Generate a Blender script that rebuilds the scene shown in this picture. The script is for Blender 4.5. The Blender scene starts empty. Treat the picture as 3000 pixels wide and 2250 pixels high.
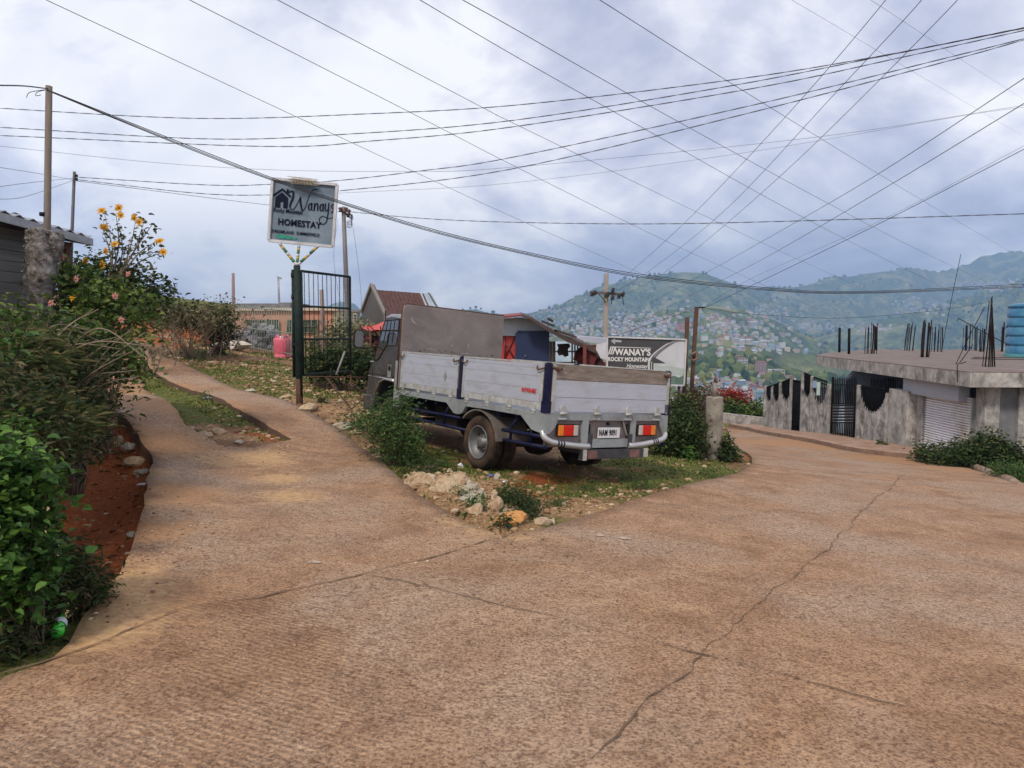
import bpy, bmesh, math, random
import numpy as np
from mathutils import Vector, Matrix, geometry
random.seed(7); RNG = np.random.default_rng(11)
S = bpy.context.scene; COL = S.collection
R = math.radians
# ------------------------------------------------------------------ camera frame (photo 3000x2250)
FO = 2142.0; PITCH = R(4.5); CAM = np.array([0, 0, 1.6])
def ray(px, py):
    cx = (px-1500)/FO; cy = -(py-1125)/FO
    return np.array([cx, math.cos(PITCH)+cy*math.sin(PITCH), cy*math.cos(PITCH)-math.sin(PITCH)])
def P(px, py, Y):
    d = ray(px, py); return CAM+d*(Y/d[1])
cam = bpy.data.cameras.new('camera'); camo = bpy.data.objects.new('camera', cam); COL.objects.link(camo)
camo.location = CAM; camo.rotation_euler = (math.pi/2-PITCH, 0, 0)
cam.sensor_width = 36; cam.lens = 36*FO/3000; cam.clip_end = 30000; cam.clip_start = .05
S.camera = camo
# ------------------------------------------------------------------ noise
def _hash(ix, iy, s):
    h = (ix*374761393 + iy*668265263 + s*974634777) & 0xffffffff
    h = ((h ^ (h >> 13))*1274126177) & 0xffffffff
    return ((h ^ (h >> 16)) & 0xffff)/65535.0
def vnoise(x, y, s=0):
    x = np.asarray(x, float); y = np.asarray(y, float)
    ix = np.floor(x).astype(np.int64); iy = np.floor(y).astype(np.int64)
    fx = x-ix; fy = y-iy; fx = fx*fx*(3-2*fx); fy = fy*fy*(3-2*fy)
    a = _hash(ix, iy, s); b = _hash(ix+1, iy, s); c = _hash(ix, iy+1, s); d = _hash(ix+1, iy+1, s)
    return (a*(1-fx)+b*fx)*(1-fy)+(c*(1-fx)+d*fx)*fy
def fbm(x, y, o=4, s=0):
    t = 0; a = .5; n = 0
    for k in range(o):
        t = t+a*vnoise(np.asarray(x)*2**k, np.asarray(y)*2**k, s+k); n += a; a *= .5
    return t/n
# ------------------------------------------------------------------ terrain near the camera
CP = np.array([(0,0,0),(-2,2.5,.02),(2.2,2.9,-.2),(0,6.4,-.24),(3.5,10.7,-.66),(8.1,11.5,-1.05),(6,6,-.62),(5,2,-.35),(12,12,-1.35),
 (-4.5,9,0),(-.5,9.42,-.26),(1.17,10.69,-.43),(-2.05,11.47,-.23),(-.4,12.7,-.4),(11.6,20,-2.1),(12,21.9,-2.17),(11.4,26,-2.4),(10.7,31,-2.8),
 (10.5,36,-3.1),(13,17,-1.9),(3.7,13.5,-.85),(-3.87,13.3,.18),(-9.1,24,.88),(-7,23,.59),(-12.6,22,1.56),(-8.8,18,.77),(-8.2,14.3,.3),
 (-6.6,9,.75),(-5.6,6,.5),(-4.3,3.6,.22),(-10,12,1.1),(-14,8,1.5),(-13,26,1.9),(-2,22,.1),(1.9,20,-.85),(5,20,-1.6),(5,30,-2.9),(0,35,-1.5),
 (-10,36,1.0),(-22,30,2.6),(-22,15,2.4),(25,20,-3.4),(25,40,-4.5),(20,0,-1.6),(-12,0,.8),(0,-8,.3),(12,-8,-.6),(-8,50,1.4),(-3,7.2,-.08),(-2.6,5,-.03)])
def _tps(r): return np.where(r > 1e-9, r*r*np.log(r+1e-9), 0)
_n = len(CP); _D = np.hypot(CP[:,None,0]-CP[None,:,0], CP[:,None,1]-CP[None,:,1])
_A = np.zeros((_n+3, _n+3)); _A[:_n,:_n] = _tps(_D)+np.eye(_n)*.15; _A[:_n,_n] = 1; _A[:_n,_n+1:] = CP[:,:2]; _A[_n:,:_n] = _A[:_n,_n:].T
_W = np.linalg.solve(_A, np.concatenate([CP[:,2], [0,0,0]]))
def zt(x, y):
    x = np.asarray(x, float); y = np.asarray(y, float); sh = x.shape
    xf = x.ravel(); yf = y.ravel()
    xc = np.clip(xf, -26, 28); yc = np.clip(yf, -9, 52)
    out = np.zeros(len(xf))
    for i in range(0, len(xf), 20000):
        a = xc[i:i+20000]; b = yc[i:i+20000]
        r = np.hypot(a[:,None]-CP[None,:,0], b[:,None]-CP[None,:,1])
        out[i:i+20000] = _tps(r)@_W[:_n]+_W[_n]+_W[_n+1]*a+_W[_n+2]*b
    st = 38+np.clip(-xf/8, 0, 1)*16
    d = np.clip(yf-st, 0, None)
    out = out-np.minimum(d, 1e3)**1.15*.33
    return out.reshape(sh)
def z1(x, y): return float(zt(np.array([x]), np.array([y]))[0])
def G(px, py, up=0.0):
    d = ray(px, py); lo = 1.0; t = np.linspace(1.2, 60, 1200)
    X = CAM[0]+d[0]*t; Y = CAM[1]+d[1]*t; Z = CAM[2]+d[2]*t
    s = Z-zt(X, Y)-up; k = np.argmax(s < 0)
    if s[k] >= 0: k = len(t)-1
    if k == 0: return np.array([X[0], Y[0], Z[0]])
    u = s[k-1]/(s[k-1]-s[k]); tt = t[k-1]+(t[k]-t[k-1])*u
    return CAM+d*tt
# ------------------------------------------------------------------ hills
def poly(a, pts):
    pts = sorted(pts); return np.interp(a, [p[0] for p in pts], [p[1] for p in pts])
LAY = [
 (3300,.30,.30,[(700,985),(900,962),(940,908),(970,890),(1000,882),(1040,888),(1085,930),(1130,945),(1300,950),(1500,960),(1600,1000)]),
 (2700,.42,.45,[(900,975),(1100,945),(1250,925),(1330,914),(1360,904),(1395,900),(1420,908),(1460,915),(1500,922),(1560,915),(1600,903),(1650,885),(1700,862),(1760,835),(1830,813),(1900,803),(1990,796),(2060,800),(2100,815),(2150,832),(2230,855),(2330,895),(2450,950),(2600,1000),(2800,1050)]),
 (3400,.45,.45,[(1900,960),(2080,885),(2150,855),(2210,842),(2300,836),(2340,832),(2380,824),(2420,810),(2460,806),(2500,806),(2560,795),(2620,788),(2660,782),(2700,787),(2740,793),(2790,780),(2830,766),(2860,748),(2900,741),(2960,732),(3000,737),(3100,728),(3400,740)]),
 (2100,.35,.3,[(2250,1030),(2400,985),(2500,955),(2600,930),(2700,905),(2800,875),(2900,845),(3000,815),(3200,780),(3500,770)]),
 (1450,.33,.4,[(1200,985),(1400,958),(1500,960),(1650,955),(1800,935),(1900,915),(2000,900),(2100,893),(2180,905),(2250,930),(2330,968),(2420,1000),(2500,1035),(2600,1100),(2700,1180)]),
 (950,.35,.45,[(1300,1050),(1500,1040),(1700,1020),(1850,1010),(2000,1000),(2100,985),(2200,990),(2300,1012),(2380,1035),(2450,1062),(2520,1095),(2600,1150),(2700,1210)]),
 (640,.3,.35,[(1300,1110),(1600,1100),(1800,1095),(1950,1085),(2050,1065),(2130,1050),(2230,1048),(2330,1075),(2400,1100),(2500,1150),(2600,1200)]),
]
def hills(x, y):
    x = np.asarray(x, float); y = np.asarray(y, float)
    a = 1500+FO*x/np.maximum(y, 1)
    base = np.interp(y, [0,40,60,120,250,450,900,2000,9000], [-6,-8,-14,-28,-42,-62,-90,-80,-100])
    g = fbm(x/140, y/140, 4, 5); g2 = fbm(x/420+3, y/420, 3, 9)
    H = base+ (g-.5)*14*np.clip(y/500, 0, 1)
    for D, k1, k2, pts in LAY:
        Dd = D*(1+.12*(vnoise(a/260, D*.01, 3)-.5))
        py = poly(a, pts); ang = PITCH+np.arctan((py-1125)/FO)
        ang0 = PITCH+math.atan((956.6-1125)/FO)
        zc = 1.6-np.tan(ang)*Dd
        t = Dd-y
        rough = (np.abs(fbm(x/(D*.075), y/(D*.15), 4, 21)-.5)*2)*D*.075 + (g-.5)*D*.02
        w = np.clip(np.abs(t)/(D*.12), 0, 1)
        h = np.where(t > 0, zc-k1*t, zc+k2*t)-(rough-D*.012)*w
        m = np.maximum(H, h); H = m+ np.exp(-np.abs(H-h)/(D*.006+2))*(D*.0015)*np.clip(np.abs(t)/(D*.1), 0, 1)
    return H
def on_hill(px, py, y0=200):
    d = ray(px, py); t = np.exp(np.linspace(math.log(y0), math.log(4600), 420))/d[1]
    X = d[0]*t; Y = d[1]*t; Z = 1.6+d[2]*t
    s = Z-hills(X, Y); k = int(np.argmax(s < 0))
    if s[k] >= 0 or k == 0: return None
    u = s[k-1]/(s[k-1]-s[k]); tt = t[k-1]+(t[k]-t[k-1])*u
    return np.array([d[0]*tt, d[1]*tt, 1.6+d[2]*tt])
# ------------------------------------------------------------------ materials
MATS = {}
def newmat(name):
    m = bpy.data.materials.new(name); m.use_nodes = True; nt = m.node_tree
    for n in list(nt.nodes): nt.nodes.remove(n)
    o = nt.nodes.new('ShaderNodeOutputMaterial'); b = nt.nodes.new('ShaderNodeBsdfPrincipled')
    nt.links.new(b.outputs[0], o.inputs[0]); return m, nt, b
def N(nt, t, **kw):
    n = nt.nodes.new(t)
    for k, v in kw.items():
        if k.startswith('i_'):
            n.inputs[k[2:].replace('_', ' ')].default_value = v
        else: setattr(n, k, v)
    return n
def ramp(nt, src, stops):
    r = N(nt, 'ShaderNodeValToRGB'); e = r.color_ramp.elements
    while len(e) < len(stops): e.new(.5)
    for k, (p, c) in enumerate(stops): e[k].position = p; e[k].color = tuple(c)+(1,) if len(c) == 3 else c
    nt.links.new(src, r.inputs[0]); return r.outputs[0]
def mixc(nt, f, a, b, mode='MIX'):
    m = N(nt, 'ShaderNodeMix', data_type='RGBA', blend_type=mode)
    for s, v in ((m.inputs[0], f), (m.inputs[6], a), (m.inputs[7], b)):
        if hasattr(v, 'node'): nt.links.new(v, s)
        else: s.default_value = v if not isinstance(v, tuple) or len(v) == 4 else v+(1,)
    return m.outputs[2]
def tex(nt, scale, detail=5, rough=.6, dist=0, vec=None, kind='noise', coord='Object', stretch=None):
    if vec is None:
        tc = N(nt, 'ShaderNodeTexCoord'); vec = tc.outputs[coord]
    if stretch:
        mp = N(nt, 'ShaderNodeMapping'); mp.inputs['Scale'].default_value = stretch[:3]
        if len(stretch) > 3: mp.inputs['Rotation'].default_value = (0, 0, stretch[3])
        nt.links.new(vec, mp.inputs[0]); vec = mp.outputs[0]
    if kind == 'noise':
        n = N(nt, 'ShaderNodeTexNoise'); n.inputs['Scale'].default_value = scale; n.inputs['Detail'].default_value = detail
        n.inputs['Roughness'].default_value = rough; n.inputs['Distortion'].default_value = dist
        nt.links.new(vec, n.inputs['Vector']); return n.outputs['Fac']
    if kind == 'voronoi':
        n = N(nt, 'ShaderNodeTexVoronoi'); n.inputs['Scale'].default_value = scale; nt.links.new(vec, n.inputs['Vector']); return n.outputs['Distance']
    if kind == 'wave':
        n = N(nt, 'ShaderNodeTexWave'); n.inputs['Scale'].default_value = scale; n.inputs['Distortion'].default_value = dist
        n.inputs['Detail'].default_value = detail; nt.links.new(vec, n.inputs['Vector']); return n.outputs['Fac']
def bump(nt, b, h, strength=.3, dist=.01, prev=None):
    n = N(nt, 'ShaderNodeBump'); n.inputs['Strength'].default_value = strength; n.inputs['Distance'].default_value = dist
    nt.links.new(h, n.inputs['Height'])
    if prev: nt.links.new(prev, n.inputs['Normal'])
    nt.links.new(n.outputs[0], b.inputs['Normal']); return n.outputs[0]
def plain(name, col=(.3,.3,.3), rough=.6, metal=0, var=.25, scale=6, bs=.15, dirt=None, dirt_amt=.5, spec=None, stretch=None, dscale=2.5, bd=.01):
    """procedural paint / metal / concrete: base colour with noise variation, optional stains"""
    if name in MATS: return MATS[name]
    m, nt, b = newmat(name); MATS[name] = m
    n1 = tex(nt, scale, 6, .65, .3, stretch=stretch)
    c = ramp(nt, n1, [(.3, tuple(x*(1-var) for x in col)), (.7, tuple(min(1, x*(1+var*.6)) for x in col))])
    if dirt:
        n2 = tex(nt, dscale, 8, .7, .6, stretch=stretch)
        f = ramp(nt, n2, [(.5-.25*dirt_amt, (0,0,0)), (.75-.15*dirt_amt, (1,1,1))])
        c = mixc(nt, f, c, dirt)
    nt.links.new(c, b.inputs['Base Color']); b.inputs['Roughness'].default_value = rough; b.inputs['Metallic'].default_value = metal
    if spec is not None: b.inputs['Specular IOR Level'].default_value = spec
    if bs: bump(nt, b, tex(nt, scale*6, 4, .7), bs, bd)
    return m
def leafmat(name, c1, c2, c3=None, rough=.55, trans=.25):
    if name in MATS: return MATS[name]
    m, nt, b = newmat(name); MATS[name] = m
    g = N(nt, 'ShaderNodeNewGeometry')
    st = [(0, c1), (.6, c2)]+([(.93, c3), (1, c3)] if c3 else [(1, c2)])
    c = ramp(nt, g.outputs['Random Per Island'], st)
    n1 = tex(nt, 1.3, 3); c = mixc(nt, ramp(nt, n1, [(.35, (0,0,0)), (.7, (.5,.5,.5))]), c, c1)
    nt.links.new(c, b.inputs['Base Color']); b.inputs['Roughness'].default_value = rough
    b.inputs['Specular IOR Level'].default_value = .25
    t = N(nt, 'ShaderNodeBsdfTranslucent'); nt.links.new(c, t.inputs[0]); mx = N(nt, 'ShaderNodeMixShader'); mx.inputs[0].default_value = trans
    nt.links.new(b.outputs[0], mx.inputs[1]); nt.links.new(t.outputs[0], mx.inputs[2])
    nt.links.new(mx.outputs[0], [n for n in nt.nodes if n.type == 'OUTPUT_MATERIAL'][0].inputs[0])
    return m
# ------------------------------------------------------------------ mesh builder
class MB:
    def __init__(s): s.v = []; s.f = []; s.m = []; s.sm = []
    def add(s, vs, fs, m=0, smooth=False):
        o = len(s.v); s.v += [tuple(map(float, p)) for p in vs]
        for f in fs: s.f.append(tuple(o+i for i in f)); s.m.append(m); s.sm.append(smooth)
        return s
    def box(s, c, sz, m=0, rz=0, ax=None):
        c = np.array(c, float); h = np.array(sz, float)/2
        if ax is None:
            ca, sa = math.cos(rz), math.sin(rz); ax = np.array([(ca, sa, 0), (-sa, ca, 0), (0, 0, 1)])
        ax = np.array(ax, float)
        vs = [c+ax[0]*h[0]*i+ax[1]*h[1]*j+ax[2]*h[2]*k for k in (-1, 1) for j in (-1, 1) for i in (-1, 1)]
        return s.add(vs, [(0,2,3,1),(4,5,7,6),(0,1,5,4),(2,6,7,3),(0,4,6,2),(1,3,7,5)], m)
    def bb(s, x0, x1, y0, y1, z0, z1, m=0): return s.box(((x0+x1)/2, (y0+y1)/2, (z0+z1)/2), (abs(x1-x0), abs(y1-y0), abs(z1-z0)), m)
    def beam(s, p, q, w, h=None, m=0, up=(0,0,1)):
        p = np.array(p, float); q = np.array(q, float); d = q-p; L = np.linalg.norm(d); d = d/L
        up = np.array(up, float); sd = np.cross(d, up)
        if np.linalg.norm(sd) < 1e-3: sd = np.cross(d, (1, 0, 0))
        sd /= np.linalg.norm(sd); u = np.cross(sd, d)
        return s.box((p+q)/2, (w, L, h or w), m, ax=[sd, d, u])
    def tube(s, pts, r, n=8, m=0, cap=True, smooth=True):
        pts = [np.array(p, float) for p in pts]; k = len(pts)
        rr = r if isinstance(r, (list, tuple, np.ndarray)) else [r]*k
        vs = []; prev = None
        for i in range(k):
            d = pts[min(i+1, k-1)]-pts[max(i-1, 0)]; d /= (np.linalg.norm(d)+1e-12)
            a = prev if prev is not None else (np.array([0, 0, 1.]) if abs(d[2]) < .9 else np.array([1., 0, 0]))
            a = a-d*(a@d); a /= (np.linalg.norm(a)+1e-12); prev = a; b = np.cross(d, a)
            for j in range(n):
                t = 2*math.pi*j/n; vs.append(pts[i]+rr[i]*(math.cos(t)*a+math.sin(t)*b))
        fs = [(i*n+j, i*n+(j+1)%n, (i+1)*n+(j+1)%n, (i+1)*n+j) for i in range(k-1) for j in range(n)]
        s.add(vs, fs, m, smooth)
        if cap:
            o = len(s.v)-len(vs); s.f.append(tuple(o+j for j in range(n))[::-1]); s.m.append(m); s.sm.append(False)
            s.f.append(tuple(o+(k-1)*n+j for j in range(n))); s.m.append(m); s.sm.append(False)
        return s
    def prism(s, pts, ext, m=0):
        """closed polygon of 3-D points, extruded by vector ext"""
        pts = [np.array(p, float) for p in pts]; e = np.array(ext, float); k = len(pts)
        s.add(pts+[p+e for p in pts], [tuple(range(k))[::-1], tuple(range(k, 2*k))]+[(i, (i+1)%k, k+(i+1)%k, k+i) for i in range(k)], m)
        return s
    def lathe(s, c, axis, prof, n=24, m=0, smooth=True):
        """prof: list of (along, radius)"""
        c = np.array(c, float); d = np.array(axis, float); d /= np.linalg.norm(d)
        a = np.array([0, 0, 1.]) if abs(d[2]) < .9 else np.array([1., 0, 0]); a = a-d*(a@d); a /= np.linalg.norm(a); b = np.cross(d, a)
        vs = [c+d*h+r*(math.cos(2*math.pi*j/n)*a+math.sin(2*math.pi*j/n)*b) for h, r in prof for j in range(n)]
        fs = [(i*n+j, i*n+(j+1)%n, (i+1)*n+(j+1)%n, (i+1)*n+j) for i in range(len(prof)-1) for j in range(n)]
        s.add(vs, fs, m, smooth); return s
    def stone(s, c, r, m=0, sq=(1, 1, .7), seed=0, rough=.25, sub=1):
        vs, fs = ICO[sub]; q = np.random.default_rng(seed)
        ph = q.random((4, 3))*6; f = 1+rough*sum(np.sin(vs@(q.normal(size=3)*1.9)+p[0]) for p in ph)/2+rough*.35*q.normal(size=len(vs))
        w = vs*f[:, None]*np.array(sq)*r; t = q.random()*6.28; ca, sa = math.cos(t), math.sin(t)
        w = np.stack([w[:,0]*ca-w[:,1]*sa, w[:,0]*sa+w[:,1]*ca, w[:,2]], 1)+np.array(c)
        return s.add(w, fs, m, False)
    def build(s, name, mat, parent=None, world=True, loc=None):
        me = bpy.data.meshes.new(name); off = np.zeros(3)
        if parent is not None and world:
            off = np.array(ROOTLOC.get(parent.name, (0,0,0)))
        if loc is not None: off = np.array(loc, float)
        me.from_pydata([tuple(np.array(p)-off) for p in s.v], [], s.f)
        for x in (mat if isinstance(mat, (list, tuple)) else [mat]): me.materials.append(x)
        me.polygons.foreach_set('material_index', s.m); me.polygons.foreach_set('use_smooth', s.sm); me.update()
        o = bpy.data.objects.new(name, me); COL.objects.link(o)
        if parent is not None: o.parent = parent; ROOTLOC[o.name] = tuple(off)
        else:
            if loc is not None: o.location = loc
            ROOTLOC[o.name] = tuple(off)
        return o
ROOTLOC = {}
def _ico(sub):
    bm = bmesh.new(); bmesh.ops.create_icosphere(bm, subdivisions=sub, radius=1)
    v = np.array([x.co[:] for x in bm.verts]); f = [tuple(q.index for q in p.verts) for p in bm.faces]; bm.free(); return v, f
ICO = {1: _ico(1), 2: _ico(2), 3: _ico(3)}
def tag(o, label=None, cat=None, group=None, kind=None):
    if label: o['label'] = label
    if cat: o['category'] = cat
    if group: o['group'] = group
    if kind: o['kind'] = kind
    return o
def thing(name, label, cat, loc=(0,0,0), group=None):
    o = bpy.data.objects.new(name, None); COL.objects.link(o); o.location = tuple(map(float, loc)); o.empty_display_size = .2
    ROOTLOC[o.name] = tuple(map(float, loc)); return tag(o, label, cat, group)
def struct(o, label=None): o['kind'] = 'structure'; return tag(o, label)
def copy_tree(o, loc=None, parent=None):
    c = o.copy(); COL.objects.link(c)
    if parent is not None: c.parent = parent
    if loc is not None: c.location = loc
    for ch in o.children: copy_tree(ch, None, c)
    return c
def bevel(o, w=.01, seg=2):
    b = o.modifiers.new('bevel', 'BEVEL'); b.width = w; b.segments = seg; b.limit_method = 'ANGLE'; b.angle_limit = R(40); return o
def spline(pts, n=8):
    pts = [np.array(p, float) for p in pts]; out = []
    e = [2*pts[0]-pts[1]]+pts+[2*pts[-1]-pts[-2]]
    for i in range(1, len(e)-2):
        for k in range(n):
            t = k/n; a, b, c, d = e[i-1:i+3]
            out.append(.5*((2*b)+(-a+c)*t+(2*a-5*b+4*c-d)*t*t+(-a+3*b-3*c+d)*t**3))
    out.append(pts[-1]); return out
def text_mesh(body, size, origin, ex, ey, mat, name='lettering', parent=None, offset=0, shear=0, xs=1, align='LEFT', lift=.004, depth=.002, spacing=1, world=True):
    """lettering laid on a plane; origin = baseline start, ex, ey = unit axes"""
    cu = bpy.data.curves.new(name, 'FONT'); cu.body = body; cu.size = size; cu.offset = offset; cu.shear = shear
    cu.align_x = align; cu.extrude = depth; cu.space_character = spacing; cu.resolution_u = 3
    to = bpy.data.objects.new(name, cu); COL.objects.link(to)
    dg = bpy.context.evaluated_depsgraph_get(); me = bpy.data.meshes.new_from_object(to.evaluated_get(dg))
    bpy.data.objects.remove(to)
    ex = np.array(ex, float); ey = np.array(ey, float); nz = np.cross(ex, ey); nz /= np.linalg.norm(nz); o = np.array(origin, float)
    off = np.array(ROOTLOC.get(parent.name, (0,0,0))) if (parent is not None and world) else np.zeros(3)
    for v in me.vertices:
        v.co = Vector(o+ex*v.co[0]*xs+ey*v.co[1]+nz*(v.co[2]+lift)-off)
    me.materials.clear(); me.materials.append(mat)
    ob = bpy.data.objects.new(name, me); COL.objects.link(ob)
    if parent: ob.parent = parent; ROOTLOC[ob.name] = tuple(off)
    return ob
# ------------------------------------------------------------------ foliage
def leaves(mb, centres, size, m=0, up=.5, asp=.55, broad=False, rng=RNG):
    """leaf-shaped faces at the given points, each its own island"""
    c = np.asarray(centres, float); n = len(c)
    if n == 0: return
    sz = size*(.6+.8*rng.random(n))
    d = rng.normal(size=(n, 3)); d[:,2] = d[:,2]*.5-.1; d /= np.linalg.norm(d, axis=1)[:,None]
    nn = rng.normal(size=(n, 3)); nn[:,2] = np.abs(nn[:,2])+up*2; nn -= d*(nn*d).sum(1)[:,None]; nn /= np.linalg.norm(nn, axis=1)[:,None]
    s = np.cross(d, nn)
    for i in range(n):
        L = d[i]*sz[i]; W = s[i]*sz[i]*asp*.5; U = nn[i]*sz[i]*.12
        p = c[i]
        if broad:
            mb.add([p, p+L*.25+W*.9+U, p+L*.6+W*.75+U, p+L*1.0-U, p+L*.6-W*.75+U, p+L*.25-W*.9+U, p+L*.45-U*.3],
                   [(0,1,6),(1,2,6),(2,3,6),(3,4,6),(4,5,6),(5,0,6)], m)
        else:
            mb.add([p, p+L*.45+W+U, p+L, p+L*.45-W+U], [(0,1,2),(0,2,3)], m)
def clumps(n, blobs, rng=RNG, shell=.5, hollow=0):
    """points in a union of ellipsoids, gathered in sprays; blobs: (cx,cy,cz,rx,ry,rz)"""
    vol = np.array([b[3]*b[4]*b[5] for b in blobs])**.8; pk = rng.choice(len(blobs), n, p=vol/vol.sum())
    B = np.array(blobs)[pk]; d = rng.normal(size=(n, 3)); d /= np.linalg.norm(d, axis=1)[:,None]
    r = rng.random(n)**(1/3*(1-shell)+.0001+shell*.15)
    r = np.clip(r*(1+.18*rng.normal(size=n)), 0, 1.25)
    return B[:,:3]+d*B[:,3:]*r[:,None]
def shrub(name, label, cat, base, blobs, nspray, per, lsize, mat, stemmat=None, broad=False, group=None, spray=.09, stems=8, asp=.55, up=.5, shell=.45, root=None, seed=1):
    rng = np.random.default_rng(seed)
    t = root or thing(name, label, cat, base, group)
    cs = clumps(nspray, blobs, rng, shell)
    gz = zt(cs[:,0], cs[:,1]); cs = cs[cs[:,2] > gz-.02]
    pts = np.repeat(cs, per, 0)+rng.normal(size=(len(cs)*per, 3))*spray
    mb = MB(); leaves(mb, pts, lsize, 0, up, asp, broad, rng); mb.build('foliage', mat, t)
    sb = MB(); b = np.array(base, float)
    idx = rng.choice(len(cs), min(len(cs), stems*6), replace=False)
    for q, i in enumerate(idx):
        a = b+np.array([rng.normal()*.05, rng.normal()*.05, -.03]); e = cs[i]
        mid = (a+e)/2+np.array([0, 0, .12*np.linalg.norm(e-a)])+rng.normal(size=3)*.03
        w = .012 if q < stems else .005
        sb.tube(spline([a, mid, e], 4), [w*(1-.8*k/8) for k in range(9)], 5)
    sb.build('stems', stemmat or plain('twig bark', (.13,.09,.06), .8), t)
    return t
# ================================================================== SKY, SUN
W = bpy.data.worlds.new('World'); S.world = W; W.use_nodes = True; nt = W.node_tree
for n in list(nt.nodes): nt.nodes.remove(n)
SUN_EL, SUN_ROT = R(48), R(205)
sky = N(nt, 'ShaderNodeTexSky', sky_type='NISHITA'); sky.sun_disc = False; sky.sun_elevation = SUN_EL; sky.sun_rotation = SUN_ROT
sky.altitude = 1400; sky.dust_density = 1.5
tc = N(nt, 'ShaderNodeTexCoord'); sp = N(nt, 'ShaderNodeSeparateXYZ'); nt.links.new(tc.outputs['Generated'], sp.inputs[0])
mz = N(nt, 'ShaderNodeMath', operation='MAXIMUM'); nt.links.new(sp.outputs[2], mz.inputs[0]); mz.inputs[1].default_value = 0
az = N(nt, 'ShaderNodeMath', operation='ADD'); nt.links.new(mz.outputs[0], az.inputs[0]); az.inputs[1].default_value = .42
dv = []
for k in (0, 1):
    d = N(nt, 'ShaderNodeMath', operation='DIVIDE'); nt.links.new(sp.outputs[k], d.inputs[0]); nt.links.new(az.outputs[0], d.inputs[1]); dv.append(d)
cb = N(nt, 'ShaderNodeCombineXYZ'); nt.links.new(dv[0].outputs[0], cb.inputs[0]); nt.links.new(dv[1].outputs[0], cb.inputs[1]); cb.inputs[2].default_value = 3.7
n1 = tex(nt, 2.2, 8, .57, .4, vec=cb.outputs[0]); n2 = tex(nt, .85, 3, .5, .3, vec=cb.outputs[0]); n3 = tex(nt, 8.5, 5, .5, .2, vec=cb.outputs[0])
def mth(op, a, b):
    m = N(nt, 'ShaderNodeMath', operation=op)
    for i, v in enumerate((a, b)):
        if hasattr(v, 'node'): nt.links.new(v, m.inputs[i])
        else: m.inputs[i].default_value = v
    return m.outputs[0]
f = mth('ADD', mth('ADD', mth('MULTIPLY', n1, .62), mth('MULTIPLY', n2, .45)), mth('MULTIPLY', n3, .12))
K = 1/.12
cl = ramp(nt, f, [(.49, (.50, .53, .70)), (.545, (.68, .70, .86)), (.60, (.90, .91, 1.03)), (.67, (1.28, 1.27, 1.28))])
cl = mixc(nt, 1.0, cl, (K*1.0, K*1.0, K*1.02), 'MULTIPLY')
low = ramp(nt, sp.outputs[2], [(0, (1.0, .97, .90)), (.16, (1.0, .98, .94)), (.42, (.82, .82, .82))])
cl = mixc(nt, 1.0, cl, low, 'MULTIPLY')
gap = ramp(nt, tex(nt, 1.1, 5, .55, .5, vec=cb.outputs[0]), [(.60, (1, 1, 1)), (.74, (.72, .72, .72))])
c = mixc(nt, gap, sky.outputs[0], cl)
bg = N(nt, 'ShaderNodeBackground'); bg.inputs[1].default_value = .12; nt.links.new(c, bg.inputs[0])
wo = N(nt, 'ShaderNodeOutputWorld'); nt.links.new(bg.outputs[0], wo.inputs[0])
sl = bpy.data.lights.new('sun', 'SUN'); sl.energy = 2.5; sl.angle = R(10); sl.color = (1, .90, .76)
so = bpy.data.objects.new('sun', sl); COL.objects.link(so)
# direction towards the sun (Nishita: rotation measured from +Y clockwise seen from above)
sd = Vector((math.sin(SUN_ROT)*math.cos(SUN_EL), math.cos(SUN_ROT)*math.cos(SUN_EL), math.sin(SUN_EL)))
so.rotation_euler = sd.to_track_quat('Z', 'Y').to_euler()
S.view_settings.view_transform = 'Standard'; S.view_settings.look = 'None'; S.view_settings.gamma = 1
S.view_settings.exposure = .1
S.cycles.volume_bounces = 0; S.cycles.volume_max_steps = 64; S.cycles.max_bounces = 6; S.cycles.transparent_max_bounces = 12
S.cycles.use_denoising = True
# ================================================================== GROUND LAYOUT (roads in photo pixels, stood on the terrain)
def gw(pts, up=0): return [G(x, y, up)[:2] for x, y in pts]
ROAD_LEFT = gw([(0,1995),(145,1952),(207,1899),(251,1827),(294,1764),(313,1722),(350,1700),(376,1650),(390,1590),(415,1513),(448,1345),(376,1234),(313,1198),(270,1150),(262,1120)])
TRACK_END = gw([(255,1085),(240,1040),(262,1010),(330,1005),(400,1003),(452,1036),(515,1058),(621,1108),(866,1189),(1005,1269),(1115,1353),(1233,1463),(1317,1510),(1400,1552),(1478,1582)])
NOSE = gw([(1520,1573),(1588,1559),(1700,1524),(1778,1500),(1914,1453),(2022,1424),(2110,1404),(2163,1391),(2205,1362),(2200,1340),(2163,1318),(2135,1268),(2118,1243)])
FAR = [(8.5,32.5),(6.0,35.5),(6.2,37.2)]
KERB = gw([(2190,1262),(2300,1285),(2395,1303),(2459,1318),(2522,1329),(2600,1338),(2670,1346),(2724,1352),(2817,1368),(2902,1394),(2990,1425)])
CLOSE = [(9.6,10.9),(11,9),(13,4),(13,-6),(-5,-6),(-5,.5),(-3.6,2.2)]
ROAD = [tuple(p) for p in ROAD_LEFT+TRACK_END+NOSE]+FAR+[tuple(p) for p in KERB]+CLOSE
MEDIAN = [tuple(p) for p in gw([(420,1122),(542,1248),(600,1281),(640,1310),(740,1318),(853,1292),(684,1197),(600,1155),(440,1086),(400,1066),(352,1072)])]
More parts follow.
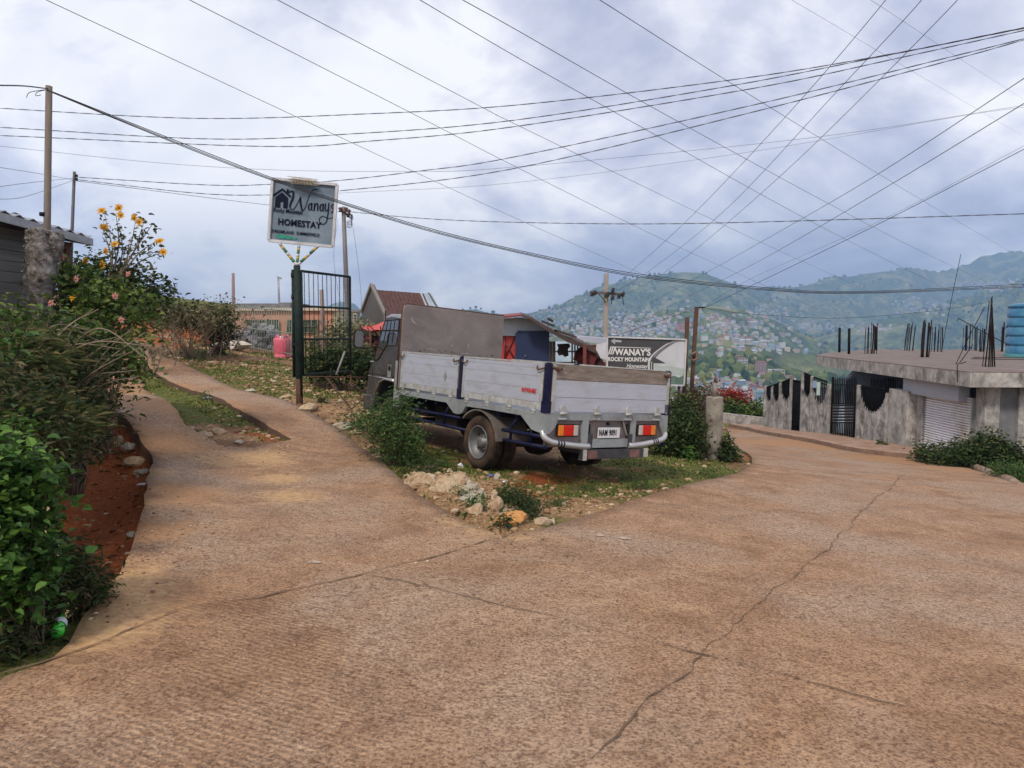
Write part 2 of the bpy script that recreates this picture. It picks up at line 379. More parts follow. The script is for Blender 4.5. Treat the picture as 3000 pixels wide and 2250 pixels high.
def inside(px, py, pl):
    px = np.asarray(px); py = np.asarray(py); r = np.zeros(px.shape, bool); n = len(pl); j = n-1
    for i in range(n):
        xi, yi = pl[i]; xj, yj = pl[j]
        c = ((yi > py) != (yj > py)) & (px < (xj-xi)*(py-yi)/(yj-yi+1e-12)+xi); r ^= c; j = i
    return r
def dist_poly(px, py, pts, closed=True):
    d = np.full(np.shape(px), 1e9); n = len(pts)
    for i in range(n if closed else n-1):
        ax, ay = pts[i]; bx, by = pts[(i+1) % n]; L = (bx-ax)**2+(by-ay)**2+1e-12
        t = np.clip(((px-ax)*(bx-ax)+(py-ay)*(by-ay))/L, 0, 1); d = np.minimum(d, np.hypot(px-ax-t*(bx-ax), py-ay-t*(by-ay)))
    return d
def on_road(x, y): return inside(x, y, ROAD) & ~inside(x, y, MEDIAN)
DITCH = [tuple(p) for p in ROAD_LEFT[5:14]]
def blob(x, y, pts):
    r = np.zeros(np.shape(x))
    for a, b, rad in pts:
        p = G(a, b); r = np.maximum(r, np.exp(-((x-p[0])**2+(y-p[1])**2)/rad**2))
    return r
def graded(n0, f0, f1, step, grow): 
    out = [f0]
    while out[-1] < f1: out.append(out[-1]+step)
    return out
def axis_pts(lo, a, b, hi, step):
    o = list(np.arange(a, b, step)); s = step
    while o[0] > lo: s *= 1.09; o.insert(0, o[0]-s)
    s = step
    while o[-1] < hi: s *= 1.06; o.append(o[-1]+s)
    return np.array(o)
gx = axis_pts(-60, -9.5, 9.5, 60, .105); gy = axis_pts(-9, 2.0, 14.5, 85, .105)
GX, GY = np.meshgrid(gx, gy); sh = GX.shape; X = GX.ravel(); Y = GY.ravel()
Z = zt(X, Y); road_m = inside(X, Y, ROAD); med_m = inside(X, Y, MEDIAN); rd = road_m & ~med_m
dr = dist_poly(X, Y, ROAD); dd = dist_poly(X, Y, DITCH, False)
rough = ((fbm(X*1.3, Y*1.3, 3, 2)-.5)*.14+(fbm(X*5, Y*5, 3, 8)-.5)*.07-.02)*(1-.6*np.exp(-((X-.2)**2+(Y-10.2)**2)/4))
off_w = np.clip(dr/.5, 0.15, 1)
Z = Z+np.where(rd, -.10, rough*off_w+np.where(med_m, -.03, .0))
# drain cut beside the slab and the bank rising behind it
_dp = sorted(DITCH, key=lambda p: p[1]); left = (~road_m) & (X < np.interp(Y, [p[1] for p in _dp], [p[0] for p in _dp])) & (X < Y*(262-1500)/FO+.0*Y+np.where(Y < 14, 9, 0))
Z -= np.where(left, .40*np.exp(-((dd-.55)/.55)**2), 0)
Z += np.where(left & (X > -9) & (Y < 13), .55*np.clip((dd-1.15)/1.1, 0, 1)**1.2, 0)
rubble = blob(X, Y, [(1330,1440,.8),(1400,1510,.55),(1250,1420,.55),(1440,1540,.4)])
Z += np.where(~road_m, .09*rubble*(.4+1.2*fbm(X*6, Y*6, 3, 40)), 0)
mb = MB(); ny, nx = sh
idx = np.arange(ny*nx).reshape(sh)
q = np.stack([idx[:-1,:-1], idx[:-1,1:], idx[1:,1:], idx[1:,:-1]], -1).reshape(-1, 4)
me = bpy.data.meshes.new('ground'); me.from_pydata(np.stack([X, Y, Z], 1).tolist(), [], q.tolist())
nn = fbm(X*.9, Y*.9, 4, 31); n5 = fbm(X*2.6, Y*2.6, 3, 55)
dsoil = np.where(left, np.exp(-(np.clip(dd-.0, 0, 9)/1.15)**4), 0)
grass = np.clip((nn-.46)*6, 0, 1)*.75
grass = np.clip(grass+.8*blob(X, Y, [(1180,1380,.9),(1560,1530,.5),(1650,1440,1.0),(1420,1420,.7),(2050,1380,1.4),(1900,1400,.9),(750,1100,2),(950,1150,1.5),(560,1180,1.3),(480,1120,1.5)]), 0, 1)
grass = grass*(1-dsoil)*(1-np.clip(rubble*1.5, 0, 1))
grass *= 1-.75*blob(X, Y, [(1600,1400,.8),(1500,1350,1.0),(1700,1480,.6),(1050,1190,1.0),(1000,1170,.8),(700,1270,.5),(800,1270,.4),(600,1260,.4)])
grav = np.clip((n5-.48)*5, 0, 1)
grav = np.clip(grav*.7+rubble*.9+.6*blob(X, Y, [(1050,1160,1.2),(1250,1400,.6),(1760,1490,.7),(1600,1530,.5),(1980,1370,.7),(600,1260,.6),(980,1190,1.3)]), 0, 1)*(1-.85*dsoil)
soil = np.clip(dsoil+np.clip((fbm(X*.5, Y*.5, 3, 77)-.5)*4, 0, 1)*.6+.8*blob(X, Y, [(1560,1400,.35),(780,1265,.5),(1240,1345,.4),(430,960,3)]), 0, 1)
grass = np.where((Y > 45), .9, grass); grass = np.where(med_m & (Y > 11.6), np.maximum(grass, .75+.3*fbm(X*2, Y*2, 2, 3)), grass)
for nm, arr in (('grassy', grass), ('stony', grav), ('soil', soil)):
    at = me.attributes.new(nm, 'FLOAT', 'POINT'); at.data.foreach_set('value', arr.astype(np.float32))
me.polygons.foreach_set('use_smooth', [True]*len(me.polygons)); me.update()
go = bpy.data.objects.new('ground', me); COL.objects.link(go); struct(go)
from mathutils.bvhtree import BVHTree
_bv = BVHTree.FromPolygons([tuple(v) for v in np.stack([X, Y, Z], 1).tolist()], q.tolist())
def gz(x, y):
    h = _bv.ray_cast(Vector((x, y, 30)), Vector((0, 0, -1)))
    return h[0].z if h[0] else z1(x, y)
m, nt, b = newmat('soil grass gravel'); 
def attr(n): a = N(nt, 'ShaderNodeAttribute'); a.attribute_name = n; return a.outputs['Fac']
fine = tex(nt, 22, 8, .78); mid = tex(nt, 3, 5, .65); peb = tex(nt, 26, 0, kind='voronoi')
earth = ramp(nt, fine, [(.3, (.16,.085,.045)), (.7, (.34,.20,.115))])
red = ramp(nt, fine, [(.3, (.15,.038,.012)), (.5, (.32,.092,.028)), (.7, (.52,.18,.06))])
tan = ramp(nt, fine, [(.3, (.18,.08,.035)), (.5, (.37,.22,.11)), (.68, (.60,.45,.28))])
gr = ramp(nt, fine, [(.32, (.03,.042,.009)), (.48, (.095,.115,.022)), (.64, (.26,.22,.08))])
def sharp(a, w=.5):
    s = N(nt, 'ShaderNodeMath', operation='ADD'); nt.links.new(attr(a), s.inputs[0])
    s2 = N(nt, 'ShaderNodeMath', operation='MULTIPLY'); nt.links.new(mid if w > .45 else fine, s2.inputs[0]); s2.inputs[1].default_value = w*2
    nt.links.new(s2.outputs[0], s.inputs[1]); return ramp(nt, s.outputs[0], [(.78, (0,0,0)), (1.05 if False else 1.0, (1,1,1))])
c = mixc(nt, sharp('soil', .5), earth, red); c = mixc(nt, sharp('stony', .45), c, tan)
pb = ramp(nt, peb, [(.12, (1,1,1)), (.22, (0,0,0))]); pm = N(nt, 'ShaderNodeMath', operation='MULTIPLY'); nt.links.new(pb, pm.inputs[0]); nt.links.new(attr('stony'), pm.inputs[1])
c = mixc(nt, pm.outputs[0], c, (.55,.46,.33)); c = mixc(nt, sharp('grassy', .5), c, gr)
nt.links.new(c, b.inputs['Base Color']); b.inputs['Roughness'].default_value = .95; b.inputs['Specular IOR Level'].default_value = .15
p1 = bump(nt, b, fine, 1.0, .045); bump(nt, b, peb, .35, .02, p1)
me.materials.append(m)
# ================================================================== ROADS
def densify(pts, step, jit=0, closed=True, seed=3):
    rg = np.random.default_rng(seed); out = []; n = len(pts)
    for i in range(n if closed else n-1):
        a = np.array(pts[i][:2], float); b_ = np.array(pts[(i+1) % n][:2], float); k = max(1, int(np.linalg.norm(b_-a)/step))
        for j in range(k): out.append(a+(b_-a)*j/k+rg.normal(size=2)*jit)
    if not closed: out.append(np.array(pts[-1][:2], float))
    return out
def sheet(name, outer, holes, up, thick, mat, step=.3, jit=.008, zf=None, edge_mat=None):
    loops = [densify(outer, step, jit)]+[densify(h, step, jit) for h in holes]
    vs = []; eds = []
    for L in loops:
        o = len(vs); vs += [Vector(p) for p in L]; eds += [(o+i, o+(i+1) % len(L)) for i in range(len(L))]
    nb = len(vs); A = np.array(outer, float); x0, y0 = A.min(0); x1, y1 = A.max(0)
    gxx, gyy = np.meshgrid(np.arange(x0, x1, step), np.arange(y0, y1, step)); gxx = gxx.ravel(); gyy = gyy.ravel()
    k = inside(gxx, gyy, [tuple(p) for p in outer])
    for h in holes: k &= ~inside(gxx, gyy, [tuple(p) for p in h])
    k &= dist_poly(gxx, gyy, [tuple(p) for p in outer]) > step*.45
    for h in holes: k &= dist_poly(gxx, gyy, [tuple(p) for p in h]) > step*.45
    vs += [Vector((a, c)) for a, c in zip(gxx[k], gyy[k])]
    r = geometry.delaunay_2d_cdt(vs, eds, [], 0, 1e-5); V = np.array([v[:] for v in r[0]])
    cen = np.array([V[list(f_)].mean(0) for f_ in r[2]])
    ok = inside(cen[:,0], cen[:,1], [tuple(p) for p in loops[0]])
    for L in loops[1:]: ok &= ~inside(cen[:,0], cen[:,1], [tuple(p) for p in L])
    F = [tuple(f_) for f_, k_ in zip(r[2], ok) if k_]
    Zs = (zf or zt)(V[:,0], V[:,1])+up
    edges = {}
    for f_ in F:
        for i in range(len(f_)): e = (f_[i], f_[(i+1) % len(f_)]); edges[e] = 1
    be = [e for e in edges if (e[1], e[0]) not in edges]
    n = len(V); vv = [tuple(p)+(z,) for p, z in zip(V.tolist(), Zs)]; low = {}
    for e in be:
        for i in e:
            if i not in low: low[i] = len(vv); vv.append((V[i][0], V[i][1], Zs[i]-thick))
    F2 = F+[(e[1], e[0], low[e[0]], low[e[1]]) for e in be]
    me = bpy.data.meshes.new(name); me.from_pydata(vv, [], F2)
    me.materials.append(mat)
    if edge_mat:
        me.materials.append(edge_mat); me.polygons.foreach_set('material_index', [0]*len(F)+[1]*len(be))
    me.polygons.foreach_set('use_smooth', [True]*len(F)+[False]*len(be)); me.update()
    o = bpy.data.objects.new(name, me); COL.objects.link(o); return o
ZR = lambda x, y: zt(x, y)+(fbm(np.asarray(x)*.7, np.asarray(y)*.7, 2, 61)-.5)*.010
m, nt, b = newmat('worn road concrete')
tcn = N(nt, 'ShaderNodeTexCoord'); vec = tcn.outputs['Object']
big = tex(nt, .45, 4, .6, .5, vec=vec); med = tex(nt, 2.2, 6, .65, .6, vec=vec); gn = tex(nt, 60, 3, .75, vec=vec); gn2 = tex(nt, 19, 6, .8, vec=vec)
c = ramp(nt, med, [(.28, (.22,.122,.065)), (.50, (.325,.192,.110)), (.72, (.43,.275,.165))])
grey = ramp(nt, gn2, [(.3, (.26,.182,.128)), (.7, (.46,.345,.25))]); c = mixc(nt, ramp(nt, big, [(.44, (0,0,0)), (.62, (.75,.75,.75))]), c, grey)
sp1 = ramp(nt, gn, [(.38, (.40,.34,.30)), (.50, (.95,.95,.95)), (.64, (1.3,1.28,1.22))]); c = mixc(nt, .9, c, sp1, 'MULTIPLY')
sp2 = ramp(nt, gn2, [(.36, (.55,.46,.40)), (.50, (1,1,1))]); c = mixc(nt, .75, c, sp2, 'MULTIPLY')
def attr(n): a = N(nt, 'ShaderNodeAttribute'); a.attribute_name = n; return a.outputs['Fac']
mud = ramp(nt, gn2, [(.3, (.24,.12,.06)), (.7, (.42,.245,.12))])
def addm(a, b2, k=1.0):
    s = N(nt, 'ShaderNodeMath', operation='MULTIPLY_ADD'); nt.links.new(a, s.inputs[0]); s.inputs[1].default_value = k; nt.links.new(b2, s.inputs[2]); return s.outputs[0]
nz = addm(gn2, addm(med, tex(nt, 6, 5, .7, .8, vec=vec, stretch=(1,3,1,R(20))), .5), .5)
mf = ramp(nt, addm(attr('mud'), nz, .8), [(1.18, (0,0,0)), (1.32, (.85,.85,.85))] if 0 else [(.0, (0,0,0)), (1, (0,0,0))])
mm_ = N(nt, 'ShaderNodeMapRange'); mm_.inputs['From Min'].default_value = 1.22; mm_.inputs['From Max'].default_value = 1.55; nt.links.new(addm(attr('mud'), nz, .75), mm_.inputs[0]); mf = mm_.outputs[0]; c = mixc(nt, mf, c, mud)
sand = ramp(nt, gn2, [(.3, (.33,.18,.075)), (.55, (.50,.32,.16)), (.75, (.60,.43,.25))])
mm_ = N(nt, 'ShaderNodeMapRange'); mm_.inputs['From Min'].default_value = 1.22; mm_.inputs['From Max'].default_value = 1.6; mm_.inputs['To Max'].default_value = .85; nt.links.new(addm(attr('sand'), nz, .75), mm_.inputs[0]); sf = mm_.outputs[0]; c = mixc(nt, sf, c, sand)
nt.links.new(c, b.inputs['Base Color']); b.inputs['Roughness'].default_value = .85; b.inputs['Specular IOR Level'].default_value = .3
pr = bump(nt, b, gn, .5, .012); pr = bump(nt, b, gn2, .4, .012, pr)
wv = tex(nt, 8.5, 2.5, dist=1.5, vec=vec, kind='wave', stretch=(1, 1, 1, R(-67)))   # raked grooves
gm = N(nt, 'ShaderNodeMath', operation='MULTIPLY'); nt.links.new(wv, gm.inputs[0]); gq_ = N(nt, 'ShaderNodeMath', operation='MULTIPLY'); nt.links.new(attr('raked'), gq_.inputs[0]); nt.links.new(ramp(nt, gn2, [(.36, (.1,.1,.1)), (.55, (1,1,1))]), gq_.inputs[1]); nt.links.new(gq_.outputs[0], gm.inputs[1])
bump(nt, b, gm.outputs[0], .5, .010, pr)
gcol = mixc(nt, ramp(nt, addm(med, gm.outputs[0], -.0) if 0 else gm.outputs[0], [(0, (0,0,0)), (.5, (0,0,0)), (1, (.34,.34,.34))]), c, (.17,.10,.055)); nt.links.new(gcol, b.inputs['Base Color'])
ROADM = m
EDGE = plain('slab edge', (.13,.075,.05), .9, var=.4, scale=9, bs=.5)
ro = sheet('road', ROAD, [MEDIAN], .03, .16, ROADM, .22, .01, ZR, EDGE); struct(ro)
V = np.array([v.co[:] for v in ro.data.vertices])
x, y = V[:,0], V[:,1]
mud = blob(x, y, [(420,1560,.45),(520,1190,1.2),(400,1150,1.2),(460,1300,.8),(470,1450,.6),(300,1780,.7),(240,1850,.4),(2300,1300,2.0),(2400,1310,1.3),(2600,1350,1.4),(2800,1380,1.2),(330,1560,.4)])
sandv = blob(x, y, [(760,1350,.6),(650,1360,.4),(820,1410,.4),(1380,1530,.35),(1450,1560,.3),(850,1460,.4),(330,1720,.4),(1500,1580,.2),(300,1790,.4),(250,1860,.35),(450,1390,.3)])
a1 = G(0, 1995); a2 = G(540, 1760); a3 = G(1080, 1690); a4 = G(1400, 1600)
JO = [a1[:2], G(200,1920)[:2], a2[:2], G(820,1780 if 0 else 1735)[:2], a3[:2], a4[:2], G(1480,1575)[:2]]
jl = np.interp(x, [p[0] for p in JO], [p[1] for p in JO]); raked = np.clip((jl-y)/.06, 0, 1)*np.clip(fbm(x*.9, y*.9, 3, 91)*3.4-1.1, .08, 1)*np.clip((1.2-x)/2.2, .12, 1)
for nm, arr in (('mud', mud), ('sand', sandv), ('raked', raked)):
    at = ro.data.attributes.new(nm, 'FLOAT', 'POINT'); at.data.foreach_set('value', arr.astype(np.float32))
# cracks and joints: thin dark strips lying on the slab
CR = plain('crack dirt', (.13,.08,.045), .95, var=.4, scale=20, bs=0)
def crack(pts, w=.014, jit=.02, seed=0):
    rg = np.random.default_rng(seed); p = densify([G(a, b_)[:2] for a, b_ in pts], .05, 0, False); p = np.array(p)
    t = np.gradient(p, axis=0); t /= np.linalg.norm(t, axis=1)[:,None]+1e-9; nrm = np.stack([-t[:,1], t[:,0]], 1)
    s = np.arange(len(p))*.05; wob = (fbm(s*2.2+seed*7, s*0+seed, 3, seed)-.5)*jit*5+(fbm(s*9+seed, s*0, 3, seed+9)-.5)*.05
    ww = w*.5*np.clip(2.4*fbm(s*7+seed, s*0, 3, seed+4)-.4, .3, 2); p = p+nrm*wob[:,None]
    a = p+nrm*ww[:,None]/2; c_ = p-nrm*ww[:,None]/2
    za = ZR(a[:,0], a[:,1])+.038; zc = ZR(c_[:,0], c_[:,1])+.038
    mb = MB(); n = len(p); vs = [tuple(q_)+(z,) for q_, z in zip(a, za)]+[tuple(q_)+(z,) for q_, z in zip(c_, zc)]
    mb.add(vs, [(i, i+n, i+n+1, i+1) for i in range(n-1)]); o = mb.build('road_crack', CR); struct(o)
crack([(0,2000),(150,1952),(330,1880),(540,1800),(740,1772),(900,1735),(1080,1695),(1220,1655),(1380,1612),(1480,1580)], .028, .02, 1)
crack([(1085,1697),(1250,1730),(1420,1775),(1650,1830),(1850,1880),(2050,1935),(2300,1995),(2600,2080),(2999,2160)], .018, .01, 2)
crack([(2640,1400),(2600,1440),(2520,1510),(2440,1610),(2320,1700),(2200,1800),(2060,1925),(1900,2080),(1730,2245)], .018, .02, 3)
crack([(2320,1335),(2450,1365),(2560,1385),(2640,1402)], .016, .008, 4)
crack([(850,1500),(1000,1545),(1150,1540),(1280,1515)], .008, .03, 5)
crack([(700,1600),(900,1590),(1100,1560),(1290,1530)], .006, .03, 6)
crack([(1860,1440),(2060,1465),(2300,1475),(2560,1500),(2999,1560)], .007, .02, 7)
# kerbed walk beside the wall on the right
WALK_IN = gw([(2236,1256),(2300,1266),(2395,1285),(2442,1276),(2511,1276),(2522,1300),(2602,1312),(2675,1320),(2740,1322)])
walkpoly = [tuple(p) for p in gw([(2190,1262),(2300,1285),(2395,1303),(2459,1318),(2522,1329),(2600,1338),(2670,1346),(2735,1352)])]+[(12.6,21.0),(12.7,23),(12.3,26),(11.9,29),(11.4,32),(9.9,33.2)]
WALKM = plain('dusty walk concrete', (.36,.25,.18), .9, var=.3, scale=3, bs=.3, dirt=(.24,.12,.07))
wk = sheet('sidewalk', walkpoly, [], .15, .3, WALKM, .3, .02, zt, plain('kerb face', (.22,.14,.10), .9, var=.4, scale=5, bs=.5)); struct(wk)
for i in range(0): pass
# ================================================================== HILLS
aa = np.arange(-200, 3600, 7.0); dd_ = np.exp(np.linspace(math.log(58), math.log(3950), 330))
AA, DDm = np.meshgrid(aa, dd_); HX = (AA-1500)/FO*DDm; HY = DDm; HZ = hills(HX, HY)
ny, nx = AA.shape; idx = np.arange(ny*nx).reshape(AA.shape)
q = np.stack([idx[:-1,:-1], idx[:-1,1:], idx[1:,1:], idx[1:,:-1]], -1).reshape(-1, 4)
me = bpy.data.meshes.new('hills'); me.from_pydata(np.stack([HX.ravel(), HY.ravel(), HZ.ravel()], 1).tolist(), [], q.tolist())
me.polygons.foreach_set('use_smooth', [True]*len(me.polygons)); me.update()
ho = bpy.data.objects.new('hills', me); COL.objects.link(ho); struct(ho)
m, nt, b = newmat('hillside vegetation'); me.materials.append(m)
n1 = tex(nt, .012, 8, .65, .4); n2 = tex(nt, .06, 6, .7); n3 = tex(nt, .0035, 4, .6)
c = ramp(nt, n2, [(.3, (.02,.04,.014)), (.5, (.065,.10,.022)), (.66, (.17,.20,.05))])
c2 = ramp(nt, n2, [(.3, (.16,.18,.05)), (.7, (.34,.31,.12))]); c = mixc(nt, ramp(nt, n1, [(.49, (0,0,0)), (.60, (.9,.9,.9))]), c, c2)  # paler grass patches, with the sunlit areas of the slopes put into the colour
c = mixc(nt, ramp(nt, n3, [(.55, (0,0,0)), (.68, (.35,.35,.35))]), c, (.25,.20,.12))
nt.links.new(c, b.inputs['Base Color']); b.inputs['Roughness'].default_value = 1; b.inputs['Specular IOR Level'].default_value = .05
bump(nt, b, n2, .8, 8)
# ================================================================== HAZE
hb = MB(); hb.bb(-2600, 3600, -30, 4050, -420, 400)
hz = hb.build('haze', []); tag(hz, kind='stuff'); tag(hz, 'blue haze filling the valley air', 'haze')
m = bpy.data.materials.new('haze air'); m.use_nodes = True; nt = m.node_tree
for n in list(nt.nodes): nt.nodes.remove(n)
o = N(nt, 'ShaderNodeOutputMaterial'); v = N(nt, 'ShaderNodeVolumePrincipled'); v.inputs['Density'].default_value = .00030
v.inputs['Color'].default_value = (.39, .62, .98, 1); v.inputs['Anisotropy'].default_value = .0
nt.links.new(v.outputs[0], o.inputs['Volume']); hz.data.materials.append(m)
# ================================================================== TRUCK (local axes: x across to the right, y forward, z up)
ALU = plain('painted aluminium panel', (.46,.49,.56), .38, .3, .07, 2, .03, dirt=(.36,.36,.36), dirt_amt=.05, stretch=(1,1,4))
ALUD = plain('grubby aluminium edge', (.42,.43,.43), .55, .15, .25, 8, .1, dirt=(.25,.24,.19), dirt_amt=.2, dscale=9)
GREYP = plain('grey frame paint', (.27,.30,.31), .45, .1, .15, 5, .05, dirt=(.14,.13,.12), dirt_amt=.2)
BRNP = plain('brown grey primer', (.175,.145,.145), .6, 0, .18, 5, .05, dirt=(.10,.08,.075), dirt_amt=.35)
BLUEP = plain('dark blue paint', (.004,.006,.032), .5, 0, .25, 6, .05, dirt=(.02,.02,.05), dirt_amt=.3, spec=.15)
WOOD = plain('weathered grey board', (.27,.235,.20), .85, 0, .35, 5, .3, stretch=(1,1,7), dirt=(.12,.085,.06), dirt_amt=.45)
TYRE = plain('tyre rubber', (.022,.019,.018), .9, 0, .3, 9, .2, dirt=(.10,.06,.038), dirt_amt=.5, dscale=4, spec=.15)
RIM = plain('dull rim paint', (.17,.18,.19), .5, .3, .2, 9, .1, dirt=(.10,.085,.07), dirt_amt=.5)
BLACKP = plain('black chassis', (.015,.014,.015), .8, 0, .3, 7, .2, dirt=(.045,.03,.022), dirt_amt=.5, spec=.1)
CABP = plain('dark grey cab paint', (.05,.052,.057), .25, .3, .1, 4, 0, dirt=(.11,.10,.09), dirt_amt=.12)
CABL = plain('light grey cab paint', (.36,.38,.42), .35, .3, .1, 4, 0)
RUST = plain('rusty steel', (.10,.045,.025), .9, .1, .45, 14, .4)
CHROME = plain('worn chrome', (.55,.56,.58), .25, .85, .15, 8, 0)
GLASS = plain('dark window glass', (.10,.115,.14), .04, .75, .1, 2, 0)
truck = thing('flatbed_truck', 'grey flatbed truck with silver drop sides parked on the grass verge', 'truck', (.3036, 8.3642, -.2645))
tr_r = Vector((.7937012, .60262338, -.08296664)); tr_f = Vector((-.60392473, .79696215, .0112364)); tr_u = Vector((.07289259, .04118726, .99648898))
Mx = Matrix((tr_r, tr_f, tr_u)).transposed(); truck.rotation_euler = Mx.to_euler()
def tp(mb, name, mat, parent=truck, bv=None):
    o = mb.build(name, mat, parent, world=False); ROOTLOC[o.name] = (0,0,0)
    if bv: bevel(o, bv, 2)
    return o
WD = 2.13
# load bed
mb = MB(); mb.bb(.03, WD-.03, .02, 3.48, .80, .868, 1)
for k in range(9): mb.bb(.08, WD-.08, .2+k*.38, .26+k*.38, .72, .80, 0)
tp(mb, 'load_bed', [BLUEP, GREYP])
SK = [(3.48,.868),(3.48,.79),(2.10,.795),(1.90,.67),(1.77,.665),(1.68,.70),(1.62,.79),(1.05,.80),(.42,.80),(.20,.655),(0,.63),(0,.868)]
for x0, e in ((-.004, .05), (WD-.046, .05)):
    mb = MB(); mb.prism([(x0, a, c) for a, c in SK], (e, 0, 0)); mb.bb(x0-.006, x0-.001, 1.765, 1.785, .67, .86); tp(mb, 'side_skirt', GREYP)
def side_panel(x0, sgn, y0, y1):
    mb = MB(); zs = [.905, .985, 1.135, 1.29, 1.385, 1.43]
    for k in range(5):
        m_ = 0 if 0 < k < 4 else 1
        mb.bb(x0, x0+sgn*(.022+.003*(k % 2)), y0+.05, y1-.05, zs[k]+.0015, zs[k+1]-.0015, 0 if k else 1)
    mb.bb(x0+sgn*.006, x0+sgn*.018, y0+.02, y1-.02, .905, 1.425, 1)
    mb.bb(x0-sgn*.004, x0+sgn*.030, y0, y0+.05, .90, 1.435, 1); mb.bb(x0-sgn*.004, x0+sgn*.030, y1-.05, y1, .90, 1.435, 1)
    mb.bb(x0-sgn*.005, x0+sgn*.032, y0, y1, 1.435, 1.455, 1)
    o = tp(mb, 'side_panel', [ALU, ALUD])
    nh = 4
    for k in range(nh):
        hb_ = MB(); yy = y0+.14+k*(y1-y0-.28)/(nh-1); hb_.bb(x0-sgn*.014, x0-sgn*.002, yy-.035, yy+.035, .845, .965); hb_.tube([(x0-sgn*.012, yy-.05, .882), (x0-sgn*.012, yy+.05, .882)], .011, 6)
        tp(hb_, 'hinge', ALUD, o)
    for yy in (y0+.06, y1-.06):
        lb = MB(); s_ = 1 if yy < (y0+y1)/2 else -1
        lb.tube(spline([(x0-sgn*.01, yy-s_*.09, 1.40), (x0-sgn*.03, yy-s_*.04, 1.375), (x0-sgn*.03, yy+s_*.03, 1.37), (x0-sgn*.015, yy+s_*.05, 1.41)], 4), .009, 6)
        tp(lb, 'latch', RUST, o)
    return o
sp_f = side_panel(.0, 1, 1.86, 3.46); sp_r = side_panel(.0, 1, .05, 1.74)
side_panel(WD, -1, 1.86, 3.46); side_panel(WD, -1, .05, 1.74)
for x0 in (-.005, WD-.065):
    for yy, z0 in ((1.80, .80), (.005, .80)):
        mb = MB(); mb.bb(x0, x0+.07, yy-.035, yy+.035, z0+.1, 1.445); mb.bb(x0-.008, x0+.078, yy-.045, yy+.045, z0+.07, z0+.21); mb.bb(x0+.01, x0+.06, yy-.025, yy+.025, 1.445, 1.458)
        tp(mb, 'stake_post', BLUEP, bv=.006)
# tailgate
mb = MB(); zs = [.89, 1.06, 1.262]
mb.bb(.115, 2.06, -.030, -.004, .892, 1.058, 0); mb.bb(.115, 2.06, -.033, -.004, 1.063, 1.262, 0); mb.bb(.10, 2.08, -.018, -.002, .89, 1.27, 1)
for x0 in (.075, 2.06): mb.bb(x0, x0+.045, -.04, .0, .88, 1.43, 1)
tg = tp(mb, 'tailgate', [ALU, ALUD])
mb = MB(); mb.bb(.12, 2.06, -.034, -.008, 1.265, 1.435); mb.bb(.10, 2.08, -.036, -.006, 1.436, 1.448); tp(mb, 'wooden_board', WOOD, tg, bv=.004)
for xh in (.26, .81, 1.36, 1.90):
    mb = MB(); mb.prism([(xh-.045, -.052, .86), (xh+.045, -.052, .86), (xh+.045, -.052, .93), (xh+.025, -.052, .965), (xh-.025, -.052, .965), (xh-.045, -.052, .93)], (0, .02, 0))
    mb.tube([(xh-.055, -.055, .872), (xh+.055, -.055, .872)], .014, 8); mb.bb(xh-.06, xh+.06, -.045, -.03, .80, .82); tp(mb, 'hinge', ALUD, tg)
for xh, s_ in ((.125, 1), (2.035, -1)):
    mb = MB(); mb.tube(spline([(xh-.07*s_, -.03, 1.41), (xh, -.06, 1.385), (xh+.06*s_, -.05, 1.39)], 4), .016, 8); mb.stone((xh, -.05, 1.385), .035, 0, (1.3, .6, .9), 5); tp(mb, 'latch', RUST, tg)
# rear frame
mb = MB(); mb.bb(.0, WD, -.03, .04, .79, .868, 0)
mb.prism([(0, -.031, .79), (.20, -.031, .79), (.16, -.031, .70), (.08, -.031, .63), (0, -.031, .63)], (0, .07, 0), 0)
mb.prism([(WD, -.031, .79), (WD, -.031, .60), (WD-.07, -.031, .60), (WD-.13, -.031, .70), (WD-.17, -.031, .79)], (0, .07, 0), 0)
mb.bb(.60, .70, -.029, .04, .52, .79, 0); mb.bb(1.43, 1.53, -.029, .04, .52, .79, 0); mb.bb(.60, 1.53, -.027, .04, .455, .56, 0)
mb.bb(.70, 1.43, .012, .04, .56, .79, 1); mb.prism([(1.29, -.02, .78), (1.31, -.02, .78), (1.40, -.02, .60), (1.38, -.02, .60)], (0, .02, 0), 0)
mb.bb(.06, .60, .005, .04, .47, .79, 1); mb.bb(1.53, WD-.06, .005, .04, .47, .79, 1); tp(mb, 'rear_frame', [GREYP, BRNP])
SIL = plain('silver bumper tube', (.46,.47,.48), .35, .45, .1, 5, 0)
for pts in ([(.015, .02, .66), (.02, -.02, .59), (.09, -.045, .545), (.18, -.05, .525), (.45, -.05, .492), (.66, -.045, .475), (.72, -.03, .475)],
            [(WD-.015, .02, .66), (WD-.02, -.02, .60), (WD-.09, -.045, .555), (WD-.2, -.05, .53), (1.70, -.05, .495), (1.49, -.045, .475), (1.42, -.03, .475)]):
    mb = MB(); mb.tube(spline(pts, 5), .036, 12); o = tp(mb, 'bumper_tube', SIL)
    b2 = MB(); p0, p1 = np.array(pts[3]), np.array(pts[4])
    for k in range(3):
        a = p0+(p1-p0)*(.02+.16*k); b2.tube([a, a+(p1-p0)*.08], .038, 12)
    tp(b2, 'blue_band', BLUEP, o)
mb = MB(); mb.bb(.58, 1.72, -.075, -.02, .322, .435, 0); mb.bb(.60, .66, -.078, .0, .31, .44, 2); mb.bb(.68, .83, -.079, -.02, .33, .43, 1); mb.bb(1.40, 1.58, -.079, -.02, .33, .43, 1); mb.bb(1.66, 1.74, -.079, -.03, .33, .44, 2)
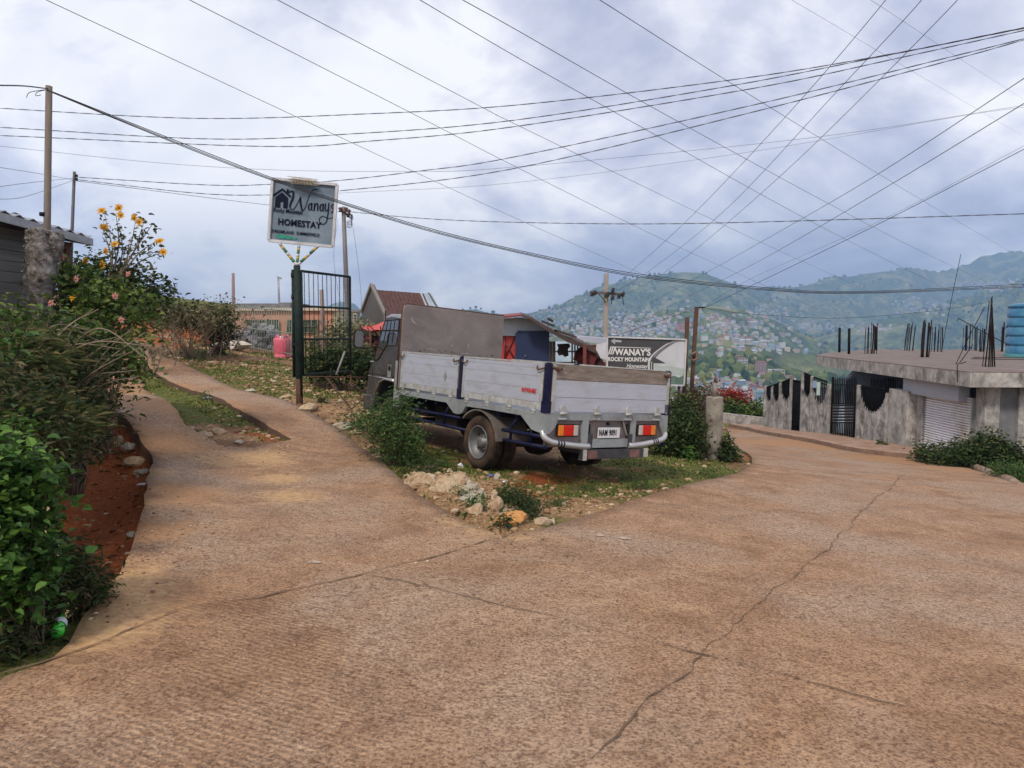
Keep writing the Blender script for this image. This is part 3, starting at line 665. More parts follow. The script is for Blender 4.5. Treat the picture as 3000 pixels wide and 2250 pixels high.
mb.bb(.7, .78, -.03, .5, .36, .62, 0); mb.bb(1.4, 1.48, -.03, .5, .36, .62, 0)
tp(mb, 'under_run_bar', [plain('scuffed dark steel', (.06,.062,.07), .45, .4, .4, 8, .1), plain('faded red panel', (.16,.08,.07), .6, 0, .4, 9, .1), plain('chipped white paint', (.45,.43,.40), .7, 0, .4, 12, .2)])
LR = plain('red lamp lens', (.55,.012,.008), .15, 0, .1, 20, .1); LA = plain('amber lamp lens', (.65,.20,.02), .15, 0, .1, 20, .1); LW = plain('clear lamp lens', (.45,.42,.38), .15, 0, .15, 20, .1)
for x0, x1, flip in ((.215, .53, 0), (1.585, 1.90, 1)):
    mb = MB(); mb.bb(x0-.012, x1+.012, -.026, .0, .595, .742); tl = tp(mb, 'tail_light', BLACKP, bv=.004)
    w = x1-x0; segs = [(0, .27, LA, 'amber_lens'), (.27, .76, LR, 'red_lens'), (.76, 1, LW, 'clear_lens')]
    for a, c, mt, nm in segs:
        if flip: a, c = 1-c, 1-a
        l = MB(); l.bb(x0+w*a+.003, x0+w*c-.003, -.042, -.02, .605, .732); tp(l, nm, mt, tl, bv=.008)
mb = MB(); mb.bb(.86, 1.24, -.034, -.028, .575, .705); npl = tp(mb, 'number_plate', plain('plate white', (.62,.63,.65), .4, 0, .08, 6, 0))
BLK = plain('black lettering', (.008,.008,.01), .9, 0, .1, 5, 0, spec=.05)
text_mesh('NAM 9091', .105, (.873, -.035, .606), (1, 0, 0), (0, 0, 1), BLK, 'lettering', npl, .0003, 0, .60, spacing=1.12, world=False)
mb = MB(); mb.stone((1.06, .0, .75), .03, 0, (1.6, .8, .7), 3); tp(mb, 'plate_lamp', BLACKP)
RED = plain('red lettering', (.55,.02,.02), .6, 0, .15, 30, 0)
text_mesh('NOT FOR HIRE', .07, (-.008, .43, 1.085), (0, -1, 0), (0, 0, 1), RED, 'lettering', sp_r, .0012, 0, .56, world=False)
mb = MB(); mb.prism([(-.006, 2.22, 1.15), (-.006, 2.18, 1.08), (-.006, 2.14, 1.15), (-.006, 2.18, 1.22)], (.003, 0, 0)); tp(mb, 'faded_emblem', plain('faded emblem', (.24,.23,.21), .8, 0, .4, 30, 0), sp_f)
# headboard
mb = MB(); mb.prism([(-.02, 3.47, .86), (1.90, 3.47, .86), (1.90, 3.47, 2.16), (.06, 3.47, 2.175), (0, 3.47, 2.15), (-.02, 3.47, 2.08)], (0, .035, 0)); hd = tp(mb, 'headboard', plain('scratched brown grey plywood', (.18,.152,.142), .7, 0, .24, 2.2, .15, dirt=(.26,.22,.20), dirt_amt=.12, dscale=1.6), bv=.008)
SC = plain('pale scrape', (.33,.30,.28), .8, 0, .4, 30, 0)
for pts in ([(.12,1.98),(.13,1.93),(.17,1.90),(.24,1.87),(.22,1.895),(.16,1.93),(.14,1.98)], [(.42,1.50),(.50,1.53),(.62,1.50),(.64,1.46),(.61,1.495),(.5,1.515)], [(1.2,1.62),(1.22,1.66),(1.215,1.56)], [(.85,1.60),(.93,1.62),(.90,1.59)], [(1.5,1.9),(1.66,1.915),(1.58,1.895)], [(1.02,1.48),(1.2,1.50),(1.3,1.475),(1.15,1.485)]):
    m2 = MB(); m2.prism([(a, 3.466, c) for a, c in pts], (0, .003, 0)); tp(m2, 'scrape', SC, hd)
mb = MB(); mb.tube([(-.025, 3.50, .86), (-.025, 3.50, 2.09), (.04, 3.50, 2.185), (1.91, 3.50, 2.17)], .012, 6)
rg = np.random.default_rng(4)
for k in range(22):
    x0 = rg.random()*1.8; zz = 1.46+rg.random()*.05; mb.stone((x0, 3.467, zz), .004+.007*rg.random(), 0, (1.8, .25, .8), k)
tp(mb, 'rusty_edge', RUST, hd)
# chassis
mb = MB()
for xx in (.70, 1.43): mb.bb(xx-.04, xx+.04, -.02, 4.9, .55, .74)
for yy in (.1, .9, 1.8, 2.6, 3.3): mb.bb(.66, 1.47, yy-.04, yy+.04, .58, .70)
mb.tube([(.2, 1.33, .345), (1.93, 1.33, .345)], .07, 10); mb.lathe((1.06-.2, 1.33, .345), (1, 0, 0), [(0, .05), (.05, .16), (.2, .19), (.35, .16), (.4, .05)], 14); mb.tube([(.25, 4.1, .33), (1.85, 4.1, .33)], .05, 8); mb.tube([(1.06, 1.3, .36), (1.06, 3.6, .52)], .045, 8)
for xx in (.60, 1.53): mb.tube(spline([(xx, .65, .55), (xx, 1.33, .44), (xx, 2.0, .55)], 5), .03, 4)
mb.bb(.30, .62, 2.25, 2.85, .42, .70); mb.bb(1.5, 1.85, 2.3, 3.1, .40, .72); mb.bb(.25, .55, 3.0, 3.4, .5, .75)
tp(mb, 'chassis', BLACKP)
for x0 in (-.0, WD):
    s_ = 1 if x0 == 0 else -1; mb = MB()
    mb.tube([(x0+s_*.03, 3.15, .605), (x0+s_*.03, 1.76, .615)], .022, 8); mb.tube([(x0+s_*.05, 3.3, .47), (x0+s_*.05, 1.62, .465)], .024, 8)
    for yy in (3.0, 2.2): mb.tube([(x0+s_*.08, yy-.1, .80), (x0+s_*.04, yy, .60), (x0+s_*.05, yy, .47)], .018, 6)
    tp(mb, 'side_guard', BLUEP)
    mb = MB(); mb.tube([(x0+s_*.04, .82, .575), (x0+s_*.03, .0, .59)], .025, 8); mb.tube([(x0+s_*.05, .80, .45), (x0+s_*.04, -.03, .475)], .024, 8)
    mb.tube([(x0+s_*.12, .55, .80), (x0+s_*.05, .66, .64), (x0+s_*.05, .66, .45)], .018, 6); mb.tube([(x0+s_*.04, .25, .66), (x0+s_*.04, .25, .46)], .018, 6)
    tp(mb, 'side_guard', BLUEP)
    # mudguard arc
    mb = MB(); n = 12; cy, cz, rr = 1.33, .36, .43; pr = []
    for k in range(n+1):
        t = R(35)+(R(195)-R(35))*k/n; pr.append((cy+rr*math.cos(math.pi-t)*1.02*-1 if 0 else cy-rr*math.cos(t)*1.03, cz+rr*math.sin(t)))
    pr = [(cy+.46*math.cos(R(a)), cz+.42*math.sin(R(a))) for a in np.linspace(40, 172, 14)]
    a0, a1 = x0+s_*.0, x0+s_*.52
    vs = [(a0, y_, z_) for y_, z_ in pr]+[(a1, y_, z_) for y_, z_ in pr]+[(a0, cy+(y_-cy)*.955, cz+(z_-cz)*.955) for y_, z_ in pr]+[(a1, cy+(y_-cy)*.955, cz+(z_-cz)*.955) for y_, z_ in pr]
    k = len(pr); fs = []
    for i in range(k-1): fs += [(i, i+1, k+i+1, k+i), (2*k+i, 3*k+i, 3*k+i+1, 2*k+i+1), (i, 2*k+i, 2*k+i+1, i+1), (k+i, k+i+1, 3*k+i+1, 3*k+i)]
    fs += [(0, k, 3*k, 2*k), (k-1, 3*k-1, 4*k-1, 2*k-1)]
    mb.add(vs, fs, 0); tp(mb, 'mudguard', plain('grey mudguard', (.17,.165,.16), .6, .1, .3, 9, .2, dirt=(.10,.07,.05), dirt_amt=.5))
# wheels
def wheel_mesh(dual):
    t = MB(); rr = .345; w = .19; n = 40
    def ring(x0):
        prof = [(x0+.03, .215), (x0+.012, .24), (x0, .28), (x0+.004, .315), (x0+.02, rr-.006), (x0+.035, rr)]
        prof += [(x0+w-.035, rr), (x0+w-.02, rr-.006), (x0+w-.004, .315), (x0+w, .28), (x0+w-.012, .24), (x0+w-.03, .215), (x0+.03, .215)]
        t.lathe((0, 0, 0), (1, 0, 0), prof, n)
        for k in range(44):
            for q_ in (0, 1):
                a = 2*math.pi*(k+.5*q_)/44; xx = x0+.045+q_*(w-.14); ax = [(1, 0, 0), (0, -math.sin(a), math.cos(a)), (0, math.cos(a), math.sin(a))]
                t.box((xx+.03, math.cos(a)*(rr+.002), math.sin(a)*(rr+.002)), (.06, .026, .012), 0, ax=ax)
    ring(0)
    if dual: ring(.225)
    r_ = MB(); d = .05 if dual else .02
    r_.lathe((0, 0, 0), (1, 0, 0), [(.012, .222), (.005, .215), (.012, .205), (.03, .195), (d+.06, .185), (d+.07, .12), (d+.055, .10), (d+.05, .075), (d+.0, .07), (d-.01, .05), (d-.012, .001)], 32)
    for k in range(6):
        a = 2*math.pi*k/6; r_.tube([(d+.06, .095*math.cos(a), .095*math.sin(a)), (d+.03, .095*math.cos(a), .095*math.sin(a))], .011, 6)
    for k in range(5):
        a = 2*math.pi*(k+.5)/5; r_.lathe((d+.062, .15*math.cos(a), .15*math.sin(a)), (-1, 0, 0), [(0, .022), (.002, .001)], 10, 1)
    return t, r_
def wheel(loc, rz, dual, proto=None):
    t, r_ = proto if proto else wheel_mesh(dual)
    w = bpy.data.objects.new('wheel', None); COL.objects.link(w); w.parent = truck; w.location = loc; w.rotation_euler = (0, 0, rz); ROOTLOC[w.name] = (0,0,0)
    tp(t, 'tyre', TYRE, w); tp(r_, 'rim', [RIM, BLACKP], w); return w
wheel((.02, 1.33, .345), 0, True); wheel((WD-.02, 1.33, .345), math.pi, True); wheel((.20, 4.12, .345), 0, False); wheel((WD-.20, 4.12, .345), math.pi, False)
# cab
CX0, CX1 = .12, WD-.12
prof = [(3.70,.62),(3.70,2.0),(3.76,2.025),(4.12,2.03),(4.26,1.99),(4.34,1.93),(4.60,1.42),(4.72,1.18),(4.80,1.10),(4.83,.70),(4.84,.52),(4.52,.52),(4.47,.72),(4.36,.90),(4.19,.965),(3.98,.955),(3.90,.92),(3.86,.62)]
mb = MB(); mb.prism([(CX0, a, c) for a, c in prof], (CX1-CX0, 0, 0)); cab = tp(mb, 'cab', CABP); bevel(cab, .03, 3)
mb = MB(); mb.prism([(CX0-.003, 3.69, 1.955), (CX0-.003, 3.76, 2.03), (CX0-.003, 4.12, 2.036), (CX0-.003, 4.27, 1.995), (CX0-.003, 4.30, 1.96), (CX0-.003, 4.10, 1.985)], (CX1-CX0+.006, 0, 0)); o = tp(mb, 'roof', CABL, cab, bv=.01)
wl = [(4.31,1.925),(3.83,1.945),(3.86,1.535),(4.20,1.525),(4.30,1.44),(4.47,1.28),(4.60,1.27),(4.60,1.32)]
for xs, e in ((CX0-.006, .004), (CX1+.002, .004)):
    mb = MB(); mb.prism([(xs, a, c) for a, c in wl], (e, 0, 0)); wn = tp(mb, 'side_window', GLASS, cab)
    fr = MB(); ring = wl+[wl[0]]
    fr.tube([(xs+e/2, a, c) for a, c in ring], .011, 5); tp(fr, 'window_seal', BLACKP, wn)
    xx = xs-.004 if xs < 1 else xs+e+.004
    gb = MB()
    for t in (.25, .5, .75):
        ya = 4.31+(3.83-4.31)*t; gb.tube([(xx, ya+.02, 1.92), (xx, ya+.14-.1*t, 1.56)], .0045, 4)
    gb.tube([(xx, 4.39, 1.765), (xx, 3.85, 1.77)], .013, 5); tp(gb, 'window_guard', BLACKP, wn)
mb = MB(); mb.prism([(CX0+.10, 4.36, 1.90), (CX1-.10, 4.36, 1.90), (CX1-.06, 4.69, 1.26), (CX0+.06, 4.69, 1.26)], (0, .012, .006)); tp(mb, 'windscreen', GLASS, cab)
mb = MB(); xx = CX0-.004
for pts in ([(3.80, 1.96), (3.80, 1.0)], [(4.66, 1.16), (4.62, 1.0)], [(3.80, 1.04), (4.78, 1.04)]): mb.tube([(xx, a, c) for a, c in pts], .005, 4)
tp(mb, 'door_seam', BLACKP, cab)
mb = MB(); mb.tube([(xx, a, c) for a, c in [(3.86, .99), (4.78, 1.0)]], .012, 6); mb.tube([(xx, a, c) for a, c in [(3.86, .965), (4.19, .985), (4.38, .92), (4.49, .73)]], .014, 6)
mb.tube([(xx, 4.62, 1.245), (xx, 4.75, 1.235)], .012, 6); mb.bb(xx-.006, xx, 3.98, 4.10, 1.02, 1.22, 0); tp(mb, 'trim', CHROME, cab)
mb = MB(); mb.lathe((xx-.006, 4.04, 1.165), (-1, 0, 0), [(0, .05), (.004, .045), (.004, .001)], 16); tp(mb, 'door_handle', BLACKP, cab)
mb = MB(); mb.prism([(CX0-.02, a, c) for a, c in [(4.55,.42),(4.88,.42),(4.90,.68),(4.60,.70)]], (CX1-CX0+.04, 0, 0)); tp(mb, 'front_bumper', CABP, bv=.02)
for xa in (CX0+.05, CX1-.3): mb = MB(); mb.bb(xa, xa+.25, 4.83, 4.87, .8, .95); tp(mb, 'headlight', LW, cab, bv=.02)
for s_, x0 in ((-1, CX0), (1, CX1)):
    mb = MB(); mb.tube(spline([(x0, 4.55, 1.5), (x0+s_*.2, 4.62, 1.45), (x0+s_*.28, 4.62, 1.50), (x0+s_*.29, 4.6, 1.72)], 4), .010, 6)
    mr = tp(mb, 'wing_mirror', BLACKP, cab)
    h = MB(); cxm = x0+s_*.31; h.prism([(cxm+a*.085, 4.585, 1.60+c*.15) for a, c in [(math.copysign(abs(math.cos(t))**.6, math.cos(t)), math.copysign(abs(math.sin(t))**.6, math.sin(t))) for t in np.linspace(0, 2*math.pi, 17)[:-1]]], (0, .05, 0)); tp(h, 'mirror_shell', BLACKP, mr, bv=.01)
    g_ = MB(); g_.prism([(cxm+a*.074, 4.578, 1.60+c*.135) for a, c in [(math.copysign(abs(math.cos(t))**.6, math.cos(t)), math.copysign(abs(math.sin(t))**.6, math.sin(t))) for t in np.linspace(0, 2*math.pi, 17)[:-1]]], (0, .005, 0)); tp(g_, 'mirror_glass', CHROME, mr)
mb = MB(); mb.bb(-.02+.16, .2, 3.52, 3.60, .62, 1.98); mb.tube([(.3, 3.6, .8), (.3, 3.6, 1.9)], .05, 10); mb.bb(.02, .10, 3.50, 3.68, .60, 1.30); tp(mb, 'cab_stay', GREYP)
# ================================================================== HOMESTAY SIGN, POST AND GATE
GRN = plain('chipped dark green paint', (.008,.024,.02), .6, 0, .5, 12, .3, dirt=(.035,.035,.032), dirt_amt=.3, dscale=8, spec=.15)
WHT = plain('faded white paint', (.52,.52,.54), .6, 0, .15, 8, .1, dirt=(.34,.34,.35), dirt_amt=.3)
SGN = plain('blue grey sign paint', (.125,.17,.22), .85, 0, .22, 3.5, .1, dirt=(.19,.24,.285), dirt_amt=.3, dscale=2)
YS = 13.3; base = P(878, 1188, YS)
sp_ = thing('sign_post', 'dark green steel post with rusty foot carrying the square board', 'post', base)
mb = MB(); mb.tube([base+np.array([0,0,-.3]), P(874, 960, YS), P(870, 778, YS)], .062, 12); mb.build('post', GRN, sp_)
mb = MB(); mb.tube([base+np.array([0,0,-.25]), P(876, 1110, YS)], .064, 12); mb.build('rusty_foot', RUST, sp_)
rg = np.random.default_rng(5); mixm = [plain('yellow stripe', (.45,.33,.05), .6), plain('green stripe', (.03,.15,.07), .6), WHT]
for (a, c) in (((870,778),(818,712)), ((870,778),(876,718)), ((872,776),(935,718))):
    mb = MB(); A_ = P(a[0], a[1], YS); B_ = P(c[0], c[1], YS)
    for k in range(7): mb.tube([A_+(B_-A_)*k/7, A_+(B_-A_)*(k+1)/7], .027, 8, [2, 1, 0][k % 3])
    mb.build('strut', mixm, sp_)
TLp, TRp, BRp, BLp = P(795,519,YS), P(992,538,YS), P(979,727,YS), P(783,708,YS)
bd = thing('homestay_signboard', 'square blue grey board in a white frame with house drawing and homestay lettering', 'sign', BLp)
def quadpt(u_, v_): return (1-v_)*((1-u_)*BLp+u_*BRp)+v_*((1-u_)*TLp+u_*TRp)
FN = np.array([0, -1., 0])
mb = MB(); mb.prism([quadpt(.03,.03)+(0,.02,0), quadpt(.97,.03)+(0,.02,0), quadpt(.97,.97)+(0,.02,0), quadpt(.03,.97)+(0,.02,0)], (0, .02, 0)); mb.build('face', SGN, bd)
mb = MB(); ft = .05
for a, c in (((0,0),(1,0)), ((1,0),(1,1)), ((1,1),(0,1)), ((0,1),(0,0))):
    p_, q_ = quadpt(*[.02+.96*z for z in a]), quadpt(*[.02+.96*z for z in c]); mb.beam(p_, q_, .05, .05, up=(0,-1,0))
bevel(mb.build('frame', WHT, bd), .004, 1)
exs = (BRp-BLp); LX = np.linalg.norm(exs); exs = exs/LX; eys = (TLp-BLp); LY = np.linalg.norm(eys); eys = eys/LY
INK = plain('dark blue black sign ink', (.012,.014,.03), .85, 0, .3, 20, 0, spec=.05)
def sg(u_, v_): return quadpt(u_, v_)+np.array([0, .012, 0])
def stroke(pts, w, name, parent, mat, f=sg, n=6, dy=.004):
    """painted stroke: flat ribbon along a smooth line given in board coordinates (width per point)"""
    s = spline([tuple(p[:2])+(p[2] if len(p) > 2 else w,) for p in pts], n); mb = MB(); vs = []
    P3 = [f(q_[0], q_[1]) for q_ in s]
    for i in range(len(s)):
        t = P3[min(i+1, len(s)-1)]-P3[max(i-1, 0)]; t /= np.linalg.norm(t)+1e-9; nn_ = np.cross(t, FN); nn_ /= np.linalg.norm(nn_)+1e-9; w_ = abs(s[i][2])/2
        vs += [P3[i]+nn_*w_, P3[i]-nn_*w_, P3[i]+nn_*w_+FN*dy, P3[i]-nn_*w_+FN*dy]
    fs = []
    for i in range(len(s)-1):
        o = i*4; fs += [(o+2, o+3, o+7, o+6), (o, o+2, o+6, o+4), (o+1, o+5, o+7, o+3)]
    mb.add(vs, fs); return mb.build(name, mat, parent)
# script name: each tuple (u, v, stroke width)
stroke([(.27,.79,.012),(.30,.815,.02),(.335,.80,.03),(.335,.72,.034),(.30,.60,.03),(.31,.545,.016),(.36,.55,.012),(.415,.66,.010),(.445,.745,.012)], .02, 'lettering', bd, INK)
stroke([(.445,.745,.026),(.452,.66,.034),(.475,.56,.03),(.495,.535,.016),(.53,.60,.010),(.565,.74,.010),(.60,.83,.012),(.64,.875,.014),(.70,.88,.008)], .02, 'lettering', bd, INK)
for (u0, v0) in ((.555,.535),(.665,.528),(.765,.535)):
    pass
def aletter(u0, v0): stroke([(u0+.055,v0+.11,.010),(u0+.02,v0+.10,.018),(u0+.012,v0+.04,.024),(u0+.03,v0+.002,.012),(u0+.052,v0+.05,.010),(u0+.056,v0+.125,.02),(u0+.056,v0+.03,.022),(u0+.078,v0+.004,.01)], .02, 'lettering', bd, INK, n=4)
aletter(.565,.545)
stroke([(.665,.67,.02),(.662,.60,.024),(.662,.55,.022)], .02, 'lettering', bd, INK); stroke([(.668,.62,.010),(.69,.665,.014),(.71,.655,.022),(.712,.60,.024),(.715,.555,.022)], .02, 'lettering', bd, INK)
aletter(.735,.55)
stroke([(.825,.68,.02),(.822,.60,.022),(.84,.565,.012),(.865,.60,.01)], .02, 'lettering', bd, INK); stroke([(.872,.695,.02),(.872,.60,.022),(.868,.50,.018),(.85,.39,.014),(.80,.355,.014),(.755,.38,.013),(.75,.44,.012),(.80,.48,.010),(.88,.455,.010),(.955,.475,.008)], .02, 'lettering', bd, INK)
stroke([(.948,.675,.010),(.925,.67,.016),(.918,.64,.02),(.945,.60,.024),(.948,.565,.02),(.915,.55,.014)], .02, 'lettering', bd, INK)
def pl2(pts, name='house_drawing', mat=INK):
    mb = MB(); mb.prism([sg(*p_)+FN*.004 for p_ in pts], (0, .004, 0)); return mb.build(name, mat, bd)
pl2([(.075,.545),(.075,.70),(.17,.785),(.265,.71),(.265,.545),(.20,.545),(.20,.64),(.155,.64),(.155,.545)])
pl2([(.045,.705),(.17,.815),(.295,.715),(.31,.74),(.268,.775),(.268,.84),(.235,.84),(.235,.80),(.172,.85),(.035,.735)])
text_mesh('Rocky Mountain', .108, sg(.055,.475), exs, eys, INK, 'lettering', bd, .0012, .12, .74)
text_mesh('HOMESTAY', .155, sg(.135,.285), exs, eys, INK, 'lettering', bd, .005, 0, .93, spacing=1.06)
text_mesh('DREAMLAND  SUMMERFIELD', .078, sg(.055,.155), exs, eys, INK, 'lettering', bd, .0008, 0, .86)
mb = MB(); mb.prism([sg(.11,.105)+FN*.003, sg(.18,.07)+FN*.003, sg(.42,.075)+FN*.003, sg(.44,.10)+FN*.003, sg(.30,.125)+FN*.003, sg(.16,.135)+FN*.003], (0, .003, 0)); mb.build('green_arrow', plain('green brush paint', (.01,.22,.15), .6, 0, .5, 18, 0), bd)
# bundle of sticks resting on the board
t = thing('stick_bundle', 'pale bundle of slats tied on top edge of the square board', 'bundle', P(900, 528, YS-.1))
mb = MB(); rg = np.random.default_rng(9)
for k in range(26):
    y_ = YS-.16+rg.random()*.2; v = rg.random(); p0 = P(842+rg.random()*18, 515+v*24, y_); p1 = P(905+rg.random()*32, 524+v*22, y_); mb.beam(p0, p1, .012+.01*rg.random(), .006)
mb.build('slats', plain('pale slats', (.42,.37,.28), .9, 0, .4, 14, .2), t)
mb = MB()
for k in range(7): a = P(858+k*9, 528+k, YS-.19); mb.beam(a, a+np.array([.03, .0, -.055]), .014, .008)
mb.build('binding', plain('dark binding', (.04,.03,.03), .9), t)
# gate
gt = thing('steel_gate', 'dark green barred gate standing open on the sign post', 'gate', P(880, 1110, YS))
def gq(u_, v_):
    a = P(889, 1098, YS+.02)+( P(1027, 1087, 14.5)-P(889,1098,YS+.02))*u_; c = P(883, 794, YS+.02)+(P(1025, 811, 14.5)-P(883,794,YS+.02))*u_; return a+(c-a)*v_
mb = MB()
for v_ in (0, .345, .665, 1): mb.tube([gq(0, v_), gq(1, v_)], .024 if v_ in (0, 1) else .02, 8)
mb.tube([gq(1, 0), gq(1, 1)], .024, 8); mb.tube([gq(0, 0), gq(0, 1)], .02, 8); mb.build('gate_frame', GRN, gt)
mb = MB()
for k in range(11): u_ = .05+.09*k; mb.tube([gq(u_, .0), gq(u_+rg.normal()*.004, .5), gq(u_, 1)], .007, 5)
mb.build('bars', GRN, gt)
mb = MB(); a = P(858, 790, YS+.1); c = P(862, 1105, YS+.1); mb.tube([a, c], .03, 8); mb.build('hinge_pipe', GRN, gt)
for v_ in (.3, .75, .95):
    mb = MB(); e_ = a+(c-a)*(1-v_); mb.tube([e_, e_+np.array([.14, -.08, 0])], .02, 6); mb.tube([e_-(0,0,.04), e_+(0,0,.04)], .04, 8)
    mb.build('hinge', GRN, gt)
mb = MB(); mb.tube([gq(.35, .31), gq(.0, .36)], .006, 4); mb.tube([P(1010,1030,14.2), P(985,1098,13.9)], .02, 6); mb.build('prop', plain('grey prop', (.2,.2,.2), .8), gt)
mb = MB(); mb.tube([P(905,1103,13.2), P(1030,1105,13.6), P(1072,1106,13.8)], .011, 5); mb.tube([P(955,1104,13.4), P(1030,1199,12.6)], .014, 5); mb.tube([P(1030,1199,12.6), P(1075,1160,12.6)], .012, 5); mb.tube([P(1028,1106,13.5), P(1026,1148,13.4)], .012, 5)
tag(mb.build('bent_rod', RUST), 'rusty bent rods hanging below the open gate by the cab', 'metal rod')
# ================================================================== ARROW BILLBOARD
YB = 14.2; bt = [P(1778,1125,YB), P(2003.6,1129,YB), P(2010,994.6,YB), P(1779,987,YB)]
ab = thing('arrow_billboard', 'grey and white directional billboard with left arrow behind the truck tail', 'sign', (bt[1][0], bt[1][1], gz(bt[1][0], bt[1][1])))
def bq(u_, v_): return (1-v_)*((1-u_)*bt[0]+u_*bt[1])+v_*((1-u_)*bt[3]+u_*bt[2])
DG = plain('charcoal sign vinyl', (.06,.06,.064), .6, 0, .12, 8, 0, spec=.2); VW = plain('pale sign vinyl', (.50,.50,.55), .5, 0, .07, 2, 0, dirt=(.40,.43,.42), dirt_amt=.3)
mb = MB(); mb.prism([bq(0,0), bq(1,0), bq(1,1), bq(0,1)], (0, .03, 0)); mb.build('face', VW, ab)
def bf(u_, v_, l=.004): return bq(u_, v_)+FN*l
def bpoly(pts, name, mat, l=.004): mb = MB(); mb.prism([bf(a, c, l) for a, c in pts], (0, .0035, 0)); return mb.build(name, mat, ab)
arc = [(.905,.985),(.80,.90),(.70,.78),(.62,.66),(.58,.56),(.565,.48),(.565,.38),(.575,.25),(.60,.13),(.63,.0)]
bpoly([(.0,.985),(.0,.0)]+arc[::-1], 'dark_panel', DG)
bpoly([(.60,.60),(.75,.475),(.60,.47),(.56,.53)], 'dark_panel', DG, .006)
mb = MB()
for nm, off, w, mt, rngs in (('white_band', -.028, .026, VW, [(0, 5), (5, 9)]), ('dark_band', .022, .018, DG, [(0, 9)])):
    for a0, a1_ in rngs:
        mb = MB(); s = spline([arc[i] for i in range(a0, a1_+1)], 4); L_ = [bf(p_[0]+off-w/2*(1-.9*(p_[1] > .9)), p_[1], .008) for p_ in s]; R_ = [bf(p_[0]+off+w/2, p_[1], .008) for p_ in s]
        n = len(s); mb.add(L_+R_, [(i, i+1, n+i+1, n+i) for i in range(n-1)]); mb.build(nm, mt, ab)
ebx = (bt[1]-bt[0])/np.linalg.norm(bt[1]-bt[0]); eby = np.array([0, 0, 1.])
WT = plain('white sign lettering', (.62,.61,.60), .5, 0, .05, 5, 0)
text_mesh("WANAY'S", .172, bf(.10,.625,.004), ebx, eby, WT, 'lettering', ab, .006, 0, .90, spacing=1.02)
text_mesh("ROCKY MOUNTAIN", .108, bf(.008,.492,.004), ebx, eby, WT, 'lettering', ab, .0045, 0, .80, spacing=1.05)
text_mesh("Homestay", .112, bf(.245,.355,.004), ebx, eby, WT, 'lettering', ab, .0015, .35, .88)
for k in range(3): bpoly([(.008+k*.027,.63),(.024+k*.027,.63),(.06+k*.027,.80),(.044+k*.027,.80)], 'stripe', WT, .008)
bpoly([(.04,.80),(.56,.795),(.56,.785),(.04,.785)], 'stripe', WT, .009)
bpoly([(.045,.915),(.10,.985),(.10,.945),(.18,.94),(.18,.895),(.10,.895),(.10,.845)], 'arrow', plain('grey arrow', (.34,.34,.36), .5), .008)
PB = plain('printed green hillside', (.20,.29,.25), .6, 0, .5, 9, 0, dirt=(.05,.10,.08), dirt_amt=.9, dscale=9)
bpoly([(.70,.0),(.99,.0),(.99,.22),(.93,.17),(.86,.21),(.78,.15),(.72,.19)], 'printed_hill', PB, .003); bpoly([(.64,.22),(.99,.22),(.99,.36),(.82,.42),(.70,.41),(.60,.45)], 'printed_hill', plain('printed pale hill', (.36,.42,.40), .6, 0, .15, 4, 0), .003)
mb = MB()
for a, c in (((0,0),(1,0)), ((1,0),(1,1)), ((1,1),(0,1)), ((0,1),(0,0))): mb.beam(bq(*a)+FN*.005, bq(*c)+FN*.005, .028, .05, up=(0,-1,0))
mb.build('frame', WHT, ab)
for u_ in (.12, .93): a = bq(u_, .9)+(0, .05, 0); mb = MB(); mb.beam((a[0], a[1], gz(a[0], a[1])-.2), a, .05, .05); mb.build('leg', RUST, ab)
# ================================================================== POLES
CONC = plain('weathered concrete', (.27,.24,.21), .9, 0, .3, 3, .35, dirt=(.11,.09,.07), dirt_amt=.45, dscale=2.2)
POLEW = plain('grey timber pole', (.20,.17,.145), .85, 0, .25, 6, .3, stretch=(1,1,.3), dirt=(.11,.085,.07), dirt_amt=.4)
def pole(name, label, cat, b_, t_, r0, r1, mat, group=None, sink=.3):
    b_ = np.array(b_, float); t_ = np.array(t_, float); th = thing(name, label, cat, b_, group)
    mb = MB(); d = (t_-b_)/np.linalg.norm(t_-b_); mb.tube([b_-d*sink, b_+(t_-b_)*.33, b_+(t_-b_)*.66, t_], [r0, r0+(r1-r0)*.33, r0+(r1-r0)*.66, r1], 12); mb.build('shaft', mat, th); return th
YL = 8.6; pb_ = P(124, 700, YL); g0 = gz(pb_[0]-.05, pb_[1]); tl_ = P(143.5, 252, YL)
lp = pole('cable_pole', 'tall grey timber pole rising beside the tin roof at far left', 'pole', (pb_[0]-.1, pb_[1], g0), tl_, .042, .035, POLEW)
mb = MB(); a = P(129.5, 628, YL); mb.tube([a-(0,0,.02), a+(0,0,.02)], .05, 10); mb.build('blue_band', BLUEP, lp)
mb = MB(); a = P(140, 262, YL)
mb.tube(spline([a, a+np.array([-.12,0,-.03]), a+np.array([-.14,0,-.07]), a+np.array([-.08,0,-.06])], 5), .004, 4); mb.tube(spline([a, a+np.array([-.2,0,-.03]), a+np.array([-.25,0,-.09])], 5), .004, 4); mb.build('wire_end', BLACKP, lp)
YQ = 16; a = P(190, 680, YQ); p2 = pole('thin_cable_pole', 'thin leaning dark pole behind the tin roof', 'pole', (a[0]-.1, a[1], gz(a[0], a[1])), P(218, 503, YQ), .04, .03, plain('dark steel pole', (.10,.095,.10), .6, .3))
for dx, dy in ((6, 12), (6, 22)): q_ = P(218+dx, 503+dy, YQ-.03); mb = MB(); mb.lathe(q_-(0,0,.03), (0,0,1), [(0,.02),(.01,.035),(.025,.02),(.04,.035),(.06,.02)], 8); mb.build('insulator', BLACKP, p2)
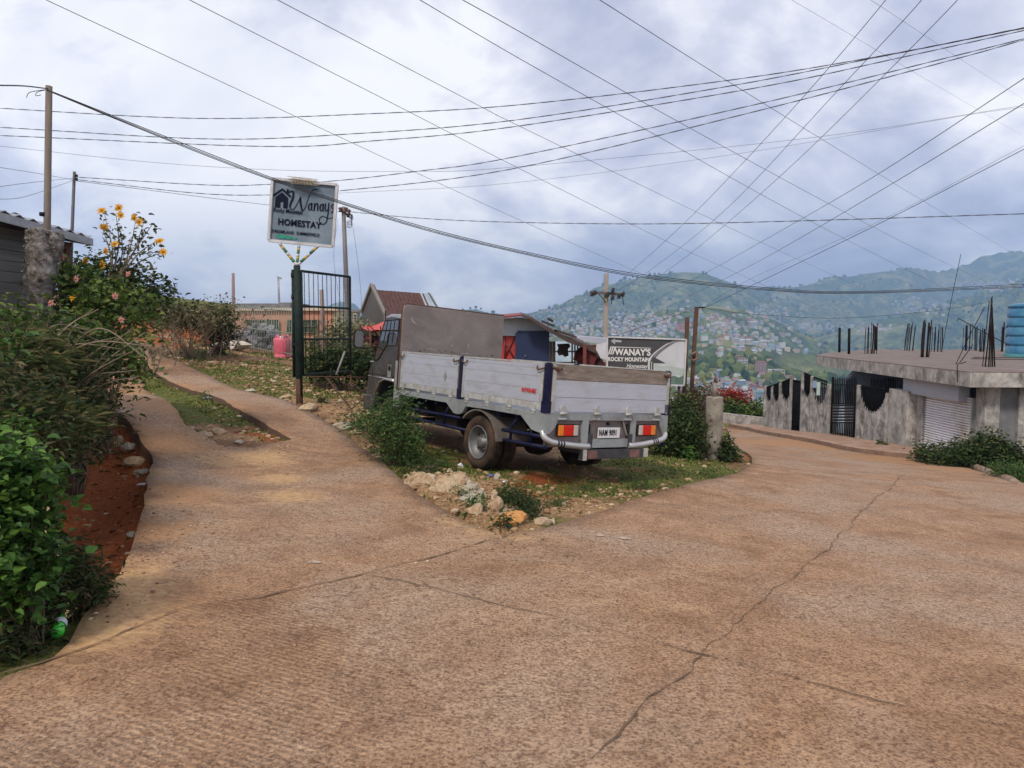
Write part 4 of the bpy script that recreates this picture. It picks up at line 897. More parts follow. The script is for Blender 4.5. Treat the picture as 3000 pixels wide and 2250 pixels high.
YQ = 22; a = P(1022, 945, YQ); p3 = pole('service_pole', 'slim grey pole with insulators behind the square board', 'utility pole', (a[0], a[1], min(a[2], gz(a[0], a[1]))), P(1006, 606, YQ), .085, .06, plain('grey steel pole', (.17,.155,.155), .6, .2))
for dx, dy in ((-9, 8), (8, 8), (16, 14), (14, 24)): q_ = P(1006+dx, 606+dy, YQ-.1); mb = MB(); mb.lathe(q_-(0,0,.07), (0,0,1), [(0,.02),(.02,.06),(.05,.03),(.08,.06),(.12,.06),(.14,.02)], 10); mb.build('insulator', plain('brown insulator', (.09,.045,.03), .4), p3)
mb = MB(); mb.tube([P(994,618,YQ-.05), P(1026,628,YQ-.05)], .02, 6); mb.build('crossbar', BLACKP, p3)
mb = MB()
for k in range(6): mb.tube(spline([P(1008+k, 622, YQ-.1), P(1018+k*3, 634+k*2, YQ-.2), P(1026+k, 628, YQ-.15), P(1030, 640+k*5, YQ-.1), P(1016, 650+k*3, YQ-.1)], 5), .009, 4)
mb.build('wire_tangle', BLACKP, p3)
YQ = 32; a = P(1773, 1010, YQ); p4 = thing('concrete_utility_pole', 'square concrete utility pole with crossarm in front of the big mountain', 'utility pole', (a[0], a[1], gz(a[0], a[1])))
mb = MB(); t_ = P(1776, 800, YQ); mb.beam((a[0], a[1], gz(a[0], a[1])-.3), t_, .19, .19, up=(0,-1,0)); bevel(mb.build('shaft', plain('pale concrete pole', (.30,.265,.225), .85, 0, .15, 4, .1), p4), .02, 1)
mb = MB(); mb.beam(P(1728, 857, YQ-.2), P(1824, 862, YQ-.2), .09, .11, up=(0,0,1)); mb.tube([P(1752,858,YQ-.2), P(1775,885,YQ-.2)], .025, 6); mb.build('crossarm', plain('dark crossarm', (.09,.085,.08), .7), p4)
for px, py in ((1733,861),(1740,858),(1780,862),(1794,850),(1793,872),(1824,862),(1812,868)):
    q_ = P(px, py, YQ-.3); mb = MB(); mb.lathe(q_-(0,0,.11), (.2,-.1,1), [(0,.03),(.03,.10),(.07,.05),(.11,.11),(.16,.05),(.20,.09),(.23,.02)], 10); mb.build('insulator', plain('dark insulator', (.035,.028,.03), .4), p4)
mb = MB(); mb.tube([P(1824,868,YQ-.2), P(1826,892,YQ-.2)], .018, 5); mb.tube([P(1793,872,YQ-.2), P(1791,890,YQ-.2)], .018, 5); mb.build('drop_wire', BLACKP, p4)
BRN = plain('brown rusty square tube', (.095,.05,.035), .85, .1, .35, 9, .25)
for nm, lb, pxs in (('brown_post', 'shorter brown rusty post beside the billboard', ((2006,1150),(2014,930),14.6)), ('brown_post', 'taller brown rusty post with bracket beside the billboard', ((2024,1150),(2041,899),14.9))):
    (bx, by), (tx, ty), Yp = pxs; q_ = P(bx, by, Yp); th = thing(nm, lb, 'post', (q_[0]-.03, q_[1], gz(q_[0], q_[1]))); mb = MB(); mb.beam((q_[0]-.05, q_[1], gz(q_[0], q_[1])-.2), P(tx, ty, Yp), .072, .072, up=(0,-1,0)); mb.build('shaft', BRN, th)
    if ty < 910:
        mb = MB(); mb.beam(P(2036,901,Yp), P(2066,901,Yp-.05), .03, .03); mb.tube(spline([P(2066,902,Yp-.05), P(2058,903,Yp-.08), P(2060,912,Yp-.05)], 4), .008, 5)
        mb.build('bracket', BLACKP, th)
        mb = MB(); mb.tube(spline([P(2022,1040,Yp-.1), P(2040,1032,Yp-.1), P(2046,1046,Yp-.1), P(2030,1056,Yp-.1), P(2018,1044,Yp-.1)], 5), .02, 6); mb.build('rope_coil', plain('old rope', (.20,.13,.09), .9), th)
for nm, lb, b_, t_, Yp, r_ in (('fence_pole', 'thin pinkish pole at the left end of the bar fence', (684,1000), (683,800), 24, .055), ('timber_post', 'weathered timber post seen through the open gate', (950,1000), (942,849), 21, .07)):
    q_ = P(b_[0], b_[1], Yp); pole(nm, lb, 'post', (q_[0], q_[1], gz(q_[0], q_[1])), P(t_[0], t_[1], Yp), r_, r_*.85, plain('rust stained post', (.24,.17,.16), .8, 0, .3, 5))
q_ = P(819, 900, 38); sl_ = pole('street_lamp', 'small distant street lamp above the peach house', 'street lamp', (q_[0], q_[1], gz(q_[0], q_[1])), P(815, 812, 38), .06, .05, plain('galvanised', (.28,.30,.33), .5, .4))
mb = MB(); mb.beam(P(813,811,38), P(824,816,38), .14, .07); mb.build('lamp_head', plain('galvanised', (.28,.30,.33)), sl_)
# ================================================================== RIGHT SIDE: SLAB BUILDING
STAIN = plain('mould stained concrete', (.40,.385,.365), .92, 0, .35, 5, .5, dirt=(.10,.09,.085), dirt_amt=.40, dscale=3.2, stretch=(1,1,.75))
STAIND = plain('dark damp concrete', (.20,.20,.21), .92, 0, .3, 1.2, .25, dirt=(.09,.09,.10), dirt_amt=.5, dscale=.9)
SLABT = plain('rough slab top', (.19,.16,.145), .95, 0, .45, 4.5, .5, dirt=(.14,.09,.075), dirt_amt=.5, dscale=1.2)
REB = plain('rusty rebar', (.022,.014,.012), .95, 0, .4, 10, 0, spec=.05)
sb = thing('slab_building', 'unfinished grey concrete shop with flat slab roof and roller shutter', 'building', (14, 22, z1(14, 22)))
ZT_, ZB_ = .46, .06
mb = MB(); SP = [(11.62,18.5),(12.02,28.9),(13.4,31.5),(17.8,36.5),(27,36),(27,18.9),(13.0,18.45)]
mb.prism([(x_, y_, ZB_) for x_, y_ in SP], (0, 0, ZT_-ZB_-.03), 0); sl = mb.build('roof_slab', STAIN, sb)
mb = MB(); mb.prism([(11.62,18.5,ZT_-.03),(12.02,28.9,ZT_-.03),(13.4,31.5,ZT_-.03),(17.8,36.5,ZT_-.03),(27,36,ZT_-.03),(27,18.9,ZT_-.03),(13.0,18.45,ZT_-.03)], (0,0,.028)); mb.build('slab_topping', SLABT, sb)
mb = MB()
mb.bb(11.66, 11.72, 18.45, 23.0, ZB_-.10, ZB_+.0, 0)
gl = -2.6
def wallbox(x0, x1, y0, y1, z0, z1_, name, mat, par): m_ = MB(); m_.bb(x0, x1, y0, y1, z0, z1_); return m_.build(name, mat, par)
wallbox(12.20, 12.55, 21.6, 22.5, gl, ZB_, 'column', STAIN, sb)
wallbox(12.32, 12.7, 18.93, 19.33, gl, ZB_, 'column', STAIN, sb)
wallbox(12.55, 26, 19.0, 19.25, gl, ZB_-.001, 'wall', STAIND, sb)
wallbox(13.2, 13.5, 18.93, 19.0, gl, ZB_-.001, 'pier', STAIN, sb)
wallbox(12.45, 12.6, 22.5, 33, gl, ZB_-.9, 'rear_backing', STAIND, sb)
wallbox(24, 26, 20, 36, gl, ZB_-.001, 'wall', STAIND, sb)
# shutter box + roller shutter, hanging crooked with one corner open
mb = MB(); mb.bb(12.02, 12.32, 19.6, 22.4, -.42, ZB_-.002); mb.build('shutter_box', plain('pale grey sheet', (.34,.36,.42), .5, .1, .1, 3, 0), sb)
mb = MB(); ns = 25
for k in range(ns):
    zt_ = -.30-k*.072; yl = 21.6; yr = 19.36
    mb.prism([(12.30, yl, zt_), (12.255, yl, zt_-.02), (12.255, yl, zt_-.05), (12.30, yl, zt_-.066)], (0, yr-yl, -.0), 0)
mb.build('roller_shutter', plain('ribbed shutter paint', (.74,.74,.78), .5, .1, .12, 2, 0, dirt=(.40,.31,.12), dirt_amt=.12, dscale=.5), sb)
mb = MB(); mb.bb(12.24, 12.32, 21.55, 21.62, gl, -.3); mb.bb(12.24, 12.32, 19.33, 19.38, gl, -.3); mb.build('guide_rail', plain('steel rail', (.3,.3,.3), .5, .5), sb)
wallbox(12.5, 12.56, 20.8, 21.55, -2.6, -1.9, 'door_panel', plain('cream door', (.42,.38,.25), .7), sb); wallbox(12.44, 12.5, 20.3, 20.8, -2.6, -1.9, 'door_panel', plain('blue door', (.01,.03,.25), .5), sb)
# rebar clusters
def rebar(px0, px1, pyb, pyt, n, thick=.011, pinch=0, lab='', lean=0, seed=0):
    Yb = 1.14*FO/(pyb-956.6)*.999; rg = np.random.default_rng(seed); a = P((px0+px1)/2, pyb, Yb); a[2] = ZT_
    t = thing('rebar_cluster', lab, 'rebar', a, 'rebar clusters on the slab'); s_ = Yb/FO; w = (px1-px0)*s_; h = (pyb-pyt)*s_
    for k in range(n):
        u_ = (k+.5)/n-.5; dy = rg.uniform(-.12, .12); x0 = a[0]+u_*w; hh = h*(1-.18*rg.random()*(k != n//2)); m_ = MB()
        tx = x0*(1-pinch)+a[0]*pinch+lean*hh+rg.normal()*.015
        m_.tube(spline([(x0, a[1]+dy, ZT_-.02), ((x0+tx)/2+rg.normal()*.008, a[1]+dy*.7, ZT_+hh*.5), (tx, a[1]+dy*(1-pinch), ZT_+hh)], 3), thick*(1 if not rg.random() > .7 else 1.7), 5); m_.build('bar', REB, t)
    return t
rebar(2531,2571,1036,945,7,.016,0,'cluster of straight bars nearest the left tip of the slab',0,1)
rebar(2646,2676,1027,945,8,.016,.1,'slightly leaning bar cluster behind the slab edge, second from left',.08,2)
rebar(2692,2722,1046,936,7,.020,-.05,'tall dense bar cluster near the middle of the slab edge',.03,3)
rebar(2729,2766,1030,950,8,.014,0,'loose bar cluster right of the dense middle cluster',0,4)
rebar(2820,2868,1027,948,11,.013,0,'wide row of thin bars far back on the slab',0,5)
rebar(2877,2913,1074,868,8,.012,.85,'tall tepee of bars tied at the top near the slab corner',0,6)
rebar(2868,2880,1030,960,3,.02,0,'three short bars behind the tied tepee',0,8)
rebar(2933,2948,1030,944,3,.03,0,'short thick bar pair beside the blue tank',0,7)
for x_, yb, yt, lb in ((2459,1032,960,'leftmost thick black stub bar on the slab tip'),(2487,1037,962,'second thick black stub bar on the slab tip'),(2567,1026,957,'thick black stub bar beside the first cluster')):
    Yb = 1.14*FO/(yb-956.6); a = P(x_, yb, Yb); m_ = MB(); m_.tube([a-(0,0,.05), P(x_+1, yt, Yb)], .055, 8); o = m_.build('stub_post', plain('black pipe', (.012,.012,.013), .9, spec=.05), None, loc=a); tag(o, lb, 'post')
def thin(name, label, cat, pts, r, mat, Ys, group=None):
    m_ = MB(); q_ = [P(a, b_, Y_) for (a, b_), Y_ in zip(pts, Ys)]; m_.tube(spline(q_, 5), r, 5); return tag(m_.build(name, mat), label, cat, group)
thin('loose_bar', 'very tall thin leaning bar above the slab', 'rebar', [(2758,1032),(2785,890),(2815,745)], .012, REB, [32,32,32])
thin('loose_bar', 'hooked bar sloping down towards the blue tank', 'rebar', [(2804,940),(2808,934),(2816,937),(2880,972),(2958,1012)], .013, REB, [24,24,24,24,24])
thin('loose_bar', 'bar leaning against the tied tepee of bars', 'rebar', [(2800,1068),(2840,985),(2885,900)], .011, REB, [21,21,21])
thin('loose_bar', 'bent bar drooping over the slab face', 'rebar', [(2805,1120),(2805,1070),(2812,1062),(2850,1010)], .011, REB, [18.44,18.44,18.6,20])
for k in range(7):
    rg = np.random.default_rng(k+40); x0 = 12.6+rg.random()*9; y0 = 20+rg.random()*9; a = rg.random()*3
    m_ = MB(); m_.tube([(x0, y0, ZT_+.01), (x0+math.cos(a)*2.5, y0+math.sin(a)*1.2, ZT_+.012)], .012, 5); tag(m_.build('lying_bar', REB), 'rusty bar lying flat on the slab top', 'rebar', 'bars lying on the slab')
# tank
TB = plain('blue tank plastic', (.02,.13,.26), .35, 0, .2, 2, .05, dirt=(.06,.20,.30), dirt_amt=.3); a = P(3013, 1052, 27.5); a[2] = ZT_
tk = thing('water_tank', 'ribbed blue water tank standing on the slab roof', 'tank', a)
mb = MB(); r0 = .74; H_ = P(3013, 890, 27.5)[2]-ZT_; pr = [(.12, r0)]
for k in range(5): z0 = .12+(H_-.25)*k/5; z1_ = .12+(H_-.25)*(k+1)/5; pr += [(z0+.02, r0), (z1_-.10, r0), (z1_-.06, r0-.04), (z1_-.02, r0-.04), (z1_, r0)]
pr += [(H_-.06, r0), (H_, r0-.2), (H_+.05, .2), (H_+.05, .001)]; mb.lathe(a, (0,0,1), pr, 32); mb.build('shell', TB, tk)
mb = MB(); mb.lathe(a, (0,0,1), [(0, r0+.04), (.12, r0+.04), (.13, .01)], 32); mb.build('base', plain('teal base', (.05,.20,.22), .7), tk)
mb = MB(); mb.lathe(a+np.array([.1,0,H_+.04]), (0,0,1), [(0,.24),(.06,.24),(.07,.001)], 20); mb.build('lid', plain('dark blue lid', (.01,.05,.14), .5), tk)
# pale blue gable house behind the fence
hb2 = thing('blue_grey_house', 'pale blue grey house wall beneath the slab behind the spiked gate', 'building', (14, 27, -3.4))
mb = MB(); yb = 27.2; a0 = P(2478,1118,yb); a1_ = P(2512,1078,yb)
mb.prism([(a0[0]-.3, yb, -3.6), (a0[0], yb, a0[2]), (a1_[0], yb, min(a1_[2], .02)), (23, yb, .02), (23, yb, -3.6)], (0, .25, 0)); mb.build('wall', plain('blue grey wall', (.46,.55,.70), .8, 0, .12, 1, .05), hb2)
mb = MB(); mb.prism([P(2640,1136,24), P(2682,1095,24), P(2705,1095,24), P(2705,1145,24)], (0, .1, 0)); mb.build('stair_panel', BLACKP, hb2)
# ------------------------------------------------------------------ perimeter wall on the right
WX = lambda y: 12.0+(10.7-12.0)*(y-21.9)/9.1
def wy(px):  # distance along wall where photo column px crosses it
    k = (px-1500)/FO; return (12.0+1.3*21.9/9.1)/(k+1.3/9.1)
def wbase(y): return z1(WX(y), y)+.10
PW = plain('blackened wall plaster', (.42,.41,.40), .92, 0, .35, 3, .35, dirt=(.055,.05,.05), dirt_amt=.55, dscale=4, stretch=(1,1,.6))
IRON = plain('black wrought iron', (.007,.007,.008), .8, 0, .3, 8, 0, spec=.08)
wl_ = thing('boundary_wall', 'mouldy concrete boundary wall with scooped openings beside the road', 'wall', (WX(26), 26, wbase(26)))
def wz(px, py): y_ = wy(px); return P(px, py, y_)[2]
def post(px0, px1, pyt, w=.13):
    yc = wy((px0+px1)/2); z_ = wz((px0+px1)/2, pyt); m_ = MB(); m_.box((WX(yc)+.02, yc, (z_+wbase(yc)-.3)/2), (w, w, z_-wbase(yc)+.3)); o = m_.build('post', PW, wl_); bevel(o, .012, 1); return o
def bay(px0, px1, py_side, py_dip, t0, t1_, nb=6, solid=True, low=0):
    """plaster panel with a scooped top and a black iron infill standing in the scoop"""
    n = 16; cur = lambda t: py_side+(py_dip-py_side)*max(0, math.sin(math.pi*min(1, max(0, (t-.02)/.96))))**.55
    Q = lambda t, py, dx=0: (WX(wy(px0+(px1-px0)*t))+dx, wy(px0+(px1-px0)*t), wz(px0+(px1-px0)*t, py))
    top = [Q(k/n, cur(k/n)+(1.6*math.sin(k*2.7)), 0) for k in range(n+1)]; y0, y1_ = wy(px0), wy(px1)
    m_ = MB(); m_.prism(top+[(WX(y1_), y1_, wbase(y1_)-.35), (WX(y0), y0, wbase(y0)-.35)], (.12, 0, 0)); m_.build('wall_panel', PW, wl_)
    m_ = MB()
    if solid: m_.prism([Q(0, t0+2, .03), Q(1, t1_+2, .03)]+[Q(t, cur(t)+5, .03) for t in (1, .8, .6, .4, .2, 0)], (.008, 0, 0))
    for k in range(nb): t = (k+.5)/nb; m_.tube([Q(t, cur(t)+4, .0), Q(t, t0+(t1_-t0)*t-2, .0)], .016, 5)
    m_.beam(Q(0, t0+1, 0), Q(1, t1_+1, 0), .04, .05); m_.beam(Q(0, t0+10, 0), Q(1, t1_+10, 0), .03, .03); m_.build('grille', IRON, wl_)
post(2240,2250,1130); bay(2249,2264,1150,1172,1134,1130); post(2262,2270,1134); bay(2268,2287,1148,1174,1128,1121); post(2284,2294,1122); bay(2293,2318,1145,1170,1120,1108); post(2316,2326,1102)
post(2348,2360,1090); bay(2358,2378,1140,1160,1092,1100); post(2376,2387,1102); bay(2386,2426,1132,1182,1104,1118, 8, False); post(2424,2440,1126)
post(2512,2527,1128); bay(2526,2600,1152,1206,1130,1140, 14, True)
m_ = MB()
for k in range(15): px_ = 2530+k*4.9; y_ = wy(px_); m_.tube([(WX(y_)+.3, y_, wz(px_, 1180)), (WX(y_)+.3, y_, wz(px_, 1112)), (WX(y_)+.3, y_, wz(px_, 1106))], [.02, .02, .003], 5)
m_.build('spike_row', IRON, wl_)
yA, yB = wy(2600), wy(2672); mb = MB(); zt0 = wz(2636, 1142); mb.box(((WX(yA)+WX(yB))/2+.20, (yA+yB)/2, (zt0+wbase(yA)-.4)/2), (.38, abs(yA-yB), zt0-wbase(yA)+.4)); bevel(mb.build('end_block', STAIN, wl_), .02, 1)
mb = MB()
for k in range(3):
    for (a, c_) in ((2316, 2326),): pass
ya, yb2 = wy(2326), wy(2348); mb = MB(); zb_ = wbase(ya)+.05; zt2 = wz(2336, 1115)
ng = thing('narrow_gate', 'narrow dark iron gate between two wall posts', 'gate', (WX(ya), (ya+yb2)/2, wbase(ya)))
fr = MB()
for y_ in (ya-.03, yb2+.03): fr.tube([(WX(y_), y_, zb_), (WX(y_), y_, zt2)], .03, 6)
for z_ in (zb_+.03, zb_+.9, zt2): fr.beam((WX(ya), ya, z_), (WX(yb2), yb2, z_), .04, .04)
fr.build('gate_frame', IRON, ng); br = MB()
for k in range(9): y_ = ya+(yb2-ya)*(k+.5)/9; br.tube([(WX(y_)+.02, y_, zb_), (WX(y_)+.02, y_, zt2)], .02, 5)
for k in range(9): z_ = zb_+.25+k*.1; br.beam((WX(ya)-.0, ya, z_), (WX(yb2), yb2, z_+.05), .02, .03)
br.build('bars', IRON, ng)
ya, yb2 = wy(2441), wy(2511); zb_ = wbase((ya+yb2)/2)+.05
mg = thing('spiked_gate', 'tall black gate with pointed bars and slatted middle', 'gate', (WX(ya), (ya+yb2)/2, zb_))
fr = MB(); tops = lambda px: wz(px, 1108)
for px_ in (2442, 2510): y_ = wy(px_); fr.tube([(WX(y_), y_, zb_), (WX(y_), y_, wz(px_, 1104))], .035, 6)
for py_ in (1128, 1183, 1238, 1280): fr.beam((WX(ya), ya, wz(2442, py_)), (WX(yb2), yb2, wz(2510, py_)), .04, .04)
fr.build('gate_frame', IRON, mg); br = MB()
for k in range(13):
    px_ = 2446+k*5.1; y_ = wy(px_); x_ = WX(y_); br.tube([(x_, y_, wz(px_, 1182)), (x_, y_, wz(px_, 1112)), (x_, y_, wz(px_, 1104))], [.022, .022, .003], 5); br.tube([(x_, y_, wz(px_, 1280)), (x_, y_, wz(px_, 1238))], .02, 5)
br.build('bars', IRON, mg); br = MB()
for k in range(6): py_ = 1188+k*8.6; br.beam((WX(ya)-.01, ya-.1, wz(2446, py_)), (WX(yb2)-.01, yb2+.1, wz(2508, py_)), .02, .06)
br.build('slats', plain('grey gate slats', (.02,.02,.022), .8, spec=.1), mg)
# posters on the scooped opening
for (a, c_, e_, f_, col, nm) in ((2389,1115,2400,1136,(.25,.38,.55),'blue'), (2401,1119,2411,1158,(.45,.60,.55),'pale green')):
    y_ = wy((a+e_)/2); m_ = MB(); ps = [(a,f_),(e_,f_),(e_,c_),(a,c_)]; m_.prism([(WX(wy(p_))-.06, wy(p_), wz(p_, q_)) for p_, q_ in ps], (-.006, 0, 0)); o = m_.build('poster', plain(nm+' poster', col, .6, 0, .25, 9, 0)); tag(o, 'small %s notice tied in the wall opening' % nm, 'notice')
# dark space behind the wall: yard slab
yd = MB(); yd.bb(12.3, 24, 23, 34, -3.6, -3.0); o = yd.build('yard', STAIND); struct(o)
# low far wall at the bend
a, c_ = G(2090,1212), G(2250,1236); fw = thing('low_wall', 'low weathered wall along the far road bend', 'wall', a)
mb = MB(); mb.beam((6.0, 38.6, z1(6.0, 38.6)+.1), (12.4, 34.4, z1(12.4, 34.4)+.1), .25, .5); mb.build('wall_body', STAIN, fw)
# ================================================================== CONCRETE POST RIGHT OF THE TRUCK
a = P(2090, 1345, 13.5); gz0 = gz(a[0], a[1]); ht = P(2090, 1162, 13.5)[2]
cp = thing('concrete_column', 'round stained concrete stump beside shrub at the road edge', 'column', (a[0], a[1], gz0))
mb = MB(); rg = np.random.default_rng(3); prof = [(-.3,.16)]+[(h_, .152+.012*rg.random()) for h_ in np.linspace(0, ht-gz0-.03, 8)]+[(ht-gz0,.145),(ht-gz0+.005,.001)]
mb.lathe((a[0], a[1], gz0), (.0,.0,1), prof, 20); o = mb.build('shaft', plain('lichen concrete', (.33,.30,.25), .95, 0, .35, 4, .5, dirt=(.12,.10,.075), dirt_amt=.5, dscale=3), cp)
mb = MB(); q_ = (a[0], a[1], ht); mb.tube([q_, (a[0], a[1], ht+.26)], .045, 8); mb.stone((a[0]+.01, a[1], ht+.29), .065, 1, (.9,.8,1.0), 4); mb.build('pipe_stub', [plain('lichen concrete'), RUST] if 0 else [CONC, RUST], cp)
# ================================================================== LEFT HOUSE WITH TIN ROOF
lh = thing('tin_roof_house', 'plank and block house with pale corrugated tin roof at far left', 'house', (-7, 8, .8))
mb = MB(); n = 46
e0, e1 = np.array([-5.6, 4.2, 2.98]), np.array([-5.9, 10.4, 2.80]); sl_ = np.array([-4.2, .0, .75])
vs = []; 
for k in range(n+1):
    t = k/n; p_ = e0+(e1-e0)*t; dz = .022*math.cos(k*math.pi); vs += [p_+(0,0,dz+.05), p_+sl_+(0,0,dz+.05), p_+(0,0,dz+.042), p_+sl_+(0,0,dz+.042)]
fs = []
for k in range(n): o = k*4; fs += [(o, o+4, o+5, o+1), (o+2, o+3, o+7, o+6), (o, o+2, o+6, o+4), (o+1, o+5, o+7, o+3)]
mb.add(vs, fs); mb.build('roof', plain('pale tin sheet', (.36,.38,.41), .45, .5, .15, 3, 0, dirt=(.20,.20,.21), dirt_amt=.3), lh)
mb = MB(); mb.beam(e0-(0,0,.02), e1-(0,0,.02), .03, .10); mb.beam(e1-(0,0,.02), e1+sl_-(0,0,.02), .03, .10); mb.build('fascia', plain('pale fascia', (.34,.35,.37), .6), lh)
mb = MB()
for k in range(8): p_ = e0+(e1-e0)*(k+.3)/8; mb.beam(p_-(.02,0,.05), p_+sl_*.9-(0,0,.05), .05, .08)
mb.build('rafter', plain('dark rafter', (.05,.04,.035), .9), lh)
PLK = plain('dark weathered plank', (.20,.20,.19), .85, 0, .35, 4, .2, stretch=(1,.2,4)); mb = MB()
for k in range(7): z_ = 1.95+k*.135; mb.box((-6.35+.006*(k%2), 7.1, z_), (.05, 5.6, .128)); mb.box((-8.2, 9.92+.006*(k%2), z_), (3.7, .05, .128))
mb.build('plank_wall', PLK, lh)
BLKM = plain('grey hollow block', (.40,.38,.34), .95, 0, .2, 5, .4, dirt=(.14,.13,.11), dirt_amt=.4); mb = MB()
for r_ in range(7):
    for k in range(15):
        y_ = 4.3+k*.41+(r_ % 2)*.2; mb.box((-6.32, y_, .55+r_*.205), (.14, .398, .195))
    for k in range(9): mb.box((-6.45-k*.41-(r_ % 2)*.2, 9.93, .55+r_*.205), (.398, .14, .195))
mb.build('block_wall', BLKM, lh)
q0 = P(196, 860, 10.2); q1 = P(196, 715, 10.2); mb = MB(); mb.bb(q0[0]-.09, q0[0]+.05, 10.15, 10.29, .6, 2.76); mb.build('porch_post', plain('dark red paint', (.14,.02,.015), .6, 0, .4, 9, .1), lh)
mb = MB(); a = P(215, 935, 9.6)
th = thing('red_stake', 'dark red painted stake among the leaves at left', 'post', (a[0], a[1], gz(a[0], a[1]))); mb.bb(a[0]-.03, a[0]+.03, a[1]-.03, a[1]+.03, gz(a[0], a[1])-.2, P(215, 925, 9.6)[2]); mb.build('stake', plain('bright red paint', (.28,.02,.015), .6, 0, .3, 9, .1), th)
# rust bits on the roof
mb = MB(); rg = np.random.default_rng(12)
for k in range(26): t = .35+.5*rg.random(); p_ = e0+(e1-e0)*t+sl_*(.05+.12*rg.random()); mb.stone(p_+(0,0,.085), .03+.02*rg.random(), 0, (1.4,1,.6), k)
tag(mb.build('leaf_litter', plain('black dry litter', (.025,.02,.02), .9)), 'dark dry litter lying along the tin roof edge', 'debris', kind='stuff')
# ================================================================== FAR HOUSES ON THE CREST
ph = thing('peach_house', 'low peach house with flat parapet behind the bar fence', 'house', P(830, 1012, 32))
PEA = plain('peach wall paint', (.50,.235,.15), .8, 0, .12, 1.5, .05, dirt=(.36,.18,.12), dirt_amt=.3)
def quadwall(px0, px1, pyt, pyb, Yw, d, mat, name, par):
    m_ = MB(); m_.prism([P(px0,pyb,Yw), P(px1,pyb,Yw), P(px1,pyt,Yw), P(px0,pyt,Yw)], (0, d, 0)); return m_.build(name, mat, par)
quadwall(690,975,908,1035,32,5,PEA,'wall',ph); quadwall(975,986,908,1035,32.05,4.9,plain('cream wall paint', (.52,.45,.28), .8),'wall_end',ph)
quadwall(686,988,902,910,31.85,5.2,plain('pale trim', (.5,.42,.33), .8),'cornice',ph); quadwall(692,845,889,903,32.3,4,STAIND,'parapet',ph); quadwall(820,850,886,903,32.2,3,STAIND,'parapet',ph)
WG = plain('green tinted window', (.05,.075,.045), .2, 0, .5, 3, 0)
for a, c_ in ((722,816),(842,930)):
    w_ = quadwall(a,c_,938,975,31.93,.08,WG,'window',ph); m_ = MB()
    for px_ in np.linspace(a, c_, 6): m_.tube([P(px_,938,31.9), P(px_,975,31.9)], .025, 4)
    for py_ in (938, 956, 975): m_.tube([P(a,py_,31.9), P(c_,py_,31.9)], .025, 4)
    m_.build('window_frame', plain('dull window frame', (.16,.15,.10), .7), w_)
# bar fence
bf_ = thing('bar_fence', 'long thin barred fence in front of the peach house', 'fence', P(770, 1040, 24)); Lf = P(688, 1020, 25), P(870, 1052, 22.5); Tf = P(688, 893, 25), P(870, 905, 22.5)
FG = plain('grey green fence paint', (.20,.24,.21), .6, .2, .3, 9, 0)
mb = MB(); nb_ = 26
for k in range(nb_+1):
    t = k/nb_; a = Lf[0]+(Lf[1]-Lf[0])*t; c_ = Tf[0]+(Tf[1]-Tf[0])*t; mb.tube([(a[0], a[1], gz(a[0], a[1])-.05), c_], .012, 5)
mb.build('bars', FG, bf_); mb = MB()
for v_ in (.08, .5, .95): mb.tube([Lf[0]+(Tf[0]-Lf[0])*v_, Lf[1]+(Tf[1]-Lf[1])*v_], .018, 5)
mb.build('rail', FG, bf_)
# A-frame house
YN, YF = 36, 39.5; Nn = P(1131, 922, YN); Ff = P(1061, 912, YF); Ap = P(1090, 833, 37.8); dR = P(1270, 855, 43)-P(1105, 851, 38.1); dR[2] = 0
af = thing('gable_house', 'dark gabled house with rusty roof and pale sheets at the ridge end', 'house', (Nn[0], Nn[1], Nn[2]-1.5))
lowv = np.array([0, 0, -2.0]); th_ = dR/np.linalg.norm(dR)
DKW = plain('dark cement gable', (.085,.08,.075), .9, 0, .25, .8, .1)
mb = MB(); mb.prism([Nn+lowv, Ff+lowv, Ff, Ap, Nn], th_*.2); mb.build('gable_wall', DKW, af)
mb = MB()
for a, c_ in ((Nn, Ap), (Ff, Ap)): mb.beam(a-th_*.06, c_-th_*.06, .12, .14)
mb.beam(Nn-th_*.05, Nn+lowv-th_*.05, .14, .14); mb.build('gable_trim', plain('pale cement trim', (.21,.185,.165), .85), af)
RT = plain('rusty roof sheet', (.085,.034,.027), .85, .1, .3, 1.2, .2, dirt=(.14,.065,.045), dirt_amt=.35, stretch=(4,1,1)); PR = plain('pale roof sheet', (.36,.42,.46), .5, .1, .15, 2, 0)
Rg0 = P(1100, 851, 38.0); Ev0 = P(1125, 925, 35.9); L_ = np.linalg.norm(dR)
mb = MB()
for k in range(30):
    t0, t1 = k/30*L_, (k+1)/30*L_; nrm = (0, -.02-.02*(k % 2), .02+.02*(k % 2)); mt = 0 if k < 22 else (1 if k > 24 else k % 2)
    mb.prism([Rg0+th_*t0, Ev0+th_*(t0), Ev0+th_*t1, Rg0+th_*t1], nrm, mt)
    b0 = Rg0*2-Ev0; 
mb.build('roof', [RT, PR], af); mb = MB(); bk = Ff-Ap; mb.prism([Rg0+(0,.02,-.02), Rg0+th_*L_+(0,.02,-.02), Rg0+th_*L_+bk, Rg0+bk], (0, .0, .05)); mb.build('roof', RT, af)
mb = MB(); mb.prism([Ev0+(0,0,-.05)+th_*.2, Ev0+th_*L_*.98+(0,0,-.05), Ev0+th_*L_*.98+lowv, Ev0+th_*.2+lowv], (0, .15, 0)); mb.prism([p_+th_*L_*.97 for p_ in (Nn+lowv, Ff+lowv, Ff, Ap-(0,0,.2), Nn)], th_*.15); mb.build('wall', DKW, af)
